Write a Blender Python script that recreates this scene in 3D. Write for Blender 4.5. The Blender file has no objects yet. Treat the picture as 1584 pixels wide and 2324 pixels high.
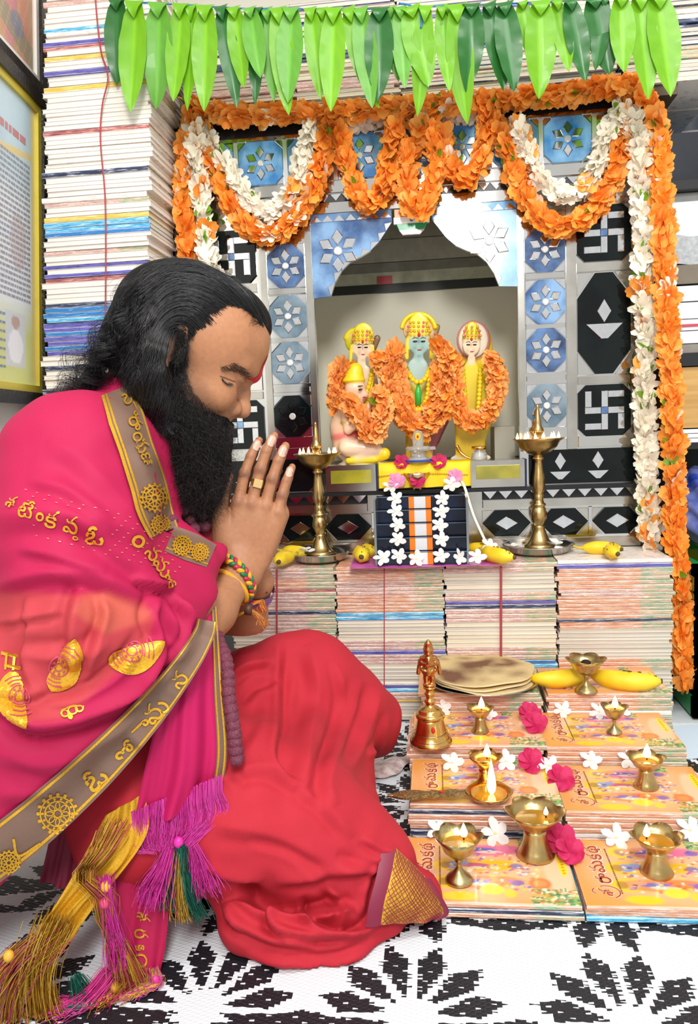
import bpy, bmesh, math, random
import numpy as np
from math import sin, cos, pi, radians, sqrt, atan2
from mathutils import Vector, Matrix
from mathutils.bvhtree import BVHTree
SC = bpy.context.scene
COL = SC.collection
random.seed(7); RNG = np.random.default_rng(7)

# ---------------------------------------------------------------- camera, world, lights, exposure
F, W, H = 1750.0, 1584.0, 2324.0
YAW, PIT, ROL = radians(6.4), radians(6.3), radians(2.3)
CAM = np.array([0, -1.89, .675])
FW = np.array([-sin(YAW)*cos(PIT), cos(YAW)*cos(PIT), -sin(PIT)])
_r0 = np.array([cos(YAW), sin(YAW), 0.]); _u0 = np.cross(_r0, FW)
RT = cos(ROL)*_r0 - sin(ROL)*_u0; UP = cos(ROL)*_u0 + sin(ROL)*_r0
cd = bpy.data.cameras.new('camera'); co = bpy.data.objects.new('camera', cd); COL.objects.link(co)
co.matrix_world = Matrix(((RT[0], UP[0], -FW[0], CAM[0]), (RT[1], UP[1], -FW[1], CAM[1]), (RT[2], UP[2], -FW[2], CAM[2]), (0, 0, 0, 1)))
cd.sensor_fit = 'HORIZONTAL'; cd.sensor_width = 36.0; cd.lens = F/W*36.0; cd.clip_start = .02
SC.camera = co

world = bpy.data.worlds.new('room_light'); SC.world = world; world.use_nodes = True
world.node_tree.nodes['Background'].inputs[0].default_value = (1.0, .985, .965, 1)
world.node_tree.nodes['Background'].inputs[1].default_value = .62

def area(name, loc, target, sx, sy, power, col=(1, 1, 1)):
    l = bpy.data.lights.new(name, 'AREA'); l.shape = 'RECTANGLE'; l.size = sx; l.size_y = sy; l.energy = power; l.color = col
    o = bpy.data.objects.new(name, l); COL.objects.link(o); o.location = loc
    o.rotation_euler = (Vector(target)-Vector(loc)).to_track_quat('-Z', 'Y').to_euler()
    return o
area('ceiling_tube_light', (.45, -1.75, 2.45), (-.05, -.35, .45), 1.3, .5, 24, (1, .985, .96))
area('wall_tube_light', (.12, -2.7, 1.80), (-.05, -.3, .65), .36, .6, 34, (1, .98, .95))
SC.view_settings.view_transform = 'Standard'; SC.view_settings.look = 'None'
SC.view_settings.exposure = .35; SC.view_settings.gamma = 1.0; SC.view_settings.use_curve_mapping = False
try: SC.cycles.use_denoising = True
except Exception: pass

# ---------------------------------------------------------------- from the photograph's measurements to points in the room
def ray(px, py): return FW + RT*(px-W/2)/F + UP*(H/2-py)/F
def U(px, py, Y):
    d = ray(px, py); return CAM + d*(Y-CAM[1])/d[1]
def Uz(px, py, z):
    d = ray(px, py); return CAM + d*(z-CAM[2])/d[2]
def Ux(px, py, x):
    d = ray(px, py); return CAM + d*(x-CAM[0])/d[0]
def P(p):
    v = np.asarray(p, float)-CAM; z = v@FW
    return np.stack([W/2+F*(v@RT)/z, H/2-F*(v@UP)/z], -1)
_d = ray(450, 1000); NV = np.array([_d[0], _d[1], 0.]); NV /= np.linalg.norm(NV)
M0 = CAM + NV*1.15; FV = np.array([NV[1], -NV[0], 0.])       # the way the man faces
def M(px, py, d):
    r = ray(px, py); t = ((M0+NV*d-CAM)@NV)/(r@NV); return CAM + r*t

# ---------------------------------------------------------------- materials
def lin(c):
    if isinstance(c, str): c = [int(c[i:i+2], 16)/255 for i in (0, 2, 4)]
    return tuple((x/12.92 if x <= .04045 else ((x+.055)/1.055)**2.4) for x in c)
MATS = {}
def mat(name, c=None, rough=.5, metal=0, noise=0, nscale=40, c2=None, bump=0, bscale=200, coat=0, emit=0, trans=0, ior=1.45, attr=None, sss=0, sheen=0, spec=None, alpha=1, stretch=None, transl=0):
    if name in MATS: return MATS[name]
    m = bpy.data.materials.new(name); m.use_nodes = True; nt = m.node_tree; N = nt.nodes; L = nt.links
    b = N['Principled BSDF']; MATS[name] = m
    col = lin(c) if c is not None else (.8, .8, .8)
    b.inputs['Base Color'].default_value = (*col, 1); b.inputs['Roughness'].default_value = rough; b.inputs['Metallic'].default_value = metal
    tc = N.new('ShaderNodeTexCoord'); vec = tc.outputs['Object']
    if stretch:
        mp = N.new('ShaderNodeMapping'); mp.inputs['Scale'].default_value = stretch; L.new(vec, mp.inputs[0]); vec = mp.outputs[0]
    src = None
    if attr:
        a = N.new('ShaderNodeAttribute'); a.attribute_name = attr; src = a.outputs['Color']
    if noise > 0 or c2 is not None:
        t = N.new('ShaderNodeTexNoise'); t.inputs['Scale'].default_value = nscale; t.inputs['Detail'].default_value = 4; L.new(vec, t.inputs['Vector'])
        mr = N.new('ShaderNodeMapRange'); mr.inputs[1].default_value = .35; mr.inputs[2].default_value = .65; L.new(t.outputs[0], mr.inputs[0])
        mx = N.new('ShaderNodeMix'); mx.data_type = 'RGBA'; L.new(mr.outputs[0], mx.inputs[0])
        if c2 is not None:
            mx.inputs[7].default_value = (*lin(c2), 1)
            if src: L.new(src, mx.inputs[6])
            else: mx.inputs[6].default_value = (*col, 1)
        else:
            hs = N.new('ShaderNodeHueSaturation'); hs.inputs['Value'].default_value = 1-noise
            if src: L.new(src, mx.inputs[6]); L.new(src, hs.inputs['Color'])
            else: mx.inputs[6].default_value = (*col, 1); hs.inputs['Color'].default_value = (*col, 1)
            L.new(hs.outputs[0], mx.inputs[7])
        src = mx.outputs[2]
    if src: L.new(src, b.inputs['Base Color'])
    if bump > 0:
        t2 = N.new('ShaderNodeTexNoise'); t2.inputs['Scale'].default_value = bscale; L.new(vec, t2.inputs['Vector'])
        bp = N.new('ShaderNodeBump'); bp.inputs['Strength'].default_value = bump; bp.inputs['Distance'].default_value = .002
        L.new(t2.outputs[0], bp.inputs['Height']); L.new(bp.outputs[0], b.inputs['Normal'])
    b.inputs['Coat Weight'].default_value = coat; b.inputs['Transmission Weight'].default_value = trans; b.inputs['IOR'].default_value = ior
    if sss: b.inputs['Subsurface Weight'].default_value = sss; b.inputs['Subsurface Radius'].default_value = (.012, .005, .003); b.inputs['Subsurface Scale'].default_value = 1
    if sheen: b.inputs['Sheen Weight'].default_value = sheen; b.inputs['Sheen Roughness'].default_value = .5
    if spec is not None: b.inputs['Specular IOR Level'].default_value = spec
    if emit: b.inputs['Emission Color'].default_value = (*col, 1); b.inputs['Emission Strength'].default_value = emit
    if alpha < 1: b.inputs['Alpha'].default_value = alpha
    if transl:
        tr = N.new('ShaderNodeBsdfTranslucent'); ms = N.new('ShaderNodeMixShader'); ms.inputs[0].default_value = transl
        tr.inputs[0].default_value = (*col, 1)
        if src: L.new(src, tr.inputs[0])
        L.new(b.outputs[0], ms.inputs[1]); L.new(tr.outputs[0], ms.inputs[2]); L.new(ms.outputs[0], N['Material Output'].inputs[0])
    return m

# ---------------------------------------------------------------- mesh building
ORG = {}
class MB:
    def __init__(s): s.v = []; s.f = []; s.m = []; s.c = []; s.n = 0
    def add(s, v, f, mi=0, col=None):
        v = np.asarray(v, float).reshape(-1, 3); o = s.n; s.v.append(v); s.n += len(v)
        if isinstance(f, np.ndarray): f = (f+o).tolist()
        else: f = [[i+o for i in q] for q in f]
        s.f += f; s.m += [mi]*len(f)
        if col is None: col = (1, 1, 1)
        col = np.asarray(col, float)
        if col.ndim == 1: col = np.tile(col, (len(v), 1))
        s.c.append(col); return s
    def box(s, c, d, rz=0, mi=0, col=None, R=None):
        x, y, z = d[0]/2, d[1]/2, d[2]/2
        v = np.array([(a*x, b*y, e*z) for e in (-1, 1) for b in (-1, 1) for a in (-1, 1)])
        if R is not None: v = v@np.asarray(R).T
        elif rz: v = v@np.array([[cos(rz), -sin(rz), 0], [sin(rz), cos(rz), 0], [0, 0, 1]]).T
        return s.add(v+np.asarray(c), [(0, 2, 3, 1), (4, 5, 7, 6), (0, 1, 5, 4), (2, 6, 7, 3), (0, 4, 6, 2), (1, 3, 7, 5)], mi, col)
    def bbox_(s, x0, x1, y0, y1, z0, z1, mi=0, col=None): return s.box(((x0+x1)/2, (y0+y1)/2, (z0+z1)/2), (abs(x1-x0), abs(y1-y0), abs(z1-z0)), mi=mi, col=col)
    def slab(s, poly, y0, y1, mi=0, col=None, bev=0):
        """polygon given in X,Z; extruded from y1 (back) to y0 (front, smaller y)"""
        p = np.asarray(poly, float); n = len(p); a = np.sum(p[:, 0]*np.roll(p[:, 1], -1)-np.roll(p[:, 0], -1)*p[:, 1])
        if a < 0: p = p[::-1]
        b = np.c_[p[:, 0], np.full(n, y1), p[:, 1]]
        if bev > 0:
            c = p.mean(0); q = c+(p-c)*(1-bev/np.maximum(np.linalg.norm(p-c, axis=1, keepdims=True), 1e-6))
            m_ = np.c_[p[:, 0], np.full(n, y0+bev*.7), p[:, 1]]; fr = np.c_[q[:, 0], np.full(n, y0), q[:, 1]]
            v = np.r_[fr, m_, b]; k = 3
        else:
            fr = np.c_[p[:, 0], np.full(n, y0), p[:, 1]]; v = np.r_[fr, b]; k = 2
        f = [list(range(n))]
        for r in range(k-1):
            for i in range(n):
                j = (i+1) % n; f.append([r*n+i, (r+1)*n+i, (r+1)*n+j, r*n+j])
        f.append([(k-1)*n+i for i in range(n)][::-1])
        return s.add(v, f, mi, col)
    def lathe(s, prof, n=24, c=(0, 0, 0), mi=0, col=None, scal=None, R=None):
        """prof: (radius, z) list; scal(theta, k) optional radial factor; open ends are capped when r is 0"""
        pr = np.asarray(prof, float); th = np.arange(n)*2*pi/n; vs = []
        for k, (r, z) in enumerate(pr):
            rr = np.full(n, max(r, 1e-5))*(1 if scal is None else scal(th, k)[0]); zz = np.full(n, z)+(0 if scal is None else scal(th, k)[1])
            vs.append(np.c_[rr*np.cos(th), rr*np.sin(th), zz])
        v = np.concatenate(vs)
        if R is not None: v = v@np.asarray(R).T
        f = []
        for k in range(len(pr)-1):
            for i in range(n):
                j = (i+1) % n; f.append([k*n+i, k*n+j, (k+1)*n+j, (k+1)*n+i])
        return s.add(v+np.asarray(c), f, mi, col)
    def tube(s, path, r, n=8, mi=0, col=None, cap=True, flat=None):
        p = np.asarray(path, float); m = len(p); r = np.broadcast_to(np.asarray(r, float), (m,))
        t = np.gradient(p, axis=0); t /= np.maximum(np.linalg.norm(t, axis=1, keepdims=True), 1e-9)
        ref = np.array([0, 0, 1.]) if abs(t[0][2]) < .9 else np.array([0, 1., 0]); a = []
        prev = np.cross(t[0], ref); prev /= np.linalg.norm(prev)
        for i in range(m):
            q = prev-t[i]*(prev@t[i]); q /= max(np.linalg.norm(q), 1e-9); a.append(q); prev = q
        a = np.array(a); b = np.cross(t, a); th = np.arange(n)*2*pi/n
        fl = 1 if flat is None else flat
        v = (p[:, None]+r[:, None, None]*(a[:, None]*np.cos(th)[None, :, None]+fl*b[:, None]*np.sin(th)[None, :, None])).reshape(-1, 3)
        f = []
        for k in range(m-1):
            for i in range(n):
                j = (i+1) % n; f.append([k*n+i, k*n+j, (k+1)*n+j, (k+1)*n+i])
        if cap: f.append(list(range(n))[::-1]); f.append([(m-1)*n+i for i in range(n)])
        return s.add(v, f, mi, col)
    def grid(s, g, mi=0, col=None, closed=False):
        g = np.asarray(g, float); a, b = g.shape[:2]; i = np.arange(a*b).reshape(a, b)
        if closed: i = np.c_[i, i[:, :1]]
        f = np.stack([i[:-1, :-1], i[:-1, 1:], i[1:, 1:], i[1:, :-1]], -1).reshape(-1, 4)
        c = None if col is None else (np.asarray(col, float).reshape(-1, 3) if np.asarray(col).ndim > 1 else col)
        return s.add(g.reshape(-1, 3), f, mi, c)
    def ell(s, c, r, R=None, nu=12, nv=8, mi=0, col=None):
        th = np.linspace(0, pi, nv+1)
        return s.lathe([(sin(t), -cos(t)) for t in th], nu, (0, 0, 0), mi, col) and s._last(c, r, R)
    def _last(s, c, r, R):
        v = s.v[-1]*np.asarray(r, float)
        if R is not None: v = v@np.asarray(R).T
        s.v[-1] = v+np.asarray(c); return s
    def mesh(s, name, mats, org=(0, 0, 0), smooth=False, vcol=False):
        v = np.concatenate(s.v)-np.asarray(org); me = bpy.data.meshes.new(name); me.from_pydata(v.tolist(), [], s.f)
        for m_ in (mats if isinstance(mats, (list, tuple)) else [mats]): me.materials.append(m_)
        if any(s.m): me.polygons.foreach_set('material_index', np.array(s.m, dtype=np.int32))
        if smooth: me.polygons.foreach_set('use_smooth', np.ones(len(me.polygons), dtype=bool))
        if vcol:
            a = me.color_attributes.new('Col', 'FLOAT_COLOR', 'POINT'); c = np.concatenate(s.c); a.data.foreach_set('color', np.c_[c, np.ones(len(c))].astype(np.float32).ravel())
        me.update(); return me
    def build(s, name, mats, parent=None, smooth=False, vcol=False, loc=None):
        if parent is not None: org = ORG[parent.name]
        else: org = np.zeros(3) if loc is None else np.asarray(loc, float)
        me = s.mesh(name, mats, org, smooth, vcol); return link(name, me, parent, org)
def link(name, me, parent=None, org=(0, 0, 0)):
    o = bpy.data.objects.new(name, me); COL.objects.link(o)
    if parent is not None: o.parent = parent
    else: o.location = org
    ORG[o.name] = np.asarray(org, float); return o
def tag(o, label, cat, group=None, kind=None):
    o['label'] = label; o['category'] = cat
    if group: o['group'] = group
    if kind: o['kind'] = kind
    return o
def thing(name, label, cat, loc=(0, 0, 0), group=None):
    o = bpy.data.objects.new(name, None); COL.objects.link(o); o.location = loc; o.empty_display_size = .02
    ORG[o.name] = np.asarray(loc, float); return tag(o, label, cat, group)
def struct(o): o['kind'] = 'structure'; return o
def dup(root, loc=None, rz=None, label=None, group=None, scale=None):
    r = root.copy(); COL.objects.link(r); ORG[r.name] = np.array(r.location)
    if loc is not None: r.location = loc; ORG[r.name] = np.asarray(loc, float)
    if rz is not None: r.rotation_euler = (0, 0, rz)
    if scale: r.scale = (scale,)*3
    if label: r['label'] = label
    if group: r['group'] = group
    for ch in root.children:
        c = ch.copy(); COL.objects.link(c); c.parent = r
        for g in ch.children:
            d = g.copy(); COL.objects.link(d); d.parent = c
    return r
def place(o, x, y, z, rx=0, ry=0, rz=0, s=1):
    o.location = (x, y, z); o.rotation_euler = (rx, ry, rz); o.scale = (s, s, s); return o
def catmull(pts, n=12):
    p = np.asarray(pts, float); q = np.r_[[2*p[0]-p[1]], p, [2*p[-1]-p[-2]]]; out = []
    for i in range(1, len(q)-2):
        t = np.linspace(0, 1, n, endpoint=False)[:, None]
        out.append(.5*((2*q[i])+(-q[i-1]+q[i+1])*t+(2*q[i-1]-5*q[i]+4*q[i+1]-q[i+2])*t**2+(-q[i-1]+3*q[i]-3*q[i+1]+q[i+2])*t**3))
    return np.r_[np.concatenate(out), p[-1:]]
def resample(p, n):
    p = np.asarray(p, float); d = np.r_[0, np.cumsum(np.linalg.norm(np.diff(p, axis=0), axis=1))]; t = np.linspace(0, d[-1], n)
    return np.stack([np.interp(t, d, p[:, k]) for k in range(p.shape[1])], -1)
def plen(p): return float(np.sum(np.linalg.norm(np.diff(np.asarray(p), axis=0), axis=1)))
def rotm(ax, a):
    return np.array(Matrix.Rotation(a, 3, Vector(ax)))
# ---------------------------------------------------------------- rounded bodies: distance fields turned into one continuous surface
class SDF:
    def __init__(s, lo, hi, h):
        s.lo = np.asarray(lo, float); s.h = h; s.n = np.ceil((np.asarray(hi)-s.lo)/h).astype(int)+1
        s.D = np.full(tuple(s.n), 1.0, np.float32); s.pr = []
    def _sub(s, blo, bhi):
        a = np.clip(np.floor((blo-s.lo)/s.h).astype(int), 0, s.n-1); b = np.clip(np.ceil((bhi-s.lo)/s.h).astype(int)+1, 1, s.n)
        return a, b
    def _apply(s, fn, blo, bhi, k, op, col):
        a, b = s._sub(blo-k-.012, bhi+k+.012)
        if np.any(b <= a): return s
        ax = [s.lo[i]+np.arange(a[i], b[i])*s.h for i in range(3)]
        X = np.stack(np.meshgrid(*ax, indexing='ij'), -1); d = fn(X).astype(np.float32)
        sl = tuple(slice(a[i], b[i]) for i in range(3)); e = s.D[sl]
        if op == 'u':
            hh = np.clip(.5+.5*(e-d)/max(k, 1e-6), 0, 1); s.D[sl] = e*(1-hh)+d*hh-k*hh*(1-hh)
            if col is not None: s.pr.append((fn, np.asarray(lin(col) if isinstance(col, str) else col)))
        else:
            hh = np.clip(.5-.5*(e+d)/max(k, 1e-6), 0, 1); s.D[sl] = e*(1-hh)-d*hh+k*hh*(1-hh)
        return s
    def ell(s, c, r, k=.01, R=None, op='u', col=None):
        c = np.asarray(c, float); r = np.broadcast_to(np.asarray(r, float), (3,)); Rm = None if R is None else np.asarray(R)
        def fn(X):
            p = X-c
            if Rm is not None: p = p@Rm
            k0 = np.linalg.norm(p/r, axis=-1); k1 = np.linalg.norm(p/(r*r), axis=-1); return k0*(k0-1)/np.maximum(k1, 1e-9)
        m_ = r.max(); return s._apply(fn, c-m_, c+m_, k, op, col)
    def cone(s, a, b, ra, rb=None, k=.01, op='u', col=None):
        a = np.asarray(a, float); b = np.asarray(b, float); rb = ra if rb is None else rb; ab = b-a; l2 = max(ab@ab, 1e-12)
        def fn(X):
            t = np.clip(((X-a)@ab)/l2, 0, 1); q = X-a-t[..., None]*ab; return np.sqrt((q*q).sum(-1))-(ra+(rb-ra)*t)
        m_ = max(ra, rb); return s._apply(fn, np.minimum(a, b)-m_, np.maximum(a, b)+m_, k, op, col)
    def chain(s, pts, rad, k=.01, col=None, op='u'):
        for i in range(len(pts)-1): s.cone(pts[i], pts[i+1], rad[i], rad[i+1], k, op, col)
        return s
    def box(s, c, hf, rr=.005, k=.01, R=None, op='u', col=None):
        c = np.asarray(c, float); hf = np.asarray(hf, float); Rm = None if R is None else np.asarray(R)
        def fn(X):
            p = X-c
            if Rm is not None: p = p@Rm
            q = np.abs(p)-hf+rr; return np.linalg.norm(np.maximum(q, 0), axis=-1)+np.minimum(q.max(-1), 0)-rr
        m_ = np.linalg.norm(hf); return s._apply(fn, c-m_, c+m_, k, op, col)
    def plane(s, p, n, k=.005):
        """cut away everything on the side n points to"""
        p = np.asarray(p, float); n = np.asarray(n, float)/np.linalg.norm(n)
        ax = [s.lo[i]+np.arange(s.n[i])*s.h for i in range(3)]
        d = ((ax[0]-p[0])*n[0])[:, None, None]+((ax[1]-p[1])*n[1])[None, :, None]+((ax[2]-p[2])*n[2])[None, None, :]
        s.D = np.maximum(s.D, d.astype(np.float32)); return s
    def mesh(s):
        D = s.D.copy()
        for ax in range(3):
            D = np.moveaxis(D, ax, 0); D[0] = np.maximum(D[0], .001); D[-1] = np.maximum(D[-1], .001); D = np.moveaxis(D, 0, ax)
        S = D < 0; c = np.zeros(tuple(np.array(D.shape)-1), np.int8)
        off = [(i, j, k) for i in (0, 1) for j in (0, 1) for k in (0, 1)]; nx, ny, nz = D.shape
        for i, j, k in off: c += S[i:nx-1+i, j:ny-1+j, k:nz-1+k]
        I = np.argwhere((c > 0) & (c < 8)); V = np.stack([D[I[:, 0]+i, I[:, 1]+j, I[:, 2]+k] for i, j, k in off], 1)
        O = np.array(off, float); acc = np.zeros((len(I), 3)); cnt = np.zeros(len(I))
        for a in range(8):
            for b in range(a+1, 8):
                if np.abs(O[a]-O[b]).sum() != 1: continue
                m_ = (V[:, a] < 0) != (V[:, b] < 0); t = V[m_, a]/(V[m_, a]-V[m_, b]); acc[m_] += O[a]+t[:, None]*(O[b]-O[a]); cnt[m_] += 1
        v = s.lo+(I+acc/cnt[:, None])*s.h
        ix = np.full(c.shape, -1, np.int32); ix[I[:, 0], I[:, 1], I[:, 2]] = np.arange(len(I)); F_ = []
        for ax in range(3):
            A = np.moveaxis(S, ax, 0); X = np.moveaxis(ix, ax, 0); e = A[:-1] != A[1:]
            q = np.argwhere(e[:, 1:-1, 1:-1]); q[:, 1:] += 1; i, j, k = q.T
            f = np.stack([X[i, j-1, k-1], X[i, j, k-1], X[i, j, k], X[i, j-1, k]], 1); inside = A[i, j, k]
            if ax == 1: inside = ~inside
            f[~inside] = f[~inside][:, ::-1]; F_.append(f)
        f = np.concatenate(F_); f = f[(f >= 0).all(1)]
        return v, f
    def colors(s, v, sharp=.004):
        if not s.pr: return np.ones((len(v), 3))
        d = np.stack([fn(v) for fn, _ in s.pr], 1); w = np.exp(-(d-d.min(1, keepdims=True))/sharp); w /= w.sum(1, keepdims=True)
        return w@np.stack([c for _, c in s.pr])
def relax(v, f, n=2, lam=.5):
    f = np.asarray(f)
    for _ in range(n):
        acc = np.zeros_like(v); cnt = np.zeros(len(v))
        for a in range(4):
            b = (a+1) % 4; np.add.at(acc, f[:, a], v[f[:, b]]); np.add.at(cnt, f[:, a], 1); np.add.at(acc, f[:, b], v[f[:, a]]); np.add.at(cnt, f[:, b], 1)
        v = v+lam*(acc/np.maximum(cnt, 1)[:, None]-v)
    return v
def vnormals(v, f):
    f = np.asarray(f); n = np.cross(v[f[:, 2]]-v[f[:, 0]], v[f[:, 3]]-v[f[:, 1]]); out = np.zeros_like(v)
    for a in range(4): np.add.at(out, f[:, a], n)
    return out/np.maximum(np.linalg.norm(out, axis=1, keepdims=True), 1e-12)
def strands(b, paths, rad, col=None, n=3):
    """many thin hairs or threads at once: paths (k, m, 3), rad scalar or (k, m)"""
    p = np.asarray(paths, float); k, m = p.shape[:2]; rad = np.broadcast_to(np.asarray(rad, float), (k, m))
    t = np.gradient(p, axis=1); t /= np.maximum(np.linalg.norm(t, axis=2, keepdims=True), 1e-9)
    ref = np.array([.31, .45, .83]); a = np.cross(t, ref); a /= np.maximum(np.linalg.norm(a, axis=2, keepdims=True), 1e-9); bb = np.cross(t, a)
    th = np.arange(n)*2*pi/n
    v = p[:, :, None]+rad[:, :, None, None]*(a[:, :, None]*np.cos(th)[None, None, :, None]+bb[:, :, None]*np.sin(th)[None, None, :, None])
    idx = np.arange(k*m*n).reshape(k, m, n); j = np.roll(idx, -1, 2)
    f = np.stack([idx[:, :-1], j[:, :-1], j[:, 1:], idx[:, 1:]], -1).reshape(-1, 4)
    c = None
    if col is not None:
        c = np.asarray(col, float)
        if c.ndim == 2: c = np.repeat(c, m*n, 0)
        elif c.ndim == 3: c = np.repeat(c.reshape(-1, 3), n, 0)
    b.add(v.reshape(-1, 3), f, 0, c); return b
# ================================================================ the room
m_wall = mat('painted_plaster', 'd9d8d3', .8, noise=.06, nscale=6, bump=.15, bscale=60)
m_floor = mat('pale_floor_tile', 'dfe6ea', .35, noise=.05, nscale=5)
b = MB(); b.bbox_(-1.2, 1.9, -3.2, .65, -.05, -.006); struct(b.build('floor', m_floor))
b = MB(); b.bbox_(-1.05, -.945, -3.2, .65, -.006, 2.6); struct(b.build('wall_left', m_wall))
b = MB(); b.bbox_(-1.05, 1.9, .6, .65, -.006, 2.6); struct(b.build('wall_back', mat('cream_plaster', 'd3cfbf', .8, noise=.05, nscale=4)))

# ---- woven plastic floor mat: every float of the weave is a face, black or white
def mat_black(x, y):
    P_ = .25; u = (x-.207+P_/2) % P_-P_/2; v = (y+1.075+P_*.5) % P_-P_*.5
    r = np.hypot(u, v); th = np.arctan2(u, v); N_ = 12
    k = np.round(th/(2*pi)*N_-.5)+.5; dth = np.abs(th-k*2*pi/N_); side = r*np.sin(dth)
    rm = .132-.02*np.abs(np.sin(k*2*pi/N_)); rw = rm*.74
    half = np.where(r < rw, .0185*(r-.026)/(rw-.026), .0185*(rm-r)/(rm-rw))
    out = (side < half) & (r > .03)
    uu = (x-.082+P_/2) % P_-P_/2; va = (y+1.097+P_/2) % P_-P_/2; vb = (y+.903+P_/2) % P_-P_/2
    out |= np.abs(uu)/.1+np.abs(va)/.027 < 1
    out |= np.abs(uu)/.085+np.abs(vb)/.014 < 1
    return out
NX, NY = 300, 560
xs = np.linspace(-.93, .93, NX+1); ys = np.linspace(-1.35, -.19, NY+1)
yy, xx = np.meshgrid(ys, xs, indexing='ij')
zz = -.0008+.0006*np.sin(np.arange(NY+1)*pi)[:, None]+.0007*((np.add.outer(np.arange(NY+1), np.arange(NX+1)) % 3) == 0)
g = np.stack([xx, yy, zz], -1)
cx = (xs[:-1]+xs[1:])/2; cy = (ys[:-1]+ys[1:])/2
CY, CX = np.meshgrid(cy, cx, indexing='ij')
jit = RNG.normal(0, .0022, (NY, 1))
bl = mat_black(CX+jit, CY)
ii, jj = np.meshgrid(np.arange(NY), np.arange(NX), indexing='ij')
bl &= ~(((jj+ii//2) % 5 == 0) & (ii % 4 == 1))
b = MB(); b.grid(g); b.m = bl.astype(int).ravel().tolist()
m = b.build('floor_mat', [mat('mat_white_strip', 'd9dfe3', .35, noise=.03, nscale=60), mat('mat_black_strip', '1c1d22', .3)], smooth=False)
tag(m, 'white woven plastic mat with black sunburst pattern spread on the floor', 'mat')
# ================================================================ magazines
BL, BD = .243, .168
def cover_mat(name, stops, green=False):
    """printed cover: a few blotchy inks along the spine, white where the fold is worn"""
    m = bpy.data.materials.new(name); m.use_nodes = True; nt = m.node_tree; N = nt.nodes; L = nt.links; b = N['Principled BSDF']; b.inputs['Roughness'].default_value = .4
    tc = N.new('ShaderNodeTexCoord'); oi = N.new('ShaderNodeObjectInfo')
    mp = N.new('ShaderNodeMapping'); mp.inputs['Scale'].default_value = (30, 30, 420); L.new(tc.outputs['Object'], mp.inputs[0])
    ml = N.new('ShaderNodeMath'); ml.operation = 'MULTIPLY'; ml.inputs[1].default_value = 50; L.new(oi.outputs['Random'], ml.inputs[0])
    cb = N.new('ShaderNodeCombineXYZ'); L.new(ml.outputs[0], cb.inputs[0]); L.new(ml.outputs[0], cb.inputs[1]); L.new(cb.outputs[0], mp.inputs['Location'])
    nz = N.new('ShaderNodeTexNoise'); nz.inputs['Scale'].default_value = 1; nz.inputs['Detail'].default_value = 5; nz.inputs['Roughness'].default_value = .7; L.new(mp.outputs[0], nz.inputs['Vector'])
    cr = N.new('ShaderNodeValToRGB'); cr.color_ramp.interpolation = 'LINEAR'; L.new(nz.outputs[0], cr.inputs[0])
    el = cr.color_ramp.elements
    while len(el) < len(stops): el.new(.5)
    for e, (p, c) in zip(el, stops): e.position = p; e.color = (*lin(c), 1)
    src = cr.outputs[0]
    sep = N.new('ShaderNodeSeparateXYZ'); L.new(tc.outputs['Object'], sep.inputs[0])
    if green:
        c2 = N.new('ShaderNodeValToRGB'); L.new(nz.outputs[0], c2.inputs[0]); e2 = c2.color_ramp.elements
        for _ in range(3): e2.new(.5)
        for e, (p, c) in zip(e2, ((.3, 'd8e0cf'), (.42, '6c9a74'), (.5, 'b9b79a'), (.57, 'd79a7c'), (.66, 'f3e8dc'))): e.position = p; e.color = (*lin(c), 1)
        gt = N.new('ShaderNodeMapRange'); gt.inputs[1].default_value = .05; gt.inputs[2].default_value = .058; L.new(sep.outputs[0], gt.inputs[0])
        mx = N.new('ShaderNodeMix'); mx.data_type = 'RGBA'; L.new(gt.outputs[0], mx.inputs[0]); L.new(src, mx.inputs[6]); L.new(c2.outputs[0], mx.inputs[7]); src = mx.outputs[2]
    # wear along the two creases
    sg = N.new('ShaderNodeSeparateXYZ'); L.new(tc.outputs['Generated'], sg.inputs[0])
    w1 = N.new('ShaderNodeMath'); w1.operation = 'SUBTRACT'; w1.inputs[1].default_value = .5; L.new(sg.outputs[2], w1.inputs[0])
    w2 = N.new('ShaderNodeMath'); w2.operation = 'ABSOLUTE'; L.new(w1.outputs[0], w2.inputs[0])
    w3 = N.new('ShaderNodeMath'); w3.operation = 'MULTIPLY_ADD'; w3.inputs[1].default_value = .35; L.new(nz.outputs[0], w3.inputs[0]); L.new(w2.outputs[0], w3.inputs[2])
    w4 = N.new('ShaderNodeMapRange'); w4.inputs[1].default_value = .48; w4.inputs[2].default_value = .58; w4.inputs[4].default_value = .8; L.new(w3.outputs[0], w4.inputs[0])
    fy = N.new('ShaderNodeMapRange'); fy.inputs[1].default_value = -.0835; fy.inputs[2].default_value = -.082; fy.inputs[3].default_value = 1; fy.inputs[4].default_value = 0; L.new(sep.outputs[1], fy.inputs[0])
    w5 = N.new('ShaderNodeMath'); w5.operation = 'MULTIPLY'; L.new(w4.outputs[0], w5.inputs[0]); L.new(fy.outputs[0], w5.inputs[1])
    mw = N.new('ShaderNodeMix'); mw.data_type = 'RGBA'; L.new(w5.outputs[0], mw.inputs[0]); L.new(src, mw.inputs[6]); mw.inputs[7].default_value = (*lin('f2ece6'), 1)
    L.new(mw.outputs[2], b.inputs['Base Color']); MATS[name] = m; return m
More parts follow.
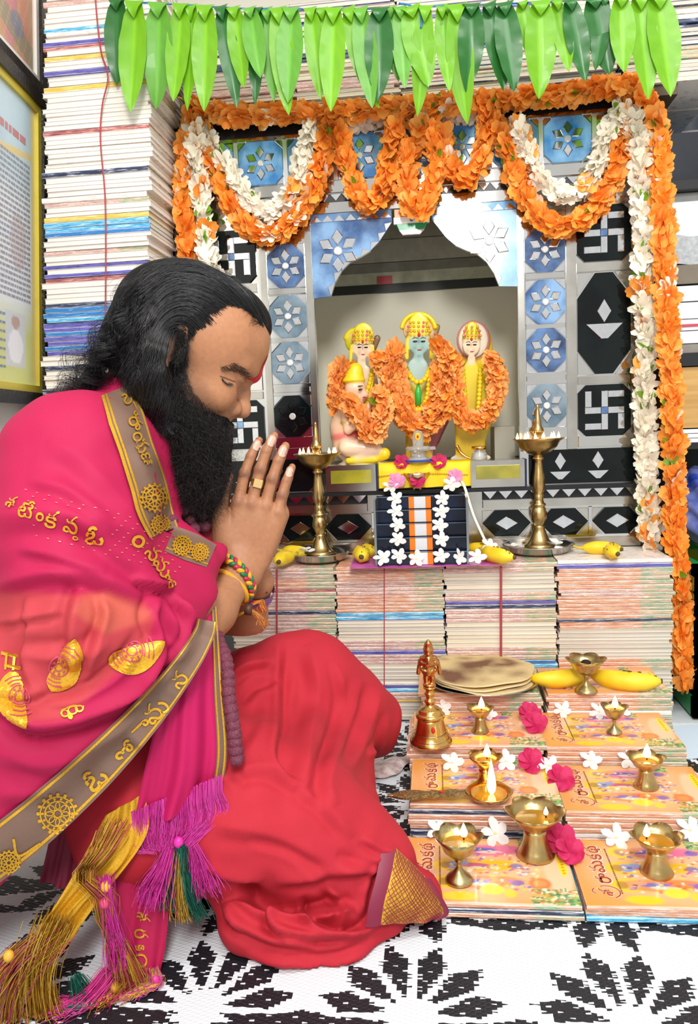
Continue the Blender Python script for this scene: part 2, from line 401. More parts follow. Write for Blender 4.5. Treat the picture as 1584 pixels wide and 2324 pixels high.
CV = {
 'o': cover_mat('cover_orange', ((.3, '8f6a6a'), (.40, 'c98a72'), (.47, 'e0a077'), (.53, 'cf9a80'), (.58, 'f0dccb'), (.66, 'b98a86')), True),
 'p': cover_mat('cover_pink', ((.3, '6f7a98'), (.40, 'cfa79c'), (.48, 'b98c84'), (.54, 'efe2d8'), (.6, 'c57a5c'), (.7, 'f3e6dc')), True),
 'b': cover_mat('cover_blue', ((.3, '20304e'), (.45, '2f86c9'), (.55, '2d6fb4'), (.65, '74b7df'), (.75, 'e8eef2'))),
 'v': cover_mat('cover_violet', ((.3, '2b2a55'), (.45, '5a56a8'), (.55, '6f6cc0'), (.65, '4d4f8f'), (.78, 'e8e4f2'))),
 'n': cover_mat('cover_navy', ((.3, '15181f'), (.45, '2c3550'), (.55, '3c4a6c'), (.64, 'c9ccd2'), (.75, 'eeeeee'))),
 'y': cover_mat('cover_yellow', ((.3, 'c79a3c'), (.5, 'e8c352'), (.62, 'efdc9b'), (.75, 'f6efdb'))),
 'c': cover_mat('cover_cyan', ((.3, '2c6c8f'), (.45, '37a3d6'), (.55, '7cc6e6'), (.65, 'd9eef5'), (.75, 'f4f8f9'))),
 'w': cover_mat('cover_white', ((.3, 'b9aba0'), (.42, 'e9e1d6'), (.55, 'f1ebe2'), (.64, 'c9a99a'), (.75, 'f7f3ee'))),
 'r': cover_mat('cover_red', ((.3, '5f2f33'), (.45, 'a4545b'), (.55, 'd58a7c'), (.65, 'e8d8cc'), (.75, 'f2ece4'))),
}
def page_mat(name, c, c2):
    m = mat(name, c, .85, noise=0, c2=c2, nscale=1, stretch=(6, 6, 900)); return m
PG = [page_mat('pages_cream', 'ece3cd', 'cabfa6'), page_mat('pages_grey', 'd9d2c4', 'b3ab9c'), page_mat('pages_white', 'f1ede4', 'd5cfc4')]
def book_mesh(cv, pg, t, spine_front=True):
    """folded magazine: page block, two cover leaves and a rounded fold on one long side"""
    b = MB(); hx, hy, h = BL/2, BD/2, t/2; c = .0005
    b.bbox_(-hx+.0012, hx-.0012, -hy+.002, hy-.0015, -h+c, h-c, mi=1)
    b.bbox_(-hx, hx, -hy+.003, hy, h-c, h); b.bbox_(-hx, hx, -hy+.003, hy, -h, -h+c)
    th = np.linspace(-pi/2, pi/2, 6); ring = np.array([(-hy+.003-.003*cos(a), h*np.sign(sin(a))*abs(sin(a))**.55) for a in th])
    v = [(x, y, z) for x in (-hx, hx) for y, z in ring]; n = len(ring)
    b.add(v, [[i, i+1, n+i+1, n+i] for i in range(n-1)]+[list(range(n)), [n+i for i in range(n)][::-1]])
    if not spine_front: b.v = [w*np.array([-1, -1, 1]) for w in b.v]
    return b.mesh('magazine', [cv, pg])
_bk = {}
def book(cv, t, spine, pg=0):
    k = (cv, round(t*2000), spine, pg)
    if k not in _bk: _bk[k] = book_mesh(CV[cv], PG[pg], round(t*2000)/2000, spine)
    return _bk[k], round(t*2000)/2000
CN = dict(o='orange', p='pink', b='blue', v='violet', n='navy', y='yellow', c='sky blue', w='white', r='dark red')
def stack(x, y0, z0, seq, label, group, rz=0, seed=1, objs=True, sink=None, lean=0, tj=.0012, jx=.0022):
    """seq: list of (cover, thickness, spine_front, page). y0 is the front face."""
    R = random.Random(seed); z = z0; out = []
    for (cv, t, sp, pg) in seq:
        me, t = book(cv, t, sp, pg); o = None
        X = x+R.gauss(0, jx)+lean*(z-z0); Y = y0+BD/2+abs(R.gauss(0, tj)); A = rz+R.gauss(0, .004)
        if objs:
            o = bpy.data.objects.new('magazine', me); COL.objects.link(o); o.location = (X, Y, z+t/2); o.rotation_euler = (0, 0, A)
            tag(o, (CN[cv]+' folded ' if sp else 'cream page-edged ')+label, 'magazine', group)
        else: sink.append((me, X, Y, z+t/2, A))
        out.append((o, X, Y, z+t, A)); z += t
    return out
def seqgen(desc, R, tmin=.0075, tmax=.0105):
    """desc: string such as 'o12 f8 b2' : covers with the fold in front, 'f' page edges in front"""
    out = []
    for tok in desc.split():
        k, n = tok[0], int(tok[1:])
        for _ in range(n):
            t = R.uniform(tmin, tmax)
            if k == 'f': out.append((R.choice('opnwvw'), t, False, R.choice((0, 0, 1))))
            elif k == 'g': out.append((R.choice('wwop'), t, False, 1))
            elif k == 'h': out.append((R.choice('wwwp'), t, False, 2))
            else: out.append((k, t, True, 0))
    return out
def fill(seq, z0, z1):
    tot = sum(q[1] for q in seq); s = (z1-z0)/tot; return [(a, t*s, c, d) for a, t, c, d in seq]
R_ = random.Random(3)
# shelf of four tied stacks that carries the lamps and the shrine's front (listed from the top down)
ZT = .358
shelf = [
 (-.108-.245, 'p3 o3 r1 p5 n1 p6 f5 b1 w2 f3 p4 b1 f5 w2', 'magazine in the tied stack under the left brass lamp'),
 (-.108, 'o4 p4 o5 c2 f6 p3 v1 p3 f5 w1 v1 c1 p2 y1 f5', 'magazine in the tied stack under the black mirror steps'),
 (.138, 'p2 f5 p2 v1 n1 p3 f6 p3 b1 c1 f7 p2 f4', 'magazine in the tied stack under the right brass lamp'),
 (.386, 'w1 v1 o5 p2 o6 n1 o2 g8 o3 g6 c2 p3 g3', 'magazine in the stack under the small banana pair'),
]
for i, (x, d, lab) in enumerate(shelf):
    s = fill(seqgen(d, R_)[::-1], 0.001, ZT+.002*i)
    stack(x, -.18+(.004 if i == 0 else 0), 0.001, s, lab, 'magazines stacked under the shrine', seed=10+i, jx=.002)
# a second row behind them, carrying the shrine: never picked apart, one object
REST = []
for i in range(4):
    stack(-.353+.246*i-.02, .012, 0.001, fill(seqgen('f14 o12 f14', R_), 0.001, .352), '', '', seed=50+i, objs=False, sink=REST)
# tall pile in the corner by the wall
left = ('h5 w1 h2 p1 h4 c1 w1 h1 v1 r1 h1 y1 h2 v1 h2 y1 h8 r1 h3 w1 h4 n1 h4 w1 p1 h2 y1 c2 b1 h3 p1 h2 v1 h1 v1 r1 h4 n1 b2 c1 v2 b1 v2 b1 v1 h2 n1 h3 w1 n1 h1 n1 b1 h1 n2 h6 w1 r1 n1 p1 h6 n1 h1 r1 n1 h5 r1 n1 h5 v1 v1 h1 c1 b1 h3 p1 n1 h4')
ls = seqgen(left, R_, .0075, .0115)[::-1][-104:]
zlow = .62
tot = sum(t for _, t, _, _ in ls); ls = [(a, t*(1.70-zlow)/tot, c, d) for a, t, c, d in ls]
xl = -.775
stack(xl, -.185, zlow, ls, 'magazine in the tall corner pile beside the framed notice', 'magazines in the tall corner pile', seed=21, jx=.004, lean=.085, tj=.003)
stack(xl, -.185, 0.001, fill(seqgen('f30 p6 f10 n3 f16', R_), .001, zlow), '', '', seed=22, objs=False, sink=REST)
stack(xl+.03, .03, 0.001, fill(seqgen('f60 p6 f60 n3 f60', R_), .001, 1.66), '', '', seed=23, objs=False, sink=REST)
# piles on the roof of the shrine
for i, x in enumerate((-.425, -.179, .067, .313, .560)):
    for row in (0, 1):
        stack(x, -.03+row*.175, 1.402, seqgen('f5 p3 f4 n2 w2 f4 v1 f5 w3 f4', R_, .008, .0105)[:26], '', '', seed=30+i+10*row, objs=False, sink=REST, jx=.006 if i < 4 else .016, tj=.004)
mats_all = [CV[k] for k in 'opbvnycwr']+PG
b = MB()
for me, X, Y, Z, A in REST:
    n = len(me.vertices); v = np.empty(n*3); me.vertices.foreach_get('co', v); v = v.reshape(-1, 3)@np.array([[cos(A), -sin(A), 0], [sin(A), cos(A), 0], [0, 0, 1]]).T+np.array([X, Y, Z])
    mi = [mats_all.index(me.materials[0]), mats_all.index(me.materials[1])]
    o0 = b.n; b.v.append(v); b.n += n; b.c.append(np.ones((n, 3)))
    for p in me.polygons: b.f.append([i+o0 for i in p.vertices]); b.m.append(mi[p.material_index])
o = b.build('magazine_pile', mats_all); tag(o, 'piles of old magazines on top of, behind and below the mirrored shrine', 'magazines', kind='stuff')
# ---- steps of magazines on the mat
cz = {}
def grid_cover():
    """the printed picture on the front cover, as inks on a fine sheet (u along the long side, v from the fold)"""
    nu, nv = 110, 76; u, v = np.meshgrid(np.linspace(0, 1, nu), np.linspace(0, 1, nv)); c = np.zeros((nv, nu, 3)); c[:] = lin('e39a45')
    rs = np.random.default_rng(5)
    def blob(cx, cy, rx, ry, col, a=1.0, ang=0, soft=.35):
        dx, dy = u-cx, v-cy; x = dx*cos(ang)+dy*sin(ang); y = -dx*sin(ang)+dy*cos(ang)
        r = np.sqrt((x/rx)**2+(y/ry)**2); w = np.clip((1+soft-r)/soft, 0, 1)*a; c[:] = c*(1-w[..., None])+np.array(lin(col))*w[..., None]
    blob(.62, .5, .42, .42, 'eeb07a', .7, soft=.8); blob(.5, .52, .3, .33, 'f2c49a', .6, soft=.7)
    for i, (cy, robe, skin, sash) in enumerate(((.80, 'e8709a', 'e8a06c', '3f62b8'), (.55, 'f0c020', '8f9fd8', 'c2538c'), (.30, 'ee8a4a', 'eda06e', '5a74c4'))):
        x0 = .30+.05*(i == 0)-.01*(i == 2)
        blob(x0-.02, cy, .085, .085, 'f4c81e', .9); blob(x0+.16, cy, .17, .075, robe, .85); blob(x0+.27, cy+.02, .13, .06, robe, .9)
        blob(x0+.12, cy+.01, .09, .028, sash, .9); blob(x0+.18, cy-.03, .07, .02, 'f2d9c0', .8); blob(x0, cy, .042, .05, skin, 1)
        blob(x0-.05, cy, .028, .045, 'b98a3a', .9); blob(x0+.06, cy+.04, .03, .03, skin, .9); blob(x0+.38, cy, .035, .035, '6b5fb8', .8); blob(x0+.02, cy, .016, .012, '5a3a32', .7)
    for _ in range(150):
        blob(rs.uniform(.28, .8), rs.uniform(.2, .85), rs.uniform(.005, .018), rs.uniform(.005, .014), rs.choice(['f7d63c', 'e2458c', '4961bb', 'f5e3cf', 'c8662e', 'fbf2e0', '9a86c9']), .8, rs.uniform(0, 3))
    blob(.33, .1, .09, .05, 'f6cf1e', .9); blob(.52, .2, .06, .06, 'f9dd3a', .9); blob(.62, .15, .03, .05, 'f9d21f', .8)
    blob(.92, .48, .07, .3, 'f0cba4', .95, soft=.3); blob(.955, .62, .025, .2, 'f5dd2a', 1, soft=.15)
    for k in range(8): blob(.955, .46+.045*k, .008, .012, 'b98a1e', .9)
    blob(.80, .3, .055, .07, 'ea7a44', .9); blob(.8, .3, .035, .04, 'f19a5a', .9)
    for _ in range(170):
        blob(rs.uniform(.74, 1), rs.uniform(0, .22), rs.uniform(.006, .018), rs.uniform(.006, .02), rs.choice(['4f9a5c', '2f7f4f', '8fc069', 'e8d9a0', 'f2b04a', '3f8f5a', 'd96a3c', 'f4eecb']), .85)
    for _ in range(70): blob(rs.uniform(.72, .8), rs.uniform(.86, 1), .01, .01, rs.choice(['2f7f4f', '24573a', '8fc069', 'f2e0a0']), .8)
    blob(.5, .0, .5, .012, 'f6ead8', .8); blob(.0, .5, .006, .5, 'e9b27a', .6)
    return u, v, c
cu, cvv, cc = grid_cover()
gx = (cu-.5)*(BL-.001); gy = (cvv-.5)*(BD-.001)
b = MB(); b.grid(np.stack([gx, gy, np.zeros_like(gx)], -1), col=cc)
cover_me = b.mesh('cover_picture', mat('cover_print', rough=.22, attr='Col', coat=.3), vcol=True)
# ---- lettering of the title
def text_mesh(s, size, name='lettering', bold=0, extr=0):
    cu_ = bpy.data.curves.new(name, 'FONT'); cu_.body = s; cu_.size = size; cu_.offset = bold; cu_.extrude = extr; cu_.resolution_u = 3
    o = bpy.data.objects.new(name, cu_); COL.objects.link(o); dg = bpy.context.evaluated_depsgraph_get(); me = bpy.data.meshes.new_from_object(o.evaluated_get(dg))
    bpy.data.objects.remove(o); return me
def mesh_vf(me):
    n = len(me.vertices); v = np.empty(n*3); me.vertices.foreach_get('co', v); return v.reshape(-1, 3), [list(p.vertices) for p in me.polygons]
TXT = {}
def glyph(s):
    if s not in TXT: TXT[s] = mesh_vf(text_mesh(s, 1.0, bold=.010))
    return TXT[s]
def title_mb():
    """Sri Ramakatha in Telugu, running up the short side of the cover"""
    b = MB(); red = lin('a8432c'); wh = lin('f7ead9')
    for (dx, dz, col, gr) in ((0, 0, wh, 1.12), (0, .0002, red, 1.0)):
        x = 0
        for s, sz in (('శ', .030), (None, .010), ('రా', .030), ('మ', .030), ('క', .030), ('థ', .030)):
            if s is None: x += sz; continue
            v, f = glyph(s); w = v[:, 0].max()-v[:, 0].min(); c = np.array([(v[:, 0].max()+v[:, 0].min())/2, v[:, 1].mean(), 0])
            q = (v-c)*sz*gr; q[:, 0] += x+w*sz/2; q[:, 2] = dz; b.add(q, f, col=col)
            if s == 'శ':
                t = np.linspace(-2.6, .4, 16); p = np.c_[x+w*sz/2+.013*np.cos(t)*1.1, .000+.017*np.sin(t), np.full(16, dz)]
                b.tube(p, .0012*gr**3, 5, col=col, flat=.15); p2 = np.c_[x+w*sz/2+np.linspace(-.004, .008, 8), .016+.004*np.sin(np.linspace(0, 3, 8)), np.full(8, dz)]; b.tube(p2, .0012*gr**3, 5, col=col, flat=.15)
            x += w*sz+.002
    for d_ in (0.0,):
        for k in range(22): b.box((.008+k*.0052, -.0195, 0), (.0035+.0012*(k % 3 == 0), .0022, .00005), col=lin('8a5a3a'))
    return b, x
tb, tlen = title_mb()
tb.v = [np.c_[-(w[:, 1]), w[:, 0], w[:, 2]] for w in tb.v]     # letters climb away from the reader
title_me = tb.mesh('title_lettering', mat('title_ink', rough=.3, attr='Col'), vcol=True)
def cover_on(o, X, Y, Z, A, label):
    """turn the top magazine of a pile into a thing with its printed cover and its title"""
    o['label'] = label
    if 'group' in o: del o['group']
    c = bpy.data.objects.new('cover_picture', cover_me); COL.objects.link(c); c.parent = o; hz = max(v.co.z for v in o.data.vertices); c.location = (0, 0, hz+.0003)
    t = bpy.data.objects.new('title', title_me); COL.objects.link(t); t.parent = o; t.location = (-BL*.5+.034, -BD*.36, hz+.0007)
rows = [  # left x, right x, front y, left height, right height, counts, rotations
 (.062, .309, -.895, .022, .024, 3, 3, .0, .0),
 (.068, .316, -.700, .066, .055, 7, 6, .0, .0),
 (.062, .312, -.518, .086, .084, 9, 9, 0, 0),
 (.083, .336, -.348, .124, .122, 13, 13, 0, 0)]
names = ['first', 'second', 'third', 'fourth']
TOPS = []
for r, (xl_, xr_, yf, hl, hr, nl, nr, al, ar) in enumerate(rows):
    for side, (x, h, n, a) in enumerate(((xl_, hl, nl, al), (xr_, hr, nr, ar))):
        desc = [('o', R_.uniform(.9, 1.1), True, 0) if R_.random() < .75 else (R_.choice('pnow'), R_.uniform(.9, 1.1), True, 0) for _ in range(n)]
        if r == 0 and side == 1: desc[0] = ('c', 1.0, True, 0)
        desc[-1] = ('o', 1.0, True, 0)
        where = ('lowest', 'second lowest', 'second highest', 'highest')[r]; half = ('beside the praying man', 'away from the praying man')[side]
        st = stack(x, yf, .001, fill(desc, .001, h), f'magazine inside the {where} magazine step, pile {half}', f'magazines in the {where} step {half}', rz=a, seed=70+r*2+side)
        o, X, Y, Z, A = st[-1]; TOPS.append((X, Y, Z, A))
        cover_on(o, X, Y, Z, A, f'orange printed magazine cover topping the {where} step, {half}')
# ---- ribbons that tie the piles
m_rib = mat('red_tie', 'a8404a', .5)
def tie(px, py0, py1, Y, w, label, wob=0):
    p = resample(np.array([U(px+wob*sin(k*1.7), py0+(py1-py0)*k/10, Y-.004) for k in range(11)]), 22)
    b = MB(); b.tube(p, w, 6, flat=.35); o = b.build('binding_ribbon', m_rib, smooth=True); tag(o, label, 'ribbon'); return o
tie(628, 1292, 1480, -.181, .0022, 'red ribbon tied down the stack under the left lamp')
tie(872, 1290, 1650, -.185, .0011, 'thin maroon string tied down the stack under the black steps')
tie(1137, 1285, 1640, -.185, .0026, 'broad red ribbon tied down the stack under the right lamp')
p = catmull([U(x, y, Y) for x, y, Y in ((215, -20, -.19), (222, 60, -.19), (230, 120, -.192), (245, 175, -.20), (232, 240, -.192), (228, 320, -.192), (238, 440, -.192), (240, 560, -.192), (239, 760, -.192))], 8)
b = MB(); b.tube(p, .0018, 6, flat=.5); tag(b.build('binding_ribbon', m_rib, smooth=True), 'slack pink-red string hanging down the tall corner pile', 'ribbon')
# ================================================================ mirrored shrine
m_mir = mat('mirror_strip', 'd9d8d4', .06, 1.0, noise=.12, nscale=9)
m_mir2 = mat('cloudy_mirror', 'c9c6bd', .16, 1.0, noise=.2, nscale=14)
m_edge = mat('cut_glass_edge', 'f2f4f4', .1, .6)
m_blk = mat('black_glass', '05080a', .07, 0, spec=.35, c2='0d1616', nscale=12)
m_blu = mat('blue_glass', '2a4f86', .1, 0, coat=1, c2='7fa6cf', nscale=16)
m_sky = mat('light_blue_glass', '2f7fc4', .1, 0, coat=1, c2='8cc4ea', nscale=16)
m_nav = mat('navy_glass', '1b2f57', .08, 0, coat=1, c2='5a7fb0', nscale=18)
m_slate = mat('slate_blue_glass', '4f6a80', .1, .3, coat=1, c2='8aa0ad', nscale=14)
m_silv = mat('mirror_star', 'e4e6e8', .08, 1.0, noise=.1, nscale=60)
m_bkf = mat('black_board', '121214', .35)
SH = thing('mirror_shrine', 'mirrored wall shrine with arched niche, star tiles and black panels', 'shrine', (-.05, .05, .36))
def rect(name, x0, x1, z0, z1, y0, y1, m, parent=None, bev=.0015):
    b = MB(); b.slab([(x0, z0), (x1, z0), (x1, z1), (x0, z1)], y0, y1, bev=bev); return b.build(name, m, parent or SH)
# carcass
rect('side_board', -.600, -.277, .360, 1.392, .004, .022, m_mir, bev=0); rect('side_board', .207, .500, .360, 1.392, .004, .022, m_mir, bev=0)
rect('top_board', -.277, .207, 1.182, 1.392, .004, .022, m_mir, bev=0); rect('lower_board', -.277, .207, .360, .514, .004, .022, m_mir2, bev=0)
b = MB(); b.bbox_(-.606, .506, -.012, .36, 1.3925, 1.4005); b.build('roof_board', m_bkf, SH)
b = MB(); b.bbox_(-.61, -.595, -.01, .36, .36, 1.392); b.build('frame_post', mat('dark_wood', '3a2422', .5, noise=.3, nscale=30), SH)
b = MB(); b.bbox_(.492, .508, -.01, .36, .36, 1.392); b.build('frame_post', MATS['dark_wood'], SH)
b = MB(); b.bbox_(-.6, .5, -.004, .004, 1.362, 1.392); b.build('shadow_board', m_bkf, SH)
b = MB(); b.bbox_(-.60, .49, -.030, .02, .508, .517); b.build('ledge', m_bkf, SH)
# niche
m_cr = mat('niche_cream', 'efecd8', .7, noise=.06, nscale=3)
b = MB(); b.bbox_(-.285, .215, .022, .335, .560, .578); b.build('niche_floor', mat('niche_floor_board', '7c7660', .6), SH)
b = MB(); b.bbox_(-.36, .30, .335, .345, .575, 1.045); b.build('niche_back', m_cr, SH)
b = MB(); b.bbox_(-.36, .30, .325, .345, 1.045, 1.068); b.build('niche_beam', mat('beam_black', '2e302c', .5), SH)
b = MB(); b.bbox_(-.36, .30, .327, .345, 1.068, 1.10); b.build('niche_strip', mat('niche_olive', 'c4c6ab', .6, noise=.2), SH)
for k, (z0, z1, c) in enumerate(((1.10, 1.128, '8a897c'), (1.128, 1.19, 'b8b6a4'), (1.19, 1.27, 'a6a492'), (1.27, 1.37, '94927f'))):
    b = MB(); b.bbox_(-.36, .30, .328, .345, z0, z1-.002); b.build('ribbed_sheet', mat('ribbed_%d' % k, c, .5, noise=.15), SH)
b = MB(); b.bbox_(-.36, -.352, .022, .345, .56, 1.37); b.build('niche_side', m_cr, SH); b = MB(); b.bbox_(.292, .30, .022, .345, .56, 1.37); b.build('niche_side', m_cr, SH)
b = MB(); b.bbox_(.155, .205, .10, .24, .578, .66); b.build('niche_block', mat('niche_grey', 'a3a08f', .5), SH)
p_ = U(873, 635, .322); b = MB(); b.bbox_(p_[0]-.021, p_[0]+.021, .3215, .3235, p_[2]-.012, p_[2]+.010); b.build('red_tape', mat('red_tape', 'b8484e', .5), SH)
# vertical mirror strips
for x0, x1 in ((-.405, -.389), (-.293, -.278), (.208, .222), (.319, .341)): rect('mirror_strip', x0, x1, .60, 1.18, -.001, .004, m_mir2)
for x0, x1, z in ((-.545, -.407, .60), (-.388, -.295, .60), (.224, .317, .60), (.343, .49, .605)): rect('mirror_strip', x0, x1, z, z+.028, -.001, .004, m_mir)
# star tiles
def star_meshes(r):
    b = MB()
    # one rhombus pointing up
    b.slab([(0, .24*r), (.27*r, .62*r), (0, r), (-.27*r, .62*r)], -.0035, 0, bev=.0022); pt = b.mesh('star_point', m_silv)
    b = MB(); a = np.arange(12)*pi/6; b.slab(np.c_[.2*r*np.cos(a), .2*r*np.sin(a)], -.0045, 0, bev=.002); ce = b.mesh('star_centre', m_edge); return pt, ce
_st = {}
def star(parent, x, z, r, y=-.004, dark=False):
    key = (round(r, 4), dark)
    if key not in _st:
        pt, ce = star_meshes(r)
        if dark: pt.materials[0] = m_blk
        _st[key] = (pt, ce)
    pt, ce = _st[key]; o0 = ORG[parent.name]
    for k in range(6):
        o = link('star_point', pt, parent, o0); o.location = np.array((x, y, z))-o0; o.rotation_euler = (0, k*pi/3, 0)
    o = link('star_centre', ce, parent, o0); o.location = np.array((x, y, z))-o0
def octa(x, z, w, h, c): return [(x-w+c, z-h), (x+w-c, z-h), (x+w, z-h+c), (x+w, z+h-c), (x+w-c, z+h), (x-w+c, z+h), (x-w, z+h-c), (x-w, z-h+c)]
def star_tile(x, z, w, h, m, r, dark=False, c=.028):
    b = MB(); b.slab(octa(x, z, w, h, c), -.003, .004, bev=.0012); t = b.build('star_tile', m, SH)
    star(t, x, z, r, -.003, dark)
    for sx in (-1, 1):
        for sz in (-1, 1):
            b = MB(); b.slab([(x+sx*w, z+sz*h), (x+sx*(w-c+.003), z+sz*h), (x+sx*w, z+sz*(h-c+.003))], -.001, .004, bev=.001); b.build('corner_mirror', m_silv, t)
for i, (zc, ml, mr_) in enumerate(((1.066, m_nav, m_nav), (.947, m_slate, m_blu), (.836, m_slate, m_nav), (.706, m_blk, m_slate))):
    star_tile(-.3415, zc, .046, .051, ml, .041, dark=(i == 3)); star_tile(.2705, zc, .046, .051, mr_, .041)
    if i < 3:
        zz_ = (zc+(.947, .836, .706)[i])/2
        for xa, xb in ((-.3875, -.2955), (.2245, .3165)): rect('mirror_bar', xa, xb, zz_-.006, zz_+.006, -.002, .004, m_mir)
for k in range(8):
    x = -.509+.119*k; star_tile(x, 1.307, .053, .050, m_sky, .040, c=.020)
    rect('divider_bar', x+.0545, x+.0645, 1.256, 1.358, -.002, .004, m_edge, bev=.001)
rect('mirror_bar', -.58, .48, 1.3585, 1.366, -.005, .004, m_mir); rect('mirror_bar', -.58, .48, 1.228, 1.253, -.004, .004, m_mir)
# zigzag rows
def zigzag(x0, x1, z0, z1, n, y=-.002, up=True, name='mirror_triangle'):
    w = (x1-x0)/n
    for k in range(n):
        xa = x0+k*w; b = MB()
        b.slab([(xa, z1), (xa+w, z1), (xa+w/2, z0)] if not up else [(xa, z0), (xa+w, z0), (xa+w/2, z1)], y, .004, bev=.0012); b.build(name, m_silv, SH)
rect('dark_band', -.43, .35, 1.207, 1.226, .000, .004, m_bkf); zigzag(-.43, .35, 1.208, 1.225, 27, -.002, False)
rect('mirror_bar', -.28, .21, 1.182, 1.206, -.002, .004, m_mir)
# arch spandrels
archL = [(-.277, 1.160), (-.277, .986), (-.234, .989), (-.222, 1.02), (-.205, 1.047), (-.185, 1.065), (-.160, 1.075), (-.135, 1.088), (-.113, 1.108), (-.097, 1.130), (-.082, 1.150), (-.082, 1.160)]
archR = [(-.035*2-x, z) for x, z in archL]
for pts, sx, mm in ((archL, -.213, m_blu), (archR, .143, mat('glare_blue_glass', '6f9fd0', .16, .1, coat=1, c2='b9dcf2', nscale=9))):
    b = MB(); b.slab(pts, -.004, .006, bev=0); t = b.build('arch_spandrel', mm, SH); star(t, sx, 1.093, .052, -.004)
    for k in range(2, 10):
        (xa, za), (xb, zb) = pts[k], pts[k+1]; mx_, mz = (xa+xb)/2, (za+zb)/2; nx_, nz_ = -(zb-za), xb-xa; l_ = math.hypot(nx_, nz_); s_ = 1 if pts is archR else -1
        s_ = -1 if (nz_*1 < 0) else 1; b = MB(); b.slab([(xa, za), (xb, zb), (mx_+nx_/l_*.014*s_, mz+nz_/l_*.014*s_)], -.006, -.004, bev=.001); b.build('mirror_triangle', m_silv, t)
rect('dark_band', -.277, -.082, 1.161, 1.181, -.001, .004, m_blu); rect('dark_band', .012, .207, 1.161, 1.181, -.001, .004, m_sky)
zigzag(-.277, -.082, 1.162, 1.178, 7); zigzag(.012, .207, 1.162, 1.178, 7)
for z0, z1, c, xa, xb in ((1.160, 1.178, 'f08a3c', -.076, .004), (1.145, 1.160, 'f4f4f2', -.078, .006), (1.130, 1.145, '1f9a62', -.072, .0)):
    b = MB(); f_ = .006 if c == '1f9a62' else 0; b.slab([(xa+f_, z0), (xb-f_, z0), (xb, z1), (xa, z1)], -.006, .004, bev=.001); b.build('flag_band', mat('flag_'+c, c, .2, coat=.6), SH)
b = MB(); a = np.arange(10)*pi/5; b.slab(np.c_[-.036+.004*np.cos(a), 1.1525+.004*np.sin(a)], -.0075, -.006); b.build('flag_wheel', mat('wheel_blue', '4a6fa8', .4), SH)
b = MB(); b.slab([(-.066, 1.130), (-.006, 1.130), (-.016, 1.120), (-.058, 1.120)], -.006, .004, bev=.001); b.build('arch_tip', m_edge, SH)
# swastika tiles (auspicious sign), hexagon with lamp sign, lamp panel
def swast(xc, zc, w, h, s=.045):
    b = MB(); b.slab(octa(xc, zc, w, h, .018), -.003, .004, bev=.0012); t = b.build('black_tile', m_blk, SH); a = .0075; g = .0008
    def bar(x0, x1, z0, z1, m=m_silv):
        q = MB(); q.slab([(xc+x0, zc+z0), (xc+x1, zc+z0), (xc+x1, zc+z1), (xc+x0, zc+z1)], -.006, -.003, bev=.0012); q.build('mirror_bar', m, t)
    bar(-a, a, -a, a, MATS['blue_glass'])
    bar(-a, a, a+g, s); bar(-a, a, -s, -a-g); bar(a+g, s, -a, a); bar(-s, -a-g, -a, a)
    bar(a+g, s, s-2*a, s); bar(-s, -a-g, -s, -s+2*a); bar(s-2*a, s, -s, -a-g); bar(-s, -s+2*a, a+g, s)
for xc in (.4035, -.474): swast(xc, 1.095, .0605, .0625); swast(xc, .690, .0605, .060)
for xc in (.4035, -.474):
    b = MB(); b.slab([(xc-.06, .83), (xc-.02, .775), (xc+.02, .775), (xc+.06, .83), (xc+.06, .95), (xc+.02, 1.006), (xc-.02, 1.006), (xc-.06, .95)], -.003, .004, bev=.0012); t = b.build('black_tile', m_blk, SH)
    q = MB(); q.slab([(xc, .892), (xc+.016, .919), (xc, .946), (xc-.016, .919)], -.006, -.003, bev=.0012); q.build('mirror_flame', m_silv, t)
    q = MB(); q.slab([(xc-.042, .890), (xc-.008, .856), (xc+.008, .856), (xc+.042, .890)], -.006, -.003, bev=.0012); q.build('mirror_bowl', m_silv, t)
    for sx in (-1, 1):
        for z0, z1, za in ((1.008, .955, 1), (.773, .825, 1)):
            q = MB(); q.slab([(xc+sx*.0605, z0), (xc+sx*.0605, z1), (xc+sx*.024, z0)], -.001, .004, bev=.001); q.build('corner_mirror', m_mir, t)
    rect('mirror_bar', xc-.0605, xc+.0605, 1.010, 1.030, -.002, .004, m_mir2); rect('mirror_bar', xc-.0605, xc+.0605, .752, .770, -.002, .004, m_mir2)
for x0, x1, cs in ((.227, .488, (.300, .388)), (-.545, -.29, (-.47, -.385))):
    b = MB(); b.slab([(x0, .52), (x1-.02, .52), (x1, .54), (x1, .58), (x1-.02, .601), (x0, .601)], -.003, .004, bev=.0012); t = b.build('black_tile', m_blk, SH)
    for xc in cs:
        q = MB(); q.slab([(xc, .552), (xc+.0135, .573), (xc, .595), (xc-.0135, .573)], -.006, -.003, bev=.0012); q.build('mirror_flame', m_silv, t)
        q = MB(); q.slab([(xc-.025, .549), (xc-.005, .529), (xc+.005, .529), (xc+.025, .549)], -.006, -.003, bev=.0012); q.build('mirror_bowl', m_silv, t)
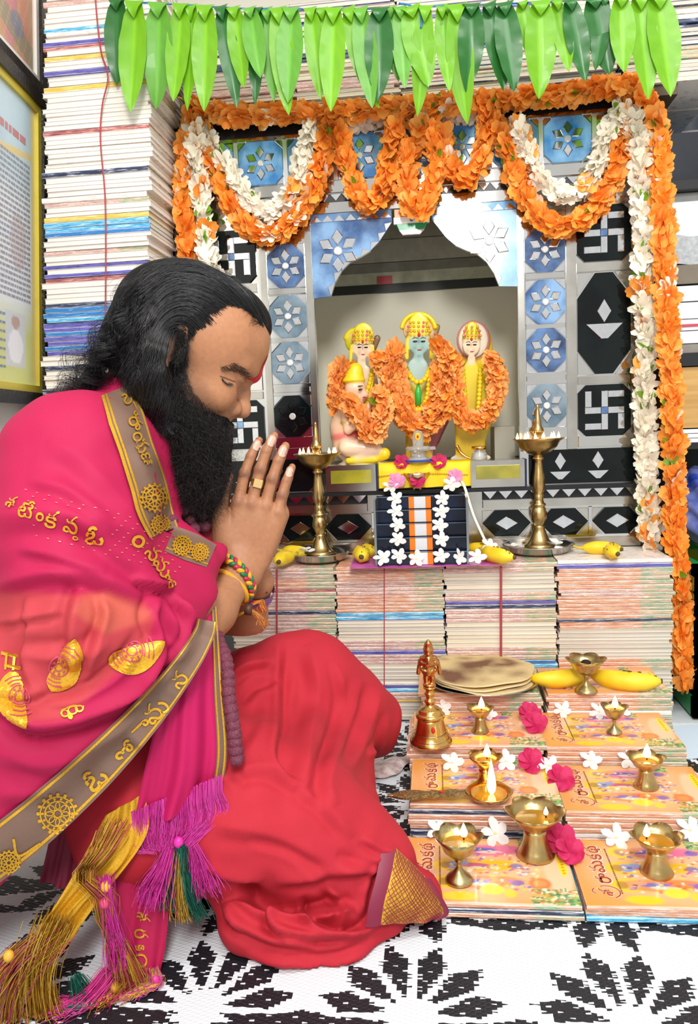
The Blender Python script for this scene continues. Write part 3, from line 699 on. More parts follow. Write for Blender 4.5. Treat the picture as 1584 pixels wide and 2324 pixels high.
# lower front: zigzag, strips, hexagons with diamonds
for x0, x1 in ((.115, .488), (-.56, -.165)):
    rect('dark_band', x0, x1, .485, .508, .000, .004, m_bkf); zigzag(x0, x1, .486, .508, int((x1-x0)/.036), -.002, False)
    rect('mirror_bar', x0, x1, .466, .484, -.002, .004, m_mir2); rect('mirror_bar', x0, x1, .362, .388, -.002, .004, m_mir2)
for xc in (.172, .307, .432, -.215, -.335, -.455):
    w, h = .058, .032; b = MB(); b.slab([(xc-w, .4275), (xc-.028, .4275-h), (xc+.028, .4275-h), (xc+w, .4275), (xc+.028, .4275+h), (xc-.028, .4275+h)], -.003, .004, bev=.0012); t = b.build('black_tile', m_blk, SH)
    q = MB(); q.slab([(xc-.027, .4275), (xc, .411), (xc+.027, .4275), (xc, .444)], -.006, -.003, bev=.0012); q.build('mirror_diamond', m_silv, t)
    for sx in (-1, 1):
        for sz in (-1, 1):
            q = MB(); q.slab([(xc+sx*w, .4275+sz*h), (xc+sx*w, .4275+sz*.004), (xc+sx*.032, .4275+sz*h)], -.001, .004, bev=.001); q.build('corner_mirror', m_mir2, t)
    rect('mirror_bar', xc+w+.001, xc+w+.009, .392, .463, -.002, .004, m_mir)
# mirror plinths at the niche
for x0, x1 in ((-.262, -.139), (.088, .215)):
    b = MB(); b.bbox_(x0, x1, -.028, .04, .518, .582); t = b.build('plinth', m_mir2, SH)
    q = MB(); q.slab([(x0+.012, .538), (x1-.012, .538), (x1-.012, .570), (x0+.012, .570)], -.031, -.028, bev=.001); q.build('plinth_reflection', mat('olive_reflection', '8f8a2e', .12, .2, coat=1, c2='b7ad35', nscale=14), t)  # yellow reflection in the mirror plinth, put into the colour of an inset
    q = MB(); q.bbox_(x1-.001, x1+.004, -.029, .041, .518, .583); q.build('plinth_edge', mat('edge_navy', '1a2340', .3), t)
# yellow cloth over the niche step
b = MB(); xs_ = np.linspace(-.134, .088, 26); prof = [(.10, .581), (.03, .582), (-.005, .582), (-.012, .578), (-.0135, .56), (-.0145, .54), (-.016, .522)]
b.grid([[(x, y+.0012*sin(x*140+z*60)*(z < .575), z+.0006*sin(x*90)) for x in xs_] for y, z in prof]); o = b.build('altar_cloth', mat('yellow_cloth', 'f4d313', .6, bump=.2, bscale=500), smooth=True)
tag(o, 'bright yellow cloth draped over the step of the niche', 'cloth')
b = MB()
for k in range(40): x = -.132+k*.0054; b.box((x, -.0165, .552+.004*sin(k*.1)), (.0045, .0012, .0022), R=rotm((0, 1, 0), -.5))
b.build('printed_cord', mat('cloth_cord', 'c98a1c', .6), o)
# ================================================================ mango leaf string
def leaf_mesh(L, wd, seed, m):
    """hanging lance-shaped leaf: top at the origin, folded over the string, tip at -L; midrib creased"""
    R = random.Random(seed); nu, nv = 18, 9; g = []; cs = []; bend = R.uniform(-.02, .03); tw = R.uniform(-.5, .5); wav = R.uniform(.0015, .004); ph = R.uniform(0, 6)
    for i in range(nu):
        t = i/(nu-1); w = max(wd/2*max(0, sin(pi*min(1, .10+.90*t)**.93))**.72, .0006)
        row = []
        for j in range(nv):
            s = (j/(nv-1))*2-1; a = tw*(t-.3); y = abs(s)*w*-.20+wav*.5*sin(t*26+ph)*abs(s)**2+bend*t*t; x = s*w
            row.append((x*cos(a)-y*sin(a), x*sin(a)+y*cos(a), -t*L)); vein = .5+.5*sin((t*L-abs(s)*w*.75)*900); k = (1.0-.10*vein*(abs(s) > .06)) if abs(s) > .13 else 1.25
            cs.append((k, k, k))
        g.append(row)
    b = MB(); b.grid(g, col=np.array(cs))
    # the folded stalk end in front of the string
    f = []; 
    for i in range(5):
        t = i/4; w = wd*.36*(1-t)**.8+.0008
        f.append([(s*w, -.005-.010*sin(t*pi)-abs(s)*.002, .004*(1-t)*0-t*L*.16+.002) for s in (-1, -.5, 0, .5, 1)])
    b.grid(f, col=(1.05, 1.05, 1.05)); return b.mesh('mango_leaf', m, smooth=True, vcol=True)
def leaf_mat(name, c, c2, rough=.42):
    m = mat(name, c, rough, coat=.05, transl=.18); nt = m.node_tree; N = nt.nodes; L = nt.links; bs = N['Principled BSDF']
    a = N.new('ShaderNodeAttribute'); a.attribute_name = 'Col'; mx = N.new('ShaderNodeMix'); mx.data_type = 'RGBA'; mx.blend_type = 'MULTIPLY'; mx.inputs[0].default_value = 1
    t = N.new('ShaderNodeTexNoise'); t.inputs['Scale'].default_value = 14; tc = N.new('ShaderNodeTexCoord'); L.new(tc.outputs['Object'], t.inputs[0])
    m2 = N.new('ShaderNodeMix'); m2.data_type = 'RGBA'; L.new(t.outputs[0], m2.inputs[0]); m2.inputs[6].default_value = (*lin(c), 1); m2.inputs[7].default_value = (*lin(c2), 1)
    L.new(m2.outputs[2], mx.inputs[6]); L.new(a.outputs[0], mx.inputs[7]); L.new(mx.outputs[2], bs.inputs['Base Color']); return m
LM = [leaf_mat('leaf_bright', '7dbb1c', '66a614'), leaf_mat('leaf_mid', '5a9c2c', '6cae3c'), leaf_mat('leaf_dark', '205e22', '2f7230', .34)]
YT = -.215
TO = thing('mango_leaf_string', 'row of glossy green mango leaves hanging from a blue string across the shrine', 'leaf garland', U(900, 20, YT))
def string_y(x): return np.interp(x, [230, 300, 560, 850, 1200, 1420, 1540], [-6, 4, 20, 20, 6, -8, -14])
b = MB(); b.tube([U(x, string_y(x), YT) for x in np.linspace(225, 1560, 40)], .0016, 6); b.tube(catmull([U(905, 8, YT-.004), U(930, 12, YT-.008), U(950, 26, YT-.006), U(957, 50, YT-.008), U(955, 64, YT-.008)], 5), .0022, 5)
b.build('string', mat('blue_string', '2e6fb4', .5), TO, smooth=True)
leaves = [(268, 262, 185, 52, 2), (308, 302, 265, 58, 0), (362, 352, 237, 62, 1), (412, 400, 240, 50, 0), (436, 430, 255, 36, 0), (468, 463, 250, 54, 0), (503, 540, 240, 42, 2), (532, 556, 202, 44, 0), (568, 592, 186, 46, 1), (606, 622, 232, 38, 1), (632, 655, 262, 50, 0), (662, 655, 236, 54, 1), (705, 728, 226, 40, 0), (731, 738, 200, 36, 0), (758, 752, 265, 52, 0), (790, 848, 240, 44, 0), (818, 845, 246, 48, 1), (862, 858, 224, 58, 2), (908, 918, 206, 40, 1), (932, 975, 192, 62, 0), (966, 950, 252, 42, 0), (1002, 1018, 218, 38, 0), (1036, 1055, 270, 54, 0), (1070, 1068, 198, 52, 2), (1108, 1148, 202, 44, 2), (1144, 1165, 212, 52, 2), (1184, 1206, 126, 38, 0), (1226, 1228, 217, 62, 0), (1262, 1292, 172, 38, 0), (1292, 1330, 182, 44, 2), (1346, 1385, 166, 60, 2), (1370, 1352, 172, 36, 2), (1408, 1415, 172, 48, 0), (1450, 1472, 226, 52, 0), (1492, 1521, 221, 60, 0), (585, 580, 238, 34, 2), (1020, 1010, 190, 36, 1), (885, 900, 180, 36, 1)]
for i, (xt, xp, yp, w, sh) in enumerate(leaves):
    yo = YT-.004*(i % 3)+(.012 if w < 39 else 0); a = U(xt, string_y(xt)+2, yo); e = U(xp, yp, yo); L_ = np.linalg.norm(e-a)
    me = leaf_mesh(L_, w/1750*1.68*1.08, i, LM[sh]); o = link('mango_leaf', me, TO, ORG[TO.name]); o.location = a-ORG[TO.name]
    o.rotation_euler = (0, -atan2(e[0]-a[0], a[2]-e[2]), 0)
    o.rotation_euler = (random.uniform(-.06, .04), -atan2(e[0]-a[0], a[2]-e[2]), 0)

# ================================================================ flower garlands
def flower_mesh(name, n, L, w, m, seed, cup=.5, notch=.12):
    R = random.Random(seed); b = MB()
    for k in range(n):
        a = 2*pi*k/n+R.uniform(-.25, .25); l = L*R.uniform(.8, 1.12); e = cup*R.uniform(.6, 1.35); g = []
        for i in range(6):
            t = i/5; ww = w*max(.05, sin(pi*(t*.84+.08)))**.55*(.55+.45*min(1, t*2)); row = []
            for j, s in enumerate((-1, -.5, 0, .5, 1)):
                r = l*t*(1-notch*.5*(j == 2)*(t > .95)+.0); el = e*(1-t*.55); x = r*cos(el); z = r*sin(el)+.16*ww*s*s+R.uniform(-.0004, .0004)
                row.append((x*cos(a)-s*ww*sin(a), x*sin(a)+s*ww*cos(a), z))
            g.append(row)
        b.grid(g)
    b.tube([(0, 0, -.006), (0, 0, .002)], [.0012, .002], 5)
    return b.mesh(name, m, smooth=True)
m_or = mat('orange_petal', 'ff9a26', .55, c2='ffb558', nscale=60, transl=.15); m_wh = mat('cream_petal', 'fffaec', .55, c2='fbf3e0', nscale=60, transl=.15)
m_or2 = mat('deep_orange_petal', 'fb8c1e', .55, c2='ffa846', nscale=60, transl=.15)
m_pk = mat('blush_petal', 'e6cdb8', .55, c2='f1e2d0', nscale=60, transl=.3); m_gb = mat('green_sprig', '7aa82a', .5, transl=.3)
m_so = mat('marigold_petal', 'fba04a', .6, c2='ffbe72', nscale=70, transl=.15)
FO = [flower_mesh('orange_flower', 5, .026, .0112, m, s, .5) for s, m in ((1, m_or), (2, m_or), (3, m_or2), (4, m_or))]
FWH = [flower_mesh('white_flower', 6, .025, .0078, m_wh, s, .55, 0) for s in (5, 6, 7)]
FP = [flower_mesh('blush_flower', 5, .024, .0075, m_pk, s, .5) for s in (8, 9)]
FG = [flower_mesh('green_sprig', 3, .022, .0075, m_gb, s, .4, -.2) for s in (11, 12)]
FS = [flower_mesh('orange_flower', 7, .017, .0065, m, s, .6) for s, m in ((13, m_so), (14, m_so), (15, m_or))]
m_thr = mat('garland_thread', 'efe6d6', .7)
def garland(label, pts, kind, group=None, Y=-.03, step=.0175, per=4, sc=1.0, mix=(), thick=.004, lift=0, world=False, name='flower_garland', green=.13, fan=0):
    p = catmull(pts if world else [U(q[0], q[1], q[2] if len(q) > 2 else Y) for q in pts], 10); n = max(3, int(plen(p)/step)); p = resample(p, n)
    th = thing(name, label, 'garland', p[0], group); b = MB(); b.tube(p, .0015, 5); b.build('thread', m_thr, th, smooth=True)
    t = np.gradient(p, axis=0); t /= np.linalg.norm(t, axis=1, keepdims=True); o0 = ORG[th.name]; R = random.Random(len(label)+int(abs(p[0][0])*1000)); cnt = 0
    fl = {'o': FO, 'w': FWH, 'p': FP, 's': FS}[kind]
    for i in range(n):
        ref = np.array([0, 1., 0]); a = np.cross(t[i], ref); a /= max(np.linalg.norm(a), 1e-6); c = np.cross(t[i], a); ph = R.uniform(0, 6.28)
        for q in range(per):
            if cnt >= 299: break
            if i % 3 == 2 and q == 0 and kind in 'ow': continue
            ang = ph+q*2*pi/per+R.uniform(-.3, .3); d = a*cos(ang)+c*sin(ang)*.8+t[i]*R.uniform(-.15, .75)
            me = R.choice(fl); r_ = R.random()
            for (pr, k2) in mix:
                if r_ < pr: me = R.choice({'o': FO, 'w': FWH, 'p': FP, 'g': FG}[k2]); break
                r_ -= pr
            if R.random() < green/per*1.0: me = R.choice(FG)
            o = link('flower', me, th, o0); o.location = p[i]+d*thick+t[i]*(R.uniform(-.004, .004)+(.0035, 0, -.0035)[i % 3])-o0
            o.rotation_euler = (Vector(d).to_track_quat('Z', 'Y')@Matrix.Rotation(R.uniform(0, 6.28), 3, 'Z').to_quaternion()).to_euler()
            s = 1.18*sc*R.uniform(.85, 1.12); o.scale = (s, s, s); cnt += 1
    return th
OW = ((.05, 'w'),); WO = ((.05, 'o'),)
garland('orange garland strung along the top edge of the shrine', [(430, 246), (540, 262), (640, 258), (760, 256), (900, 244), (1060, 234), (1200, 222), (1330, 206), (1440, 192)], 'o', Y=-.045, mix=OW, sc=.95)
garland('blush white garland under the orange one above the arch', [(800, 282), (900, 272), (1000, 266), (1090, 262)], 'p', Y=-.022, sc=.8, per=3)
garland('short orange garland hanging down the left edge of the shrine', [(440, 262), (424, 330), (418, 420), (420, 510), (432, 600)], 'o', Y=-.04, mix=OW)
garland('short white garland hanging beside the left edge of the shrine', [(448, 290), (446, 360), (454, 430), (462, 500), (474, 590), (490, 640)], 'w', Y=-.05, mix=WO)
garland('orange swag over the star tile next to the tall corner pile', [(462, 300), (484, 380), (520, 460), (560, 515), (605, 532), (660, 505), (705, 440), (728, 370), (745, 280)], 'o', Y=-.035, mix=OW)
garland('white swag inside the orange one next to the tall corner pile', [(462, 300), (500, 356), (535, 410), (570, 458), (605, 480), (645, 458), (675, 412), (688, 350), (706, 290)], 'w', Y=-.045, sc=.9, mix=WO)
garland('narrow orange swag over the left side of the arch', [(768, 290), (785, 360), (805, 425), (842, 460), (874, 420), (885, 350), (898, 282)], 'o', Y=-.035, sc=.95)
garland('orange garland tail ending above the tricolour piece, left strand', [(985, 285), (935, 330), (925, 390), (928, 440), (935, 470)], 'o', Y=-.04, sc=.95)
garland('orange garland tail ending above the tricolour piece, right strand', [(945, 280), (990, 335), (985, 400), (975, 440), (962, 475)], 'o', Y=-.05, sc=.95)
garland('narrow orange swag over the right side of the arch', [(1000, 300), (1018, 360), (1045, 405), (1080, 385), (1098, 330), (1108, 268)], 'o', Y=-.035, sc=.95, mix=OW)
garland('orange swag over the star tile near the long hanging garlands', [(1112, 270), (1150, 330), (1175, 400), (1205, 465), (1255, 510), (1310, 505), (1365, 455), (1400, 385), (1415, 310), (1428, 250)], 'o', Y=-.04, mix=OW)
garland('white swag inside the orange one near the long hanging garlands', [(1172, 278), (1196, 340), (1228, 405), (1275, 440), (1325, 425), (1358, 370), (1378, 310), (1405, 252)], 'w', Y=-.05, sc=.9, mix=WO)
garland('long white garland hanging down the right side of the shrine', [(1425, 255), (1452, 330), (1456, 430), (1462, 540), (1458, 650), (1468, 760), (1462, 870), (1466, 980), (1470, 1090), (1472, 1190), (1478, 1236)], 'w', Y=-.055, step=.0165, mix=WO)
garland('long orange garland hanging past the shrine to the magazine steps', [(1450, 215, -.05), (1490, 280, -.06), (1500, 400, -.08), (1505, 560, -.09), (1515, 720, -.10), (1522, 880, -.11), (1530, 1040, -.12), (1532, 1180, -.12), (1540, 1300, -.13), (1548, 1420, -.14), (1553, 1540, -.14)], 'o', step=.0178, mix=((.06, 'w'),), sc=.95)
# ================================================================ statues in the niche
def px2m(p): return ((np.asarray(p)-CAM)@FW)/F
m_paint = mat('painted_plaster_figure', rough=.35, attr='Col', coat=.3)
def statue(label, build, lo, hi, base, h=.0026):
    s = SDF(lo, hi, h); build(s); v, f = s.mesh(); c = s.colors(v, .0015); v = relax(v, f, 1, .4)
    th = thing('deity_statue', label, 'statue', base); b = MB(); b.add(v, f, 0, c); b.build('figure', m_paint, th, smooth=True, vcol=True); return th
def dot(th, name, p, r, m, sx=1, sz=1):
    b = MB(); b.ell(p, (r*sx, r*.5, r*sz), nu=10, nv=6); return b.build(name, m, th, smooth=True)
m_red = mat('vermilion', 'c8281e', .7); m_eye = mat('eye_dark', '23201f', .4); m_bead = mat('yellow_bead', 'f2d61a', .5, c2='e3bd12', nscale=200)
m_lip = mat('painted_lip', 'b8564a', .5); m_jas = mat('yellow_bud', 'f6dd2c', .5, transl=.2)
def beads(th, pts, r, m, name='bead_string', n=None):
    p = catmull(pts, 8); n = n or int(plen(p)/(r*1.5)); p = resample(p, n); b = MB()
    for q in p: b.ell(q, (r, r, r), nu=7, nv=5)
    return b.build(name, m, th, smooth=True)
SY = .12
def S_(x, y, Y=SY): return U(x, y, Y)
k_ = px2m(S_(950, 900))
def face(th, x, y, Y, s=1):
    for dx in (-9, 9): dot(th, 'eye', S_(x+dx*s, y-3*s, Y), 4.2*k_*s, m_eye, 1.3, .55)
    for dx in (-9, 9):
        b = MB(); b.tube([S_(x+dx*s-6*s, y-9*s, Y), S_(x+dx*s, y-12*s, Y), S_(x+dx*s+6*s, y-10*s, Y)], .8*k_, 5); b.build('eyebrow', m_eye, th)
    dot(th, 'mouth', S_(x+1, y+16*s, Y), 4.5*k_*s, m_lip, 1.2, .45); dot(th, 'tilak', S_(x, y-18*s, Y), 4*k_*s, m_red, .9, 1.2)
def rama(s):
    G, Yl, Bl = '9bc0b8', 'f0d51c', 'a9d2dc'
    s.ell(S_(952, 1046), (48*k_, 34*k_, 12*k_), .004, col='8fb6b4'); s.chain([S_(950, 1035), S_(947, 960), S_(945, 900)], [30*k_, 27*k_, 28*k_], .006, col='e0bb2a')
    s.cone(S_(975, 1020, SY+.01), S_(995, 940, SY+.02), 12*k_, 30*k_, .01, col='a8586c'); s.cone(S_(990, 1000, SY+.02), S_(1003, 930, SY+.02), 8*k_, 14*k_, .005, col='5d4a2c')
    s.chain([S_(945, 905), S_(947, 870)], [30*k_, 32*k_], .006, col='e2c82a'); s.chain([S_(947, 868), S_(948, 835)], [32*k_, 24*k_], .006, col='b5d0c8'); s.cone(S_(948, 838), S_(950, 808), 12*k_, 12*k_, .006, col=G)
    s.ell(S_(951, 776, SY-.005), (25*k_, 26*k_, 30*k_), .003, col=G); s.ell(S_(951, 781, SY-.031), (3.5*k_, 5*k_, 9*k_), .003, col=G); s.ell(S_(951, 798, SY-.02), (13*k_, 10*k_, 8*k_), .004, col=G)
    for dx in (-27, 27): s.cone(S_(951+dx, 770, SY), S_(951+dx*1.05, 812, SY), 5*k_, 6*k_, .004, col=Yl)
    s.chain([S_(950, 752), S_(950, 735), S_(949, 720)], [27*k_, 23*k_, 13*k_], .006, col=Yl); s.ell(S_(950, 752, SY-.01), (27*k_, 22*k_, 8*k_), .003, col=Yl)
    for a in np.linspace(.15, pi-.15, 15): s.ell(S_(950+38*cos(a), 748-36*sin(a), SY+.02), 5.5*k_, .003, col=Yl)
    s.ell(S_(950, 748, SY+.025), (36*k_, 5*k_, 35*k_), .003, col='e6b78e')
    s.chain([S_(916, 846), S_(908, 895, SY-.01), S_(926, 850, SY-.045)], [11*k_, 9*k_, 7*k_], .004, col=Bl); s.ell(S_(930, 822, SY-.05), (10*k_, 5*k_, 14*k_), .004, col=Bl)
    for q in range(4): s.cone(S_(924+4*q, 815, SY-.05), S_(923+4.5*q, 797+abs(q-1.5)*3, SY-.05), 2.6*k_, 2*k_, .001, col=Bl)
    s.chain([S_(980, 846), S_(990, 900), S_(985, 930)], [11*k_, 9*k_, 8*k_], .004, col=Bl); s.cone(S_(980, 790, SY+.03), S_(992, 742, SY+.03), 6*k_, 7*k_, .003, col='8f7656')
st = statue('blue-green faced crowned standing deity statue in the middle of the niche', rama, S_(860, 1075, SY+.05)-.05, S_(1040, 700, SY-.05)+np.array([.05, .15, .03]), S_(950, 1055))
face(st, 951, 778, SY-.0365)
beads(st, [S_(918, 838, SY-.05), S_(922, 900, SY-.06), S_(930, 1-1+960-50, SY-.06), S_(948, 912+20, SY-.066), S_(968, 905, SY-.06), S_(974, 860, SY-.055), S_(980, 836, SY-.045)], 6*k_, m_bead)
beads(st, [S_(924, 840, SY-.045), S_(935, 860, SY-.062), S_(950, 868, SY-.066), S_(966, 858, SY-.062), S_(974, 838, SY-.045)], 6*k_, m_bead)
b = MB(); b.tube([S_(949, 868, SY-.062), S_(949, 890, SY-.064), S_(949, 920, SY-.064)], [2*k_, 7*k_, 6*k_], 8, flat=.5); b.build('green_pendant', mat('green_foil', '2fae3c', .3, coat=.5), st, smooth=True)
def crown_gems(th, x, y, r, Y, n=9):
    for row, (dy, f_) in enumerate(((2, 1.0), (-9, .9), (-18, .72))):
        for q in range(n-row*2):
            a = pi*(q+.5)/(n-row*2); dot(th, 'crown_bead', S_(x-r*f_*cos(a), y+dy, Y-r*f_*.8*k_*sin(a)), 3.0*k_, (mat('crown_gold', 'd9a514', .35, .3), mat('crown_pink', 'd8627a', .4))[(q+row) % 4 == 1], 1, 1.1)
def laksh(s):
    G, Yl = 'f0d3b0', 'f0d51c'
    s.ell(S_(820, 1046), (42*k_, 32*k_, 12*k_), .004, col='f1e0c0'); s.chain([S_(818, 1040), S_(816, 950), S_(818, 900)], [28*k_, 26*k_, 27*k_], .006, col='e8c840')
    s.chain([S_(818, 905), S_(818, 860), S_(820, 845)], [29*k_, 30*k_, 20*k_], .006, col=G); s.cone(S_(820, 845), S_(820, 815), 10*k_, 10*k_, .005, col=G)
    s.ell(S_(821, 788, SY-.005), (22*k_, 23*k_, 27*k_), .003, col=G); s.ell(S_(823, 793, SY-.029), (3*k_, 4.5*k_, 8*k_), .003, col=G); s.ell(S_(822, 807, SY-.018), (11*k_, 9*k_, 7*k_), .004, col=G)
    s.chain([S_(822, 768), S_(824, 755), S_(824, 746)], [24*k_, 22*k_, 12*k_], .006, col=Yl); s.ell(S_(822, 772, SY-.01), (24*k_, 18*k_, 7*k_), .003, col=Yl)
    for a in np.linspace(.4, pi-.3, 12): s.ell(S_(808+24*cos(a), 775-26*sin(a), SY+.02), 6*k_, .003, col='e2cf20')
    s.ell(S_(806, 775, SY+.02), (24*k_, 6*k_, 26*k_), .003, col='cfc01c')
    for dx in (-24, 24): s.cone(S_(821+dx, 785, SY), S_(821+dx*1.1, 830, SY), 5*k_, 5*k_, .004, col=Yl)
    s.chain([S_(792, 850), S_(782, 890), S_(800, 880, SY-.04)], [9*k_, 8*k_, 7*k_], .004, col=G); s.chain([S_(846, 850), S_(856, 895), S_(850, 930)], [9*k_, 8*k_, 7*k_], .004, col=G)
    s.cone(S_(846, 800, SY+.03), S_(856, 768, SY+.03), 5*k_, 8*k_, .003, col='8a6a4c')
st = statue('cream faced crowned standing deity statue behind the kneeling figure', laksh, S_(760, 1075, SY+.05)-.05, S_(890, 730, SY-.05)+np.array([.03, .15, .03]), S_(820, 1055))
face(st, 823, 791, SY-.0335, .85); crown_gems(st, 823, 770, 24, SY-.004)
beads(st, [S_(800, 842, SY-.045), S_(806, 880, SY-.06), S_(820, 905, SY-.066), S_(836, 880, SY-.06), S_(844, 842, SY-.045)], 6*k_, m_bead); beads(st, [S_(796, 850, SY-.045), S_(804, 900, SY-.06), S_(822, 930, SY-.064), S_(840, 890, SY-.06), S_(848, 848, SY-.045)], 3.6*k_, m_jas)
def sita(s):
    G, Yl = 'f3d7b4', 'f0d60f'
    s.ell(S_(1068, 1040), (46*k_, 32*k_, 11*k_), .004, col='efe0c4'); s.chain([S_(1068, 1036), S_(1066, 960), S_(1068, 900)], [34*k_, 33*k_, 27*k_], .006, col='eac81a'); s.cone(S_(1095, 990, SY), S_(1110, 950, SY), 10*k_, 12*k_, .01, col='f0dc3a')
    s.chain([S_(1068, 905), S_(1068, 860), S_(1069, 838)], [28*k_, 28*k_, 18*k_], .006, col=Yl); s.cone(S_(1069, 838), S_(1070, 815), 10*k_, 10*k_, .005, col=G)
    s.ell(S_(1070, 782, SY-.005), (21*k_, 23*k_, 26*k_), .003, col=G); s.ell(S_(1070, 787, SY-.029), (3*k_, 4.5*k_, 7*k_), .003, col=G); s.ell(S_(1070, 800, SY-.018), (11*k_, 9*k_, 7*k_), .004, col=G)
    s.chain([S_(1070, 762), S_(1071, 750), S_(1072, 738)], [20*k_, 17*k_, 9*k_], .006, col=Yl)
    s.ell(S_(1074, 772, SY+.018), (33*k_, 5*k_, 40*k_), .003, col='f5e7cf'); s.ell(S_(1074, 772, SY+.024), (38*k_, 5*k_, 44*k_), .003, col='c9425a'); s.ell(S_(1082, 790, SY+.03), (36*k_, 6*k_, 58*k_), .003, col='e8c818')
    s.chain([S_(1045, 850), S_(1040, 890), S_(1052, 862, SY-.04)], [9*k_, 8*k_, 6*k_], .004, col=Yl); s.ell(S_(1053, 845, SY-.045), (8*k_, 4*k_, 13*k_), .004, col=G)
    s.chain([S_(1094, 850), S_(1104, 890), S_(1100, 930)], [9*k_, 8*k_, 7*k_], .004, col=Yl)
st = statue('yellow robed deity statue with pink-edged veil beside the glass jar', sita, S_(1010, 1070, SY+.05)-.05, S_(1135, 725, SY-.05)+np.array([.03, .15, .03]), S_(1068, 1050))
face(st, 1070, 785, SY-.0335, .82); crown_gems(st, 1071, 760, 20, SY-.002, 7); st0 = [o for o in COL.objects if o.name == 'deity_statue'][0]; crown_gems(st0, 950, 750, 27, SY-.006)
beads(st, [S_(1050, 840, SY-.04), S_(1054, 890, SY-.055), S_(1058, 950, SY-.06), S_(1070, 968, SY-.064), S_(1082, 950, SY-.06), S_(1088, 890, SY-.055), S_(1090, 840, SY-.04)], 6*k_, m_jas)
HY = .045; kh = px2m(S_(820, 950, HY))
def hanu(s):
    G, Yl, H_ = 'f0c9a8', 'e9cf22', HY
    s.ell(S_(825, 1056, H_), (62*kh, 40*kh, 14*kh), .004, col='efe2c4')
    s.chain([S_(785, 1015, H_), S_(780, 970, H_), S_(800, 910, H_)], [30*kh, 30*kh, 26*kh], .01, col=G); s.ell(S_(785, 990, H_), (34*kh, 34*kh, 18*kh), .006, col='d8646a')
    s.chain([S_(790, 1015, H_-.03), S_(850, 1020, H_-.035), S_(812, 1042, H_-.035)], [22*kh, 15*kh, 11*kh], .006, col='f1d0b4'); s.chain([S_(835, 1044, H_-.03), S_(872, 1030, H_-.03)], [9*kh, 14*kh], .004, col=Yl); s.chain([S_(790, 1046, H_-.04), S_(850, 1042, H_-.04)], [7*kh, 9*kh], .004, col=Yl)
    s.cone(S_(800, 910, H_), S_(808, 895, H_), 12*kh, 12*kh, .006, col=G); s.ell(S_(806, 882, H_), (24*kh, 24*kh, 24*kh), .004, col=G); s.ell(S_(824, 897, H_-.005), (13*kh, 12*kh, 11*kh), .006, col='edbfa2')
    s.ell(S_(802, 864, H_), (27*kh, 26*kh, 8*kh), .003, col=Yl); s.chain([S_(804, 858, H_), S_(806, 842, H_), S_(808, 834, H_)], [23*kh, 18*kh, 9*kh], .005, col=Yl); s.ell(S_(782, 842, H_+.02), (12*kh, 8*kh, 26*kh), .006, col='f2efe6')
    s.chain([S_(782, 930, H_-.03), S_(790, 975, H_-.045), S_(830, 950, H_-.05), S_(838, 920, H_-.045)], [11*kh, 10*kh, 8*kh, 6*kh], .004, col=G); s.ell(S_(786, 958, H_-.038), (13*kh, 13*kh, 4*kh), .003, col='c9a62a')
st = statue('kneeling pink bodied deity statue with yellow cap and folded hands', hanu, S_(735, 1085, HY-.05)-.03, S_(900, 815, HY+.06)+.03, S_(820, 1066, HY))
dot(st, 'eye', S_(818, 884, HY-.0265), 3.5*kh, m_eye, 1.4, .6); dot(st, 'eyebrow', S_(818, 876, HY-.026), 4*kh, m_eye, 1.6, .3); dot(st, 'mouth', S_(828, 901, HY-.018), 3*kh, m_lip, 1.5, .4)
garland('orange garland hung round the cream faced statue', [(784, 826), (766, 855), (765, 900), (775, 935), (812, 960), (850, 930), (880, 890), (884, 845), (862, 818)], 's', Y=.045, step=.014, per=5, sc=1.3, green=.03)
garland('orange garland hung round the blue-green faced statue', [(902, 792), (886, 826), (888, 880), (905, 930), (930, 965), (955, 972), (985, 955), (1012, 910), (1018, 850), (1012, 805), (1000, 786)], 's', Y=.04, step=.0135, per=5, sc=1.35, green=.03)
garland('orange garland hung round the yellow robed statue', [(1030, 818), (1027, 855), (1035, 905), (1050, 945), (1080, 958), (1112, 930), (1128, 880), (1124, 838), (1112, 815)], 's', Y=.05, step=.0135, per=5, sc=1.3, green=.03)
garland('orange garland hung from the kneeling statue', [(776, 905), (800, 925), (825, 955), (845, 990), (862, 960), (870, 925), (862, 900)], 's', Y=-.02, step=.013, per=5, sc=1.3, green=.03)
garland('second loop of orange flowers on the blue-green faced statue', [(905, 830), (915, 900), (940, 950), (955, 990), (970, 950), (992, 900), (998, 830)], 's', Y=.055, step=.015, per=4, sc=1.2, green=.03)
# ================================================================ brass and steel
m_br = mat('brass', 'd2b67c', .28, 1.0, c2='b59a62', nscale=30); m_brd = mat('old_brass', 'a8935f', .3, 1.0, c2='c8b888', nscale=50)
m_st = mat('steel', 'c8c6c2', .18, 1.0, noise=.1); m_gold = mat('gold_brass', 'dcae62', .2, 1.0)
m_fl = bpy.data.materials.new('flame'); m_fl.use_nodes = True; _n = m_fl.node_tree.nodes; _n.remove(_n['Principled BSDF']); _e = _n.new('ShaderNodeEmission'); _e.inputs[0].default_value = (1, .62, .25, 1); _e.inputs[1].default_value = 9; m_fl.node_tree.links.new(_e.outputs[0], _n['Material Output'].inputs[0])
m_wick = mat('burnt_wick', '2a1c14', .9); m_oil = mat('lamp_oil', 'b98a2a', .08, .3, coat=1)
def flame(th, p, h, r, name='flame'):
    b = MB(); pr = [(0, 0), (.75, .12), (1, .28), (.85, .45), (.5, .7), (.2, .9), (0, 1)]
    b.lathe([(a*r, z*h) for a, z in pr], 10, p); b.build(name, m_fl, th, smooth=True)
    b = MB(); b.tube([np.asarray(p)+(0, 0, -.005), np.asarray(p)+(0, 0, .002)], .0012, 5); b.build('wick', m_wick, th)
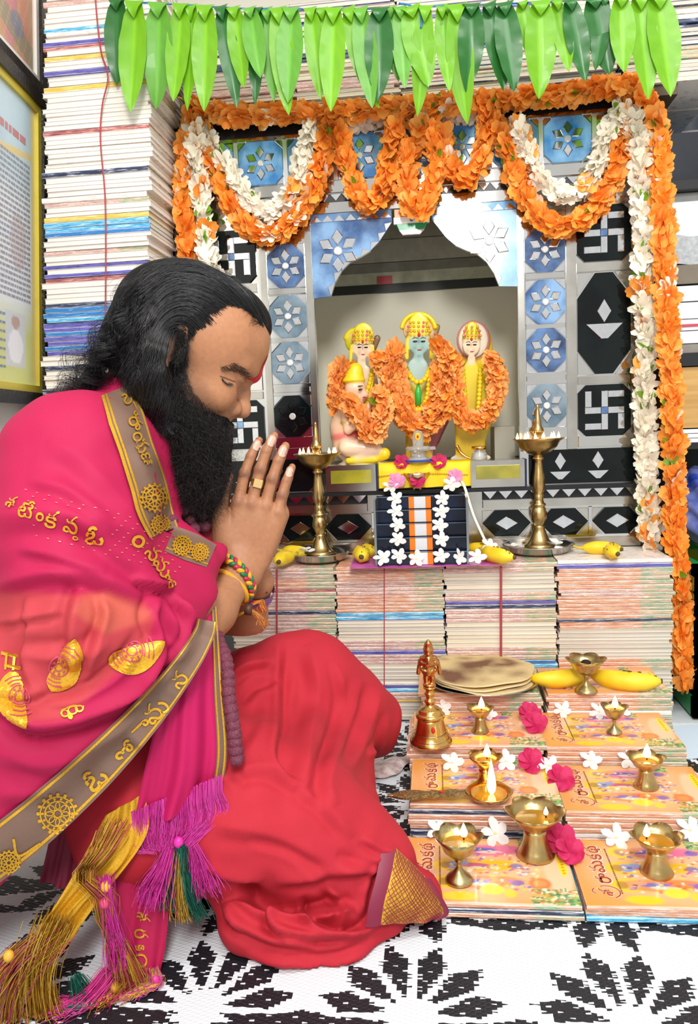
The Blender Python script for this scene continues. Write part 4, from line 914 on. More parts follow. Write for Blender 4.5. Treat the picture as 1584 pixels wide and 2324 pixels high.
def tall_lamp(px, py, z, s, label, flames):
    o = Uz(px, py, z); th = thing('brass_lamp', label, 'oil lamp', o)
    def part(name, pr, m=m_br, n=32, scal=None): b = MB(); b.lathe([(r*s, zz*s) for r, zz in pr], n, o, scal=scal); return b.build(name, m, th, smooth=True)
    part('base', [(0, .006), (.036, .006), (.037, .010), (.030, .014), (.022, .024), (.0155, .040), (.0125, .050), (.014, .053), (.0105, .056)])
    part('stem', [(.0105, .056), (.0135, .062), (.0175, .074), (.0185, .084), (.016, .096), (.013, .100), (.0165, .103), (.0165, .106), (.012, .109), (.0105, .116), (.012, .126), (.0095, .130), (.0135, .138), (.0152, .150), (.0140, .166), (.0115, .182), (.0100, .196), (.0095, .206), (.0125, .209), (.0125, .213), (.0085, .216)])
    part('dish', [(.0085, .214), (.014, .218), (.030, .226), (.043, .238), (.050, .250), (.058, .2555), (.0575, .2575), (.048, .253), (.040, .246), (.026, .238), (0, .236)], n=40, scal=lambda th_, k: (1+.04*np.cos(5*th_)*(k in (5, 6)), 0))
    part('finial', [(.0075, .236), (.008, .256), (.006, .260), (.0125, .270), (.0135, .277), (.010, .283), (.008, .288), (.0085, .292), (.0062, .304), (.0045, .318), (.003, .328), (.0038, .331), (0, .335)])
    for a in flames: flame(th, o+s*np.array([.046*cos(a), .046*sin(a), .254]), .017*s, .0036*s)
    return th
def steel_plate(px, py, z, r, label):
    o = Uz(px, py, z); th = thing('steel_plate', label, 'plate', o); b = MB(); b.lathe([(0, .001), (r*.78, .001), (r*.86, .006), (r*.95, .017), (r, .0185), (r*.985, .0205), (r*.93, .019), (r*.84, .008), (r*.76, .0035), (0, .0035)], 48, o); b.build('dish', m_st, th, smooth=True); return o
LZ = .3615
steel_plate(727, 1270, LZ, .074, 'round steel plate under the left tall brass lamp'); tall_lamp(729, 1262, LZ+.001, .98, 'tall brass oil lamp standing in front of the dark star tile', (pi*.9, pi*1.2, -.3, .1, -.7))
steel_plate(1222, 1252, LZ+.003, .084, 'round steel plate under the right tall brass lamp'); tall_lamp(1224, 1246, LZ+.004, 1.03, 'tall brass oil lamp standing before the twin lamp panel', (pi*.95, pi*1.25, pi*1.42, -.2, -1.0))
# ---- black mirror steps with tricolour ribbon
oS = Uz(958, 1282, .364); X0, Yf = oS[0], oS[1]
ST = thing('mirror_steps', 'small black mirror staircase with an orange, white and orange ribbon', 'steps', (X0, Yf, .3645))
hw = .099; rise = .0292; tr = .021
for k in range(5):
    b = MB(); b.bbox_(X0-hw, X0+hw, Yf+k*tr, Yf+5*tr+.004, .3645+k*rise, .3645+(k+1)*rise-.0006); t = b.build('step', mat('step_glass', '0b1020', .07, 0, spec=.4, c2='16233c', nscale=15), ST)
    for xa, xb, m in ((-.026, -.0135, mat('ribbon_orange', 'f07c14', .5)), (-.0135, .0125, mat('ribbon_white', 'd9dade', .4)), (.0125, .025, MATS['ribbon_orange'])):
        q = MB(); q.bbox_(X0+xa-.002*k*.3, X0+xb-.002*k*.3, Yf+k*tr-.0012, Yf+k*tr-.0002, .3645+k*rise+.0006, .3645+(k+1)*rise-.001); q.build('ribbon', m, t)
    q = MB(); q.bbox_(X0-hw, X0+hw, Yf+k*tr-.0012, Yf+k*tr, .3645+(k+1)*rise-.0018, .3645+(k+1)*rise-.0006); q.build('step_edge', m_slate, t)
for sx in (-1, 1):
    b = MB(); b.bbox_(X0+sx*hw, X0+sx*(hw+.005), Yf-.003, Yf+5*tr, .3645, .3645+5*rise+.001); b.build('side_pane', mat('side_glass', '8a8f90', .1, .7), ST)
b = MB(); c0 = Uz(962, 1283, .3625); b.box((c0[0], c0[1]+.045, .3632), (.33, .13, .0016), rz=.02); o = b.build('paper_sheet', mat('magenta_paper', 'b2449a', .5, c2='c86ab0', nscale=30)); tag(o, 'magenta printed paper lying under the black mirror steps', 'paper')
b = MB(); b.tube(catmull([U(1048, 1092, -.05), U(1056, 1110, -.07), U(1075, 1170, -.09), U(1100, 1225, -.11), U(1108, 1240, -.115)], 8), .0035, 8, flat=.5); o = b.build('power_cable', mat('white_cord', 'eee9dd', .5), smooth=True); tag(o, 'white cable running down beside the black mirror steps', 'cable')
# ---- bananas
m_ban = mat('banana_skin', 'eec41a', .45, c2='f6da3a', nscale=18); m_bt = mat('banana_tip', '5a4a2a', .8)
def banana(p0, bend, d0, L, r, label, group=None, m=None, up=.0):
    """p0 middle of the fruit, d0 horizontal direction"""
    p0 = np.asarray(p0, float); d0 = np.asarray(d0, float); d0 /= np.linalg.norm(d0); sd = np.cross(d0, [0, 0, 1.]); t = np.linspace(-1, 1, 15)
    path = p0+np.outer(t*L/2, d0)+np.outer((1-t*t)*bend, sd)+np.outer(up*t*t, [0, 0, 1.]); rad = r*np.clip(1-np.abs(t)**3.2*.72, .22, 1)
    rad[-1] = r*.30; rad[0] = r*.26; th = thing('banana', label, 'banana', p0-np.array([0, 0, r]), group); b = MB(); n = 10
    b.tube(path, rad, n); v = b.v[0].reshape(15, n, 3)   # five soft ridges
    c = path[:, None]; f_ = 1+.07*np.cos(5*np.arange(n)*2*pi/n)[None, :, None]; b.v[0] = (c+(v-c)*f_).reshape(-1, 3)
    b.build('peel', m or m_ban, th, smooth=True)
    if 'bruised' in label or 'dark' in label or 'ripe' in label:
        rr_ = random.Random(int(p0[0]*1e4))
        for _q in range(7):
            i_ = rr_.randint(5, 13); a_ = rr_.uniform(.2, 2.2); q_3 = path[i_]+rad[i_]*.99*(np.array([0, 0, 1.])*sin(a_)-sd*cos(a_)*np.sign(-sd[1] if abs(sd[1]) > .1 else 1)); b = MB(); b.ell(q_3, (rr_.uniform(.002, .006), .0012, .0016), R=np.stack([d0, sd, [0, 0, 1.]], 1), nu=8, nv=5); b.build('bruise', mat('banana_bruise', '6b4a1c', .7), th, smooth=True)
    b = MB(); b.tube([path[-1]-d0*.002, path[-1]+d0*.004], [r*.34, r*.24], 8); b.build('blossom_end', m_bt, th, smooth=True)
    b = MB(); e = path[0]; b.tube([e+d0*.003, e-d0*.010, e-d0*.02+np.array([0, 0, .004])], [r*.30, r*.2, r*.22], 8); b.build('stalk', mat('banana_stalk', 'c9b33a', .6), th, smooth=True)
    return th
bz = LZ+.002
def bn(px, py, z, *a, **k): q = Uz(px, py, z); q[2] = z; return banana(q, *a, **k)
bn(650, 1268, bz+.0165, .010, (-.25, -1, 0), .085, .0165, 'yellow banana beside the praying hands and the lamp plate'); bn(668, 1252, bz+.016, -.006, (.9, -.5, 0), .075, .015, 'yellow banana tucked behind the one beside the praying hands')
bn(815, 1258, bz+.019, -.006, (.25, -1, 0), .075, .019, 'stubby ripe banana between the lamp plate and the black steps'); bn(842, 1248, bz+.016, .006, (.5, -1, 0), .07, .016, 'shaded banana behind the stubby ripe one')
bn(1132, 1258, bz+.018, .012, (.62, -.9, 0), .10, .0185, 'yellow banana with dark tip between the steps and the right lamp'); bn(1098, 1245, bz+.016, .005, (.9, -.4, 0), .08, .0155, 'yellow banana lying behind the dark tipped one by the cord')
bn(1365, 1245, bz+.016, -.012, (.9, -.35, 0), .085, .0155, 'paler banana of the pair near the long white garland'); bn(1400, 1250, bz+.0185, .012, (-.2, -1, 0), .085, .0165, 'dark tipped banana of the pair near the long white garland')
z4 = .1245
bn(1272, 1532, z4+.0185, .020, (1, .35, 0), .135, .0185, 'curved banana on the top step beside the flatbread plate', up=.002); bn(1418, 1540, z4+.0185, .012, (1, -.35, 0), .135, .0195, 'bruised banana on the top step with dark tip', up=.002)
# ---- plate of flatbreads
o = Uz(1093, 1545, z4+.001); th = thing('steel_plate', 'steel plate of flatbreads on the top magazine step', 'plate', o); r = .123
b = MB(); b.lathe([(0, .001), (r*.8, .001), (r*.95, .008), (r, .010), (r*.98, .0115), (r*.9, .006), (0, .0035)], 48, o); b.build('dish', m_st, th, smooth=True)
m_roti = mat('flatbread_crust', 'efd9a0', .75, c2='e3c27e', nscale=22)
def roti(k, label):
    R = np.random.default_rng(k); nr, na = 12, 40; g = []; cs = []; oo = o+np.array([.004*cos(k*2), .003*sin(k), (.0115, .0195, .0275)[k]])
    for i in range(nr):
        t = i/(nr-1)
        for j in range(na):
            a = j*2*pi/na; rr = r*.90*t*(1+.03*sin(3*a+k)+.015*sin(7*a)); z = .0022*sin(2*a+k)*t*t+.0012*sin(5*a+k)*t+.003*(1-t)+.0010*sin(rr*160+a*2); g.append((rr*cos(a), rr*sin(a), z))
    g = np.array(g).reshape(nr, na, 3); sp = np.zeros((nr, na))
    for _ in range(26):
        c = R.uniform(-.08, .08, 2); s_ = R.uniform(.006, .018); sp += np.exp(-((g[..., 0]-c[0])**2+(g[..., 1]-c[1])**2)/(2*s_*s_))*R.uniform(.4, .9)
    sp = np.clip(sp, 0, 1)[..., None]*.95; col = np.array(lin('d9c08a'))*(1-sp)+np.array(lin('6e4430'))*sp
    top = g+oo; b = MB(); b.grid(top, col=col, closed=True); bot = top.copy(); bot[..., 2] -= .0035; b.grid(bot[:, ::-1], col=np.tile(np.array(lin('e8cf98')), (nr, na, 1)), closed=True)
    e = np.stack([bot[-1], top[-1]]); b.grid(e, col=np.tile(np.array(lin('e9d3a0')), (2, na, 1)), closed=True)
    ob = b.build('flatbread', mat('flatbread', rough=.75, attr='Col', noise=.08, nscale=60), smooth=True, vcol=True, loc=oo); tag(ob, label, 'flatbread')
roti(0, 'bottom flatbread resting on the steel plate'); roti(1, 'middle flatbread between two others on the steel plate'); roti(2, 'top flatbread with dark toasted patches on the steel plate')
# ---- small lamps
def scal(n, a, ks, lift): return lambda th_, k: (1+a*np.abs(np.cos(n*th_/2))*(k in ks), lift*np.abs(np.cos(n*th_/2))*(k in ks))
def diya(px, py, z, H_, rr, label, kind='cup', fl=True, m=None, fh=.024, rot=0, fa=None):
    m = m or m_br; o = Uz(px, py, z); th = thing('oil_lamp', label, 'oil lamp', o); R3 = rotm((0, 0, 1), rot)
    if kind == 'cup':
        b = MB(); b.lathe([(0, .0), (.74*rr, 0), (.76*rr, .04*H_), (.62*rr, .16*H_), (.50*rr, .34*H_), (.44*rr, .52*H_), (.44*rr, .6*H_), (.36*rr, .62*H_)], 28, o); b.build('foot', m, th, smooth=True); zb = .58
    else:
        b = MB(); b.lathe([(0, 0), (.66*rr, 0), (.66*rr, .04*H_), (.56*rr, .1*H_), (.3*rr, .2*H_), (.14*rr, .3*H_), (.12*rr, .42*H_), (.2*rr, .46*H_), (.13*rr, .5*H_), (.16*rr, .56*H_)], 28, o); b.build('foot', m, th, smooth=True); zb = .54
    n = 5 if rr < .03 else 6
    b = MB(); b.lathe([(0, zb*H_), (.42*rr, (zb+.03)*H_), (.72*rr, (zb+.16)*H_), (.88*rr, .88*H_), (1.0*rr, H_), (.97*rr, H_+.0008), (.84*rr, .89*H_), (.66*rr, (zb+.2)*H_), (.35*rr, (zb+.09)*H_), (0, (zb+.07)*H_)], 40, o, scal=scal(n, .22, (4, 5), .06*H_)); b.build('bowl', m, th, smooth=True)
    b = MB(); b.lathe([(0, .84*H_), (.76*rr, .84*H_)], 24, o); b.build('oil', m_oil, th)
    if fl:
        a = fa if fa is not None else 1.2; flame(th, o+np.array([.45*rr*cos(a), .45*rr*sin(a), .9*H_]), fh, fh*.26)
    else:
        b = MB(); b.ell(o+np.array([0, 0, .9*H_]), (.3*rr, .3*rr, .1*H_), nu=10, nv=6); b.build('wick', m_wick, th, smooth=True)
z3l, z3r, z2l, z2r, z1 = .0865, .0845, .0665, .0555, .0235
diya(1330, 1569, z4, .066, .034, 'unlit brass goblet lamp between the two bananas', 'goblet', fl=False, m=m_brd)
diya(1090, 1660, z3l, .046, .0225, 'small lit brass lamp beside the brass bell'); diya(1394, 1663, z3r, .050, .0215, 'small lit brass goblet lamp on the second highest step', 'goblet', m=m_brd)
diya(1102, 1785, z2l, .052, .0245, 'lit brass lamp behind the long handled lamp', m=m_gold); diya(1466, 1785, z2r, .050, .027, 'lit brass lamp alone on the second lowest step', fh=.026)
diya(1042, 1998, z1, .066, .030, 'brass goblet lamp with flame at its rim near the gold hem', 'goblet', m=m_brd, fa=.9, fh=.022); diya(1215, 1940, z1, .068, .038, 'largest brass lotus lamp on the seam of the lowest step', fh=.014, fa=.2); diya(1490, 1980, z1, .055, .031, 'lit brass lamp beside the title of the lowest step', fh=.02, fa=2.6)
# long handled lamp
o = Uz(1110, 1812, z2l+.004); th = thing('handled_lamp', 'brass lamp with long engraved handle and tall flame', 'oil lamp', o)
b = MB(); r = .037; b.lathe([(0, 0), (.6*r, 0), (.85*r, .005), (r*.98, .011), (r*1.02, .0125), (r*.98, .0135), (r*.8, .008), (r*.5, .0045), (0, .004)], 40, o, scal=lambda t_, k: (1+.03*np.cos(6*t_)*(k in (3, 4, 5)), 0)); b.build('bowl', m_gold, th, smooth=True)
b = MB(); b.lathe([(0, .0085), (.78*r, .0085)], 28, o); b.build('oil', m_oil, th)
e = Uz(878, 1804, z2l+.012); a0 = o+np.array([-r*.9, 0, .011]); t = np.linspace(0, 1, 26); wv = np.interp(t, [0, .08, .2, .34, .42, .5, .62, .75, .86, .93, 1], [.010, .008, .0125, .008, .0115, .0075, .013, .015, .011, .005, .0015])
dr = e-a0; sd = np.array([-dr[1], dr[0], 0]); sd /= np.linalg.norm(sd); g = [[a0+dr*tt+sd*w*s+np.array([0, 0, .0016*(1-s*s)+.0006*sin(tt*70)*(1-abs(s))]) for s in (-1, -.6, -.2, .2, .6, 1)] for tt, w in zip(t, wv)]
b = MB(); b.grid(np.array(g)); g2 = np.array(g)-np.array([0, 0, .003]); b.grid(g2[:, ::-1]); b.grid(np.stack([np.array(g)[:, 0], g2[:, 0]], 1)); b.grid(np.stack([g2[:, -1], np.array(g)[:, -1]], 1)); b.build('handle', mat('engraved_brass', 'cdbb86', .38, 1, c2='8f7e50', nscale=220, bump=.8, bscale=300), th, smooth=True)
q = a0+dr*.32; dot(th, 'red_mark', q+np.array([0, 0, .002]), .0045, m_red, 1.2, .3)
flame(th, o+np.array([.004, -.002, .006]), .062, .0075)
# ---- bell with a figure on its handle
o = Uz(978, 1684, z3l); th = thing('brass_bell', 'polished brass hand bell with a folded-hands figure on its handle', 'bell', o); k = px2m(o)
def part(name, pr, m=m_gold): b = MB(); b.lathe([(r_*k, z_*k) for r_, z_ in pr], 40, o); return b.build(name, m, th, smooth=True)
part('bell_cup', [(0, 2), (44, 2), (47, 0), (48, 3), (44, 9), (39, 16), (36, 24), (33, 38), (30, 52), (28, 58), (24, 60)]); part('shoulder', [(30, 58), (33, 60), (33, 66), (29, 69), (27, 70), (27, 76), (22, 80), (12, 84), (9, 90)])
for zz in (4, 12, 24): part('ring_line', [(48.5-zz*.45, zz), (49.5-zz*.45, zz+1), (48.5-zz*.45, zz+2)], m_brd)
part('handle', [(9, 84), (10, 92), (13, 95), (13, 99), (9, 102), (8, 108), (12, 112), (12, 116), (8, 119), (10, 124), (14, 127), (14, 130), (0, 131)])
Z_ = lambda x, y, dy=0: o+np.array([x*k, dy*k, y*k])
s = SDF(Z_(-40, 120, -30), Z_(40, 245, 30), .0011)
s.ell(Z_(0, 134), (15*k, 13*k, 6*k), .001); s.chain([Z_(-6, 136), Z_(-7, 150), Z_(-6, 168)], [6*k, 6*k, 8*k], .002); s.chain([Z_(6, 136), Z_(7, 150), Z_(6, 168)], [6*k, 6*k, 8*k], .002); s.ell(Z_(0, 168), (18*k, 12*k, 12*k), .003)
s.chain([Z_(0, 168), Z_(0, 182), Z_(0, 194)], [12*k, 11*k, 14*k], .004); s.chain([Z_(-14, 196), Z_(-19, 184), Z_(-4, 184, -12)], [6*k, 5*k, 4.5*k], .002); s.chain([Z_(14, 196), Z_(19, 184), Z_(4, 184, -12)], [6*k, 5*k, 4.5*k], .002); s.ell(Z_(0, 190, -13), (4*k, 4*k, 8*k), .002)
s.ell(Z_(0, 210), (10*k, 10*k, 11*k), .002); s.ell(Z_(0, 207, -9), (5*k, 4*k, 4*k), .002); s.chain([Z_(0, 216), Z_(0, 226), Z_(0, 236)], [12*k, 9*k, 3*k], .002)
for q in range(10): s.ell(Z_(-14+28*q/9, 172-6*sin(q/9*pi), -10), 3*k, .001)
s.cone(Z_(-20, 190, 4), Z_(-24, 160, 6), 4*k, 5*k, .002); s.cone(Z_(20, 190, 4), Z_(24, 160, 6), 4*k, 5*k, .002)
v, f = s.mesh(); b = MB(); b.add(v, f); b.build('figure', mat('copper_brass', 'd39a5c', .25, 1, c2='b0764a', nscale=200), th, smooth=True)
dot(th, 'red_mark', Z_(6, 40, -33), 4.5*k, m_red, 1, 1.6); dot(th, 'red_mark', Z_(0, 228, -9), 3*k, m_red, 1, 1.2)
# ---- crystal lingam, little bowl, jar and horn in the niche
m_cry = mat('crystal', 'f4f6f4', .03, 0, trans=.75, ior=1.5); NZ = .5825
o = U(950, 1050, .0); o[2] = NZ; th = thing('crystal_lingam', 'clear crystal lingam on a stepped stand before the middle statue', 'idol', o); k = px2m(o)
def cpart(name, pr, m=m_cry): b = MB(); b.lathe([(r_*k, z_*k) for r_, z_ in pr], 28, o); return b.build(name, m, th, smooth=True)
cpart('stand', [(0, 0), (28, 0), (26, 6), (18, 12), (16, 20), (18, 24), (0, 25)]); cpart('basin', [(16, 24), (28, 27), (29, 33), (24, 36), (12, 37)]); cpart('shaft', [(12, 36), (13, 52), (12, 62), (8, 70), (0, 73)])
b = MB(); b.box(o+np.array([24*k, 0, 31*k]), (30*k, 14*k, 7*k)); b.build('spout', m_cry, th); b = MB(); b.ell(o+np.array([0, -12.5*k, 58*k]), (7*k, 2*k, 9*k)); b.build('sandal_mark', mat('sandal_paste', 'e3b832', .7), th); dot(th, 'red_mark', o+np.array([0, -14*k, 58*k]), 3.2*k, m_red, .8, 1.2)
b = MB(); b.lathe([(30*k, 1*k), (31*k, 6*k)], 28, o); b.build('blue_base', mat('blue_base', '3d4fa8', .4), th)
o = U(946, 1085, -.018); o[2] = .5175; th = thing('brass_bowl', 'small flared brass bowl standing before the yellow cloth', 'bowl', o); k = px2m(o)
b = MB(); b.lathe([(0, 0), (14*k, 0), (10*k, 6*k), (11*k, 10*k), (19*k, 22*k), (29*k, 38*k), (28*k, 38.6*k), (17*k, 23*k), (0, 16*k)], 28, o-np.array([0, .004, 0]), scal=lambda t_, q: (1+.06*np.cos(6*t_)*(q in (5, 6)), 0)); b.build('cup', mat('rose_brass', 'd2b08c', .25, 1), th, smooth=True)
o = U(1088, 1042, .0); o[2] = NZ+.0005; th = thing('glass_jar', 'little glass jar with brass lid on the right mirror plinth', 'jar', o); k = px2m(o)
b = MB(); b.lathe([(0, 0), (17*k, 0), (18*k, 4*k), (17*k, 14*k), (12*k, 20*k), (12*k, 24*k)], 24, o); b.build('glass', m_cry, th, smooth=True); b = MB(); b.lathe([(12*k, 23*k), (17*k, 24*k), (17*k, 31*k), (0, 32*k)], 24, o); b.build('lid', m_gold, th, smooth=True); b = MB(); b.lathe([(0, 1*k), (9*k, 1*k), (7*k, 12*k), (0, 20*k)], 16, o); b.build('contents', mat('white_salt', 'f3eee6', .8), th, smooth=True)
b = MB(); pth = catmull([U(1036, 1012, .02), U(1044, 1026, .018), U(1056, 1036, .014), U(1070, 1041, .01)], 6); b.tube(pth, np.linspace(.0055, .0025, len(pth)), 10); o = b.build('brass_horn', m_gold, smooth=True); tag(o, 'curved brass horn leaning beside the glass jar', 'horn')
# ================================================================ loose flowers
def pin_mesh(seed, n=5, L=.0205, w=.0058, m=None, cup=.25, tw=.35):
    R = random.Random(seed); b = MB()
    for k_2 in range(n):
        a = 2*pi*k_2/n+R.uniform(-.12, .12); l = L*R.uniform(.88, 1.1); g = []
        for i in range(6):
            t = i/5; ww = w*(.18+.95*sin(min(1, t*1.05)*pi*.80)**.8)*(.35 if t > .99 else 1); row = []
            for s in (-1, 0, 1):
                x = l*t; z = l*(cup*t-.35*t*t*cup)+s*ww*tw-.12*ww*(s == 0); y = s*ww+.25*l*t*t*.5; row.append((x*cos(a)-y*sin(a), x*sin(a)+y*cos(a), z))
            g.append(row)
        b.grid(g)
    b.ell((0, 0, .001), (.0022, .0022, .0018), nu=6, nv=4, mi=1); return b
m_wf = mat('white_petal', 'fbfbf8', .5, transl=.3); m_yc = mat('flower_eye', 'f0e39a', .6); m_mg = mat('magenta_petal', 'c81e5a', .5, c2='e0407a', nscale=80, transl=.3); m_lp = mat('pink_petal', 'ee8fc4', .5, c2='f5b3d8', nscale=80, transl=.3)
PW = [pin_mesh(s).mesh('petals', [m_wf, m_yc], smooth=True) for s in (1, 2, 3)]
PM = [pin_mesh(s, 6, .020, .0095, cup=.7, tw=.5).mesh('petals', [m_mg, m_mg], smooth=True) for s in (4, 5)]
PL = [pin_mesh(s, 7, .019, .008, cup=.6, tw=.5).mesh('petals', [m_lp, m_lp], smooth=True) for s in (6,)]
def loose(px, py, pos, label, kind='w', sc=1.0, tilt=(0, 0), rz=None, group=None, lift=.004):
    """pos: ('z', height) lying on a level, or ('y', Y) standing against something"""
    p = Uz(px, py, pos[1]) if pos[0] == 'z' else U(px, py, pos[1]); p = p+np.array([0, 0, lift if pos[0] == 'z' else 0])
    me = {'w': PW, 'm': PM, 'l': PL}[kind]; i = (px*7+py) % len(me); o = bpy.data.objects.new({'w': 'white_flower', 'm': 'magenta_flower', 'l': 'pink_flower'}[kind], me[i]); COL.objects.link(o)
    o.location = p; o.rotation_euler = (Matrix.Rotation(tilt[0], 3, 'X')@Matrix.Rotation(tilt[1], 3, 'Y')@Matrix.Rotation(rz if rz is not None else (px*1.3) % 6.28, 3, 'Z')).to_euler(); o.scale = (sc,)*3; tag(o, label, 'flower', group); return o
tl = radians(62)
for i, (x1, y1, x2, y2) in enumerate(((897, 1132, 1003, 1132), (898, 1160, 1000, 1161), (902, 1191, 997, 1192), (903, 1224, 1001, 1224), (905, 1262, 1000, 1262))):
    nm = ('lowest', 'second lowest', 'middle', 'second highest', 'highest')[4-i]; Yk = Yf+(4-i)*tr-.008
    loose(x1, y1, ('y', Yk), f'white flower on the {nm} black step, left of the ribbon', tilt=(tl, 0), sc=.92); loose(x2, y2, ('y', Yk), f'white flower on the {nm} black step, right of the ribbon', tilt=(tl, 0), sc=.92)
loose(945, 1268, ('y', Yf-.015), 'white flower on the ribbon at the foot of the black steps', tilt=(tl, 0), sc=.95); loose(868, 1266, ('y', Yf-.016), 'white flower on the magenta paper next to the stubby banana', tilt=(tl*.8, 0), sc=1.0); loose(1042, 1264, ('y', Yf-.014), 'folded white flower at the right foot of the black steps', tilt=(1.2, .6), sc=.9); loose(1082, 1264, ('y', Yf-.016), 'white flower on the magenta paper next to the dark tipped banana', tilt=(tl*.8, 0), sc=1.0)
loose(886, 1105, ('y', -.045), 'white flower on the ledge over the left of the black steps', tilt=(.9, 0), sc=1); loose(1024, 1100, ('y', -.05), 'white flower on the ledge over the right of the black steps', tilt=(1.0, 0), sc=1.05); loose(1110, 1238, ('y', -.14), 'white flower lying on the banana by the cord', tilt=(1.0, 0), sc=.9)
loose(700, 1255, ('z', LZ+.022), 'white flower in the plate of the left tall lamp', sc=.9); loose(690, 1250, ('z', LZ+.024), 'white flower half over another in the left lamp plate', sc=.8); loose(1160, 1242, ('z', LZ+.024), 'white flower in the plate of the right tall lamp', sc=.9); loose(1260, 1238, ('z', LZ+.024), 'white flower behind the stem in the right lamp plate', sc=.9)
loose(912, 1052, ('y', -.004), 'magenta rose at the left of the crystal lingam', 'm', 1.0, (1.0, 0)); loose(996, 1050, ('y', -.004), 'magenta rose at the right of the crystal lingam', 'm', 1.05, (1.0, 0)); loose(948, 1092, ('y', -.04), 'magenta rose in front of the flared bowl', 'm', 1.0, (1.1, 0)); loose(900, 1094, ('y', -.035), 'pale pink flower left of the flared bowl', 'l', 1.1, (1.0, 0)); loose(1032, 1084, ('y', -.03), 'pale pink flower at the right end of the yellow cloth', 'l', 1.0, (1.0, 0))
for x, y, z, lab, kd, sc in ((1200, 1632, z3l, 'magenta flower at the back of the second highest step', 'm', 1.15), (1214, 1655, z3l, 'magenta flower on the seam of the second highest step', 'm', 1.15), (1006, 1618, z3l, 'white flower beside the bell handle', 'w', .9), (1108, 1630, z3l, 'white flower behind the lamp near the bell', 'w', .85), (1276, 1622, z3r, 'white flower at the foot of the bananas', 'w', .95), (1360, 1626, z3r, 'white flower just left of the second step goblet lamp', 'w', 1.0), (1410, 1624, z3r, 'white flower behind the second step goblet lamp', 'w', .8),
    (1204, 1742, z2l, 'bright magenta flower between two lit lamps', 'm', 1.2), (1270, 1785, z2r, 'magenta flower on the seam of the second lowest step', 'm', 1.15), (1026, 1743, z2l, 'white flower beside the lamp with tall flame', 'w', 1.0), (1148, 1740, z2l, 'white flower right of the tall flame', 'w', 1.0), (1246, 1750, z2l, 'white flower beside the bright magenta one', 'w', .95), (1340, 1738, z2r, 'white flower at the back of the second lowest step', 'w', .95), (1428, 1735, z2r, 'white flower behind the lone lit lamp', 'w', 1.0),
    (994, 1900, z1, 'white flower behind the gold hem goblet lamp', 'w', .95), (1124, 1905, z1, 'white flower between goblet and lotus lamps', 'w', 1.15), (1398, 1915, z1, 'white flower with yellow eye near the title lamp', 'w', 1.05), (1566, 1898, z1, 'white flower at the back of the lowest step, by the edge', 'w', 1.1), (1270, 1925, z1, 'dark magenta flower touching the largest lotus lamp', 'm', 1.2), (1294, 1948, z1, 'magenta flower on the seam before the largest lotus lamp', 'm', 1.1)):
    loose(x, y, ('z', z), lab, kd, sc, tilt=(.75, 0), lift=.010)
# ================================================================ the praying man
BO = M(300, 1900, 0); BO[2] = 0
MAN = thing('person', 'bearded person in pink gold-bordered shawl and red dhoti praying with joined hands', 'person', BO)
q_ = px2m(M(450, 900, 0))
TG = M(395, 805, 0)
def _ax(dx, dy): v = M(395+dx*100, 805+dy*100, 0)-TG; return v/np.linalg.norm(v)
HF = _ax(.857, .515); HU = _ax(.515, -.857); HU -= HF*(HU@HF); HU /= np.linalg.norm(HU); HL = NV
HM = np.stack([HF, HL, HU], 1)                    # head frame: forward, away from the viewer, crown
def hw(p): return TG+np.asarray(p, float)@HM.T
def hl(p): return (np.asarray(p, float)-TG)@HM
SK, SKD, SKB = 'a97553', '6e4430', '7a4c35'
# ---- head
s = SDF((-.13, -.115, -.19), (.155, .115, .15), .0019)
s.ell((.006, 0, .048), (.102, .0765, .083), .01); s.ell((.058, 0, .056), (.053, .062, .056), .03); s.ell((.054, 0, -.012), (.052, .058, .062), .03)
for sg in (-1, 1):
    s.cone((.1085, sg*.010, .034), (.090, sg*.047, .034), .0115, .010, .012); s.ell((.074, sg*.040, -.016), (.030, .023, .028), .02)
    s.cone((.015, sg*.052, -.045), (.070, sg*.020, -.088), .024, .022, .03); s.ell((.030, sg*.055, .045), (.045, .02, .04), .03)
    s.ell((.113, sg*.030, .011), (.020, .019, .0125), .012, op='s'); s.ell((.0885, sg*.0325, .0085), (.0135, .0145, .0130), .004); s.ell((.093, sg*.034, .0155), (.0115, .016, .0065), .004); s.ell((.092, sg*.033, -.006), (.010, .016, .006), .006)
s.chain([(.0995, 0, .021), (.1115, 0, .005), (.1200, 0, -.011)], [.0085, .0088, .0105], .007); s.ell((.1215, 0, -.0180), (.0136, .0140, .0125), .005)
for sg in (-1, 1): s.ell((.1085, sg*.0165, -.0225), (.0135, .0085, .0115), .003); s.ell((.1150, sg*.0100, -.0335), (.0065, .0048, .0050), .003, op='s')
s.cone((.108, 0, -.031), (.118, 0, -.028), .0045, .005, .004); s.ell((.098, 0, -.042), (.018, .026, .014), .012); s.ell((.106, 0, -.0485), (.0095, .019, .0058), .004, col=None); s.ell((.102, 0, -.0585), (.0095, .017, .0068), .004); s.ell((.078, 0, -.087), (.026, .028, .022), .02)
for sg in (-1, 1):   # ears
    s.ell((-.006, sg*.078, .003), (.0165, .0075, .029), .006); s.chain([(.010, sg*.081, -.008), (.012, sg*.084, .014), (.002, sg*.089, .030), (-.014, sg*.090, .026), (-.020, sg*.088, .008), (-.012, sg*.084, -.016)], [.003, .0034, .0038, .0038, .0036, .0036], .003); s.ell((.0, sg*.083, -.0245), (.0075, .0055, .0085), .004); s.ell((.000, sg*.0895, .004), (.0085, .0055, .0145), .003, op='s'); s.cone((.010, sg*.083, -.004), (.009, sg*.083, .004), .0035, .003, .002)
nb = hl(M(300, 1040, 0)); s.cone((-.015, 0, -.045), nb, .055, .062, .03)
v, f = s.mesh(); v = relax(v, f, 2, .35)
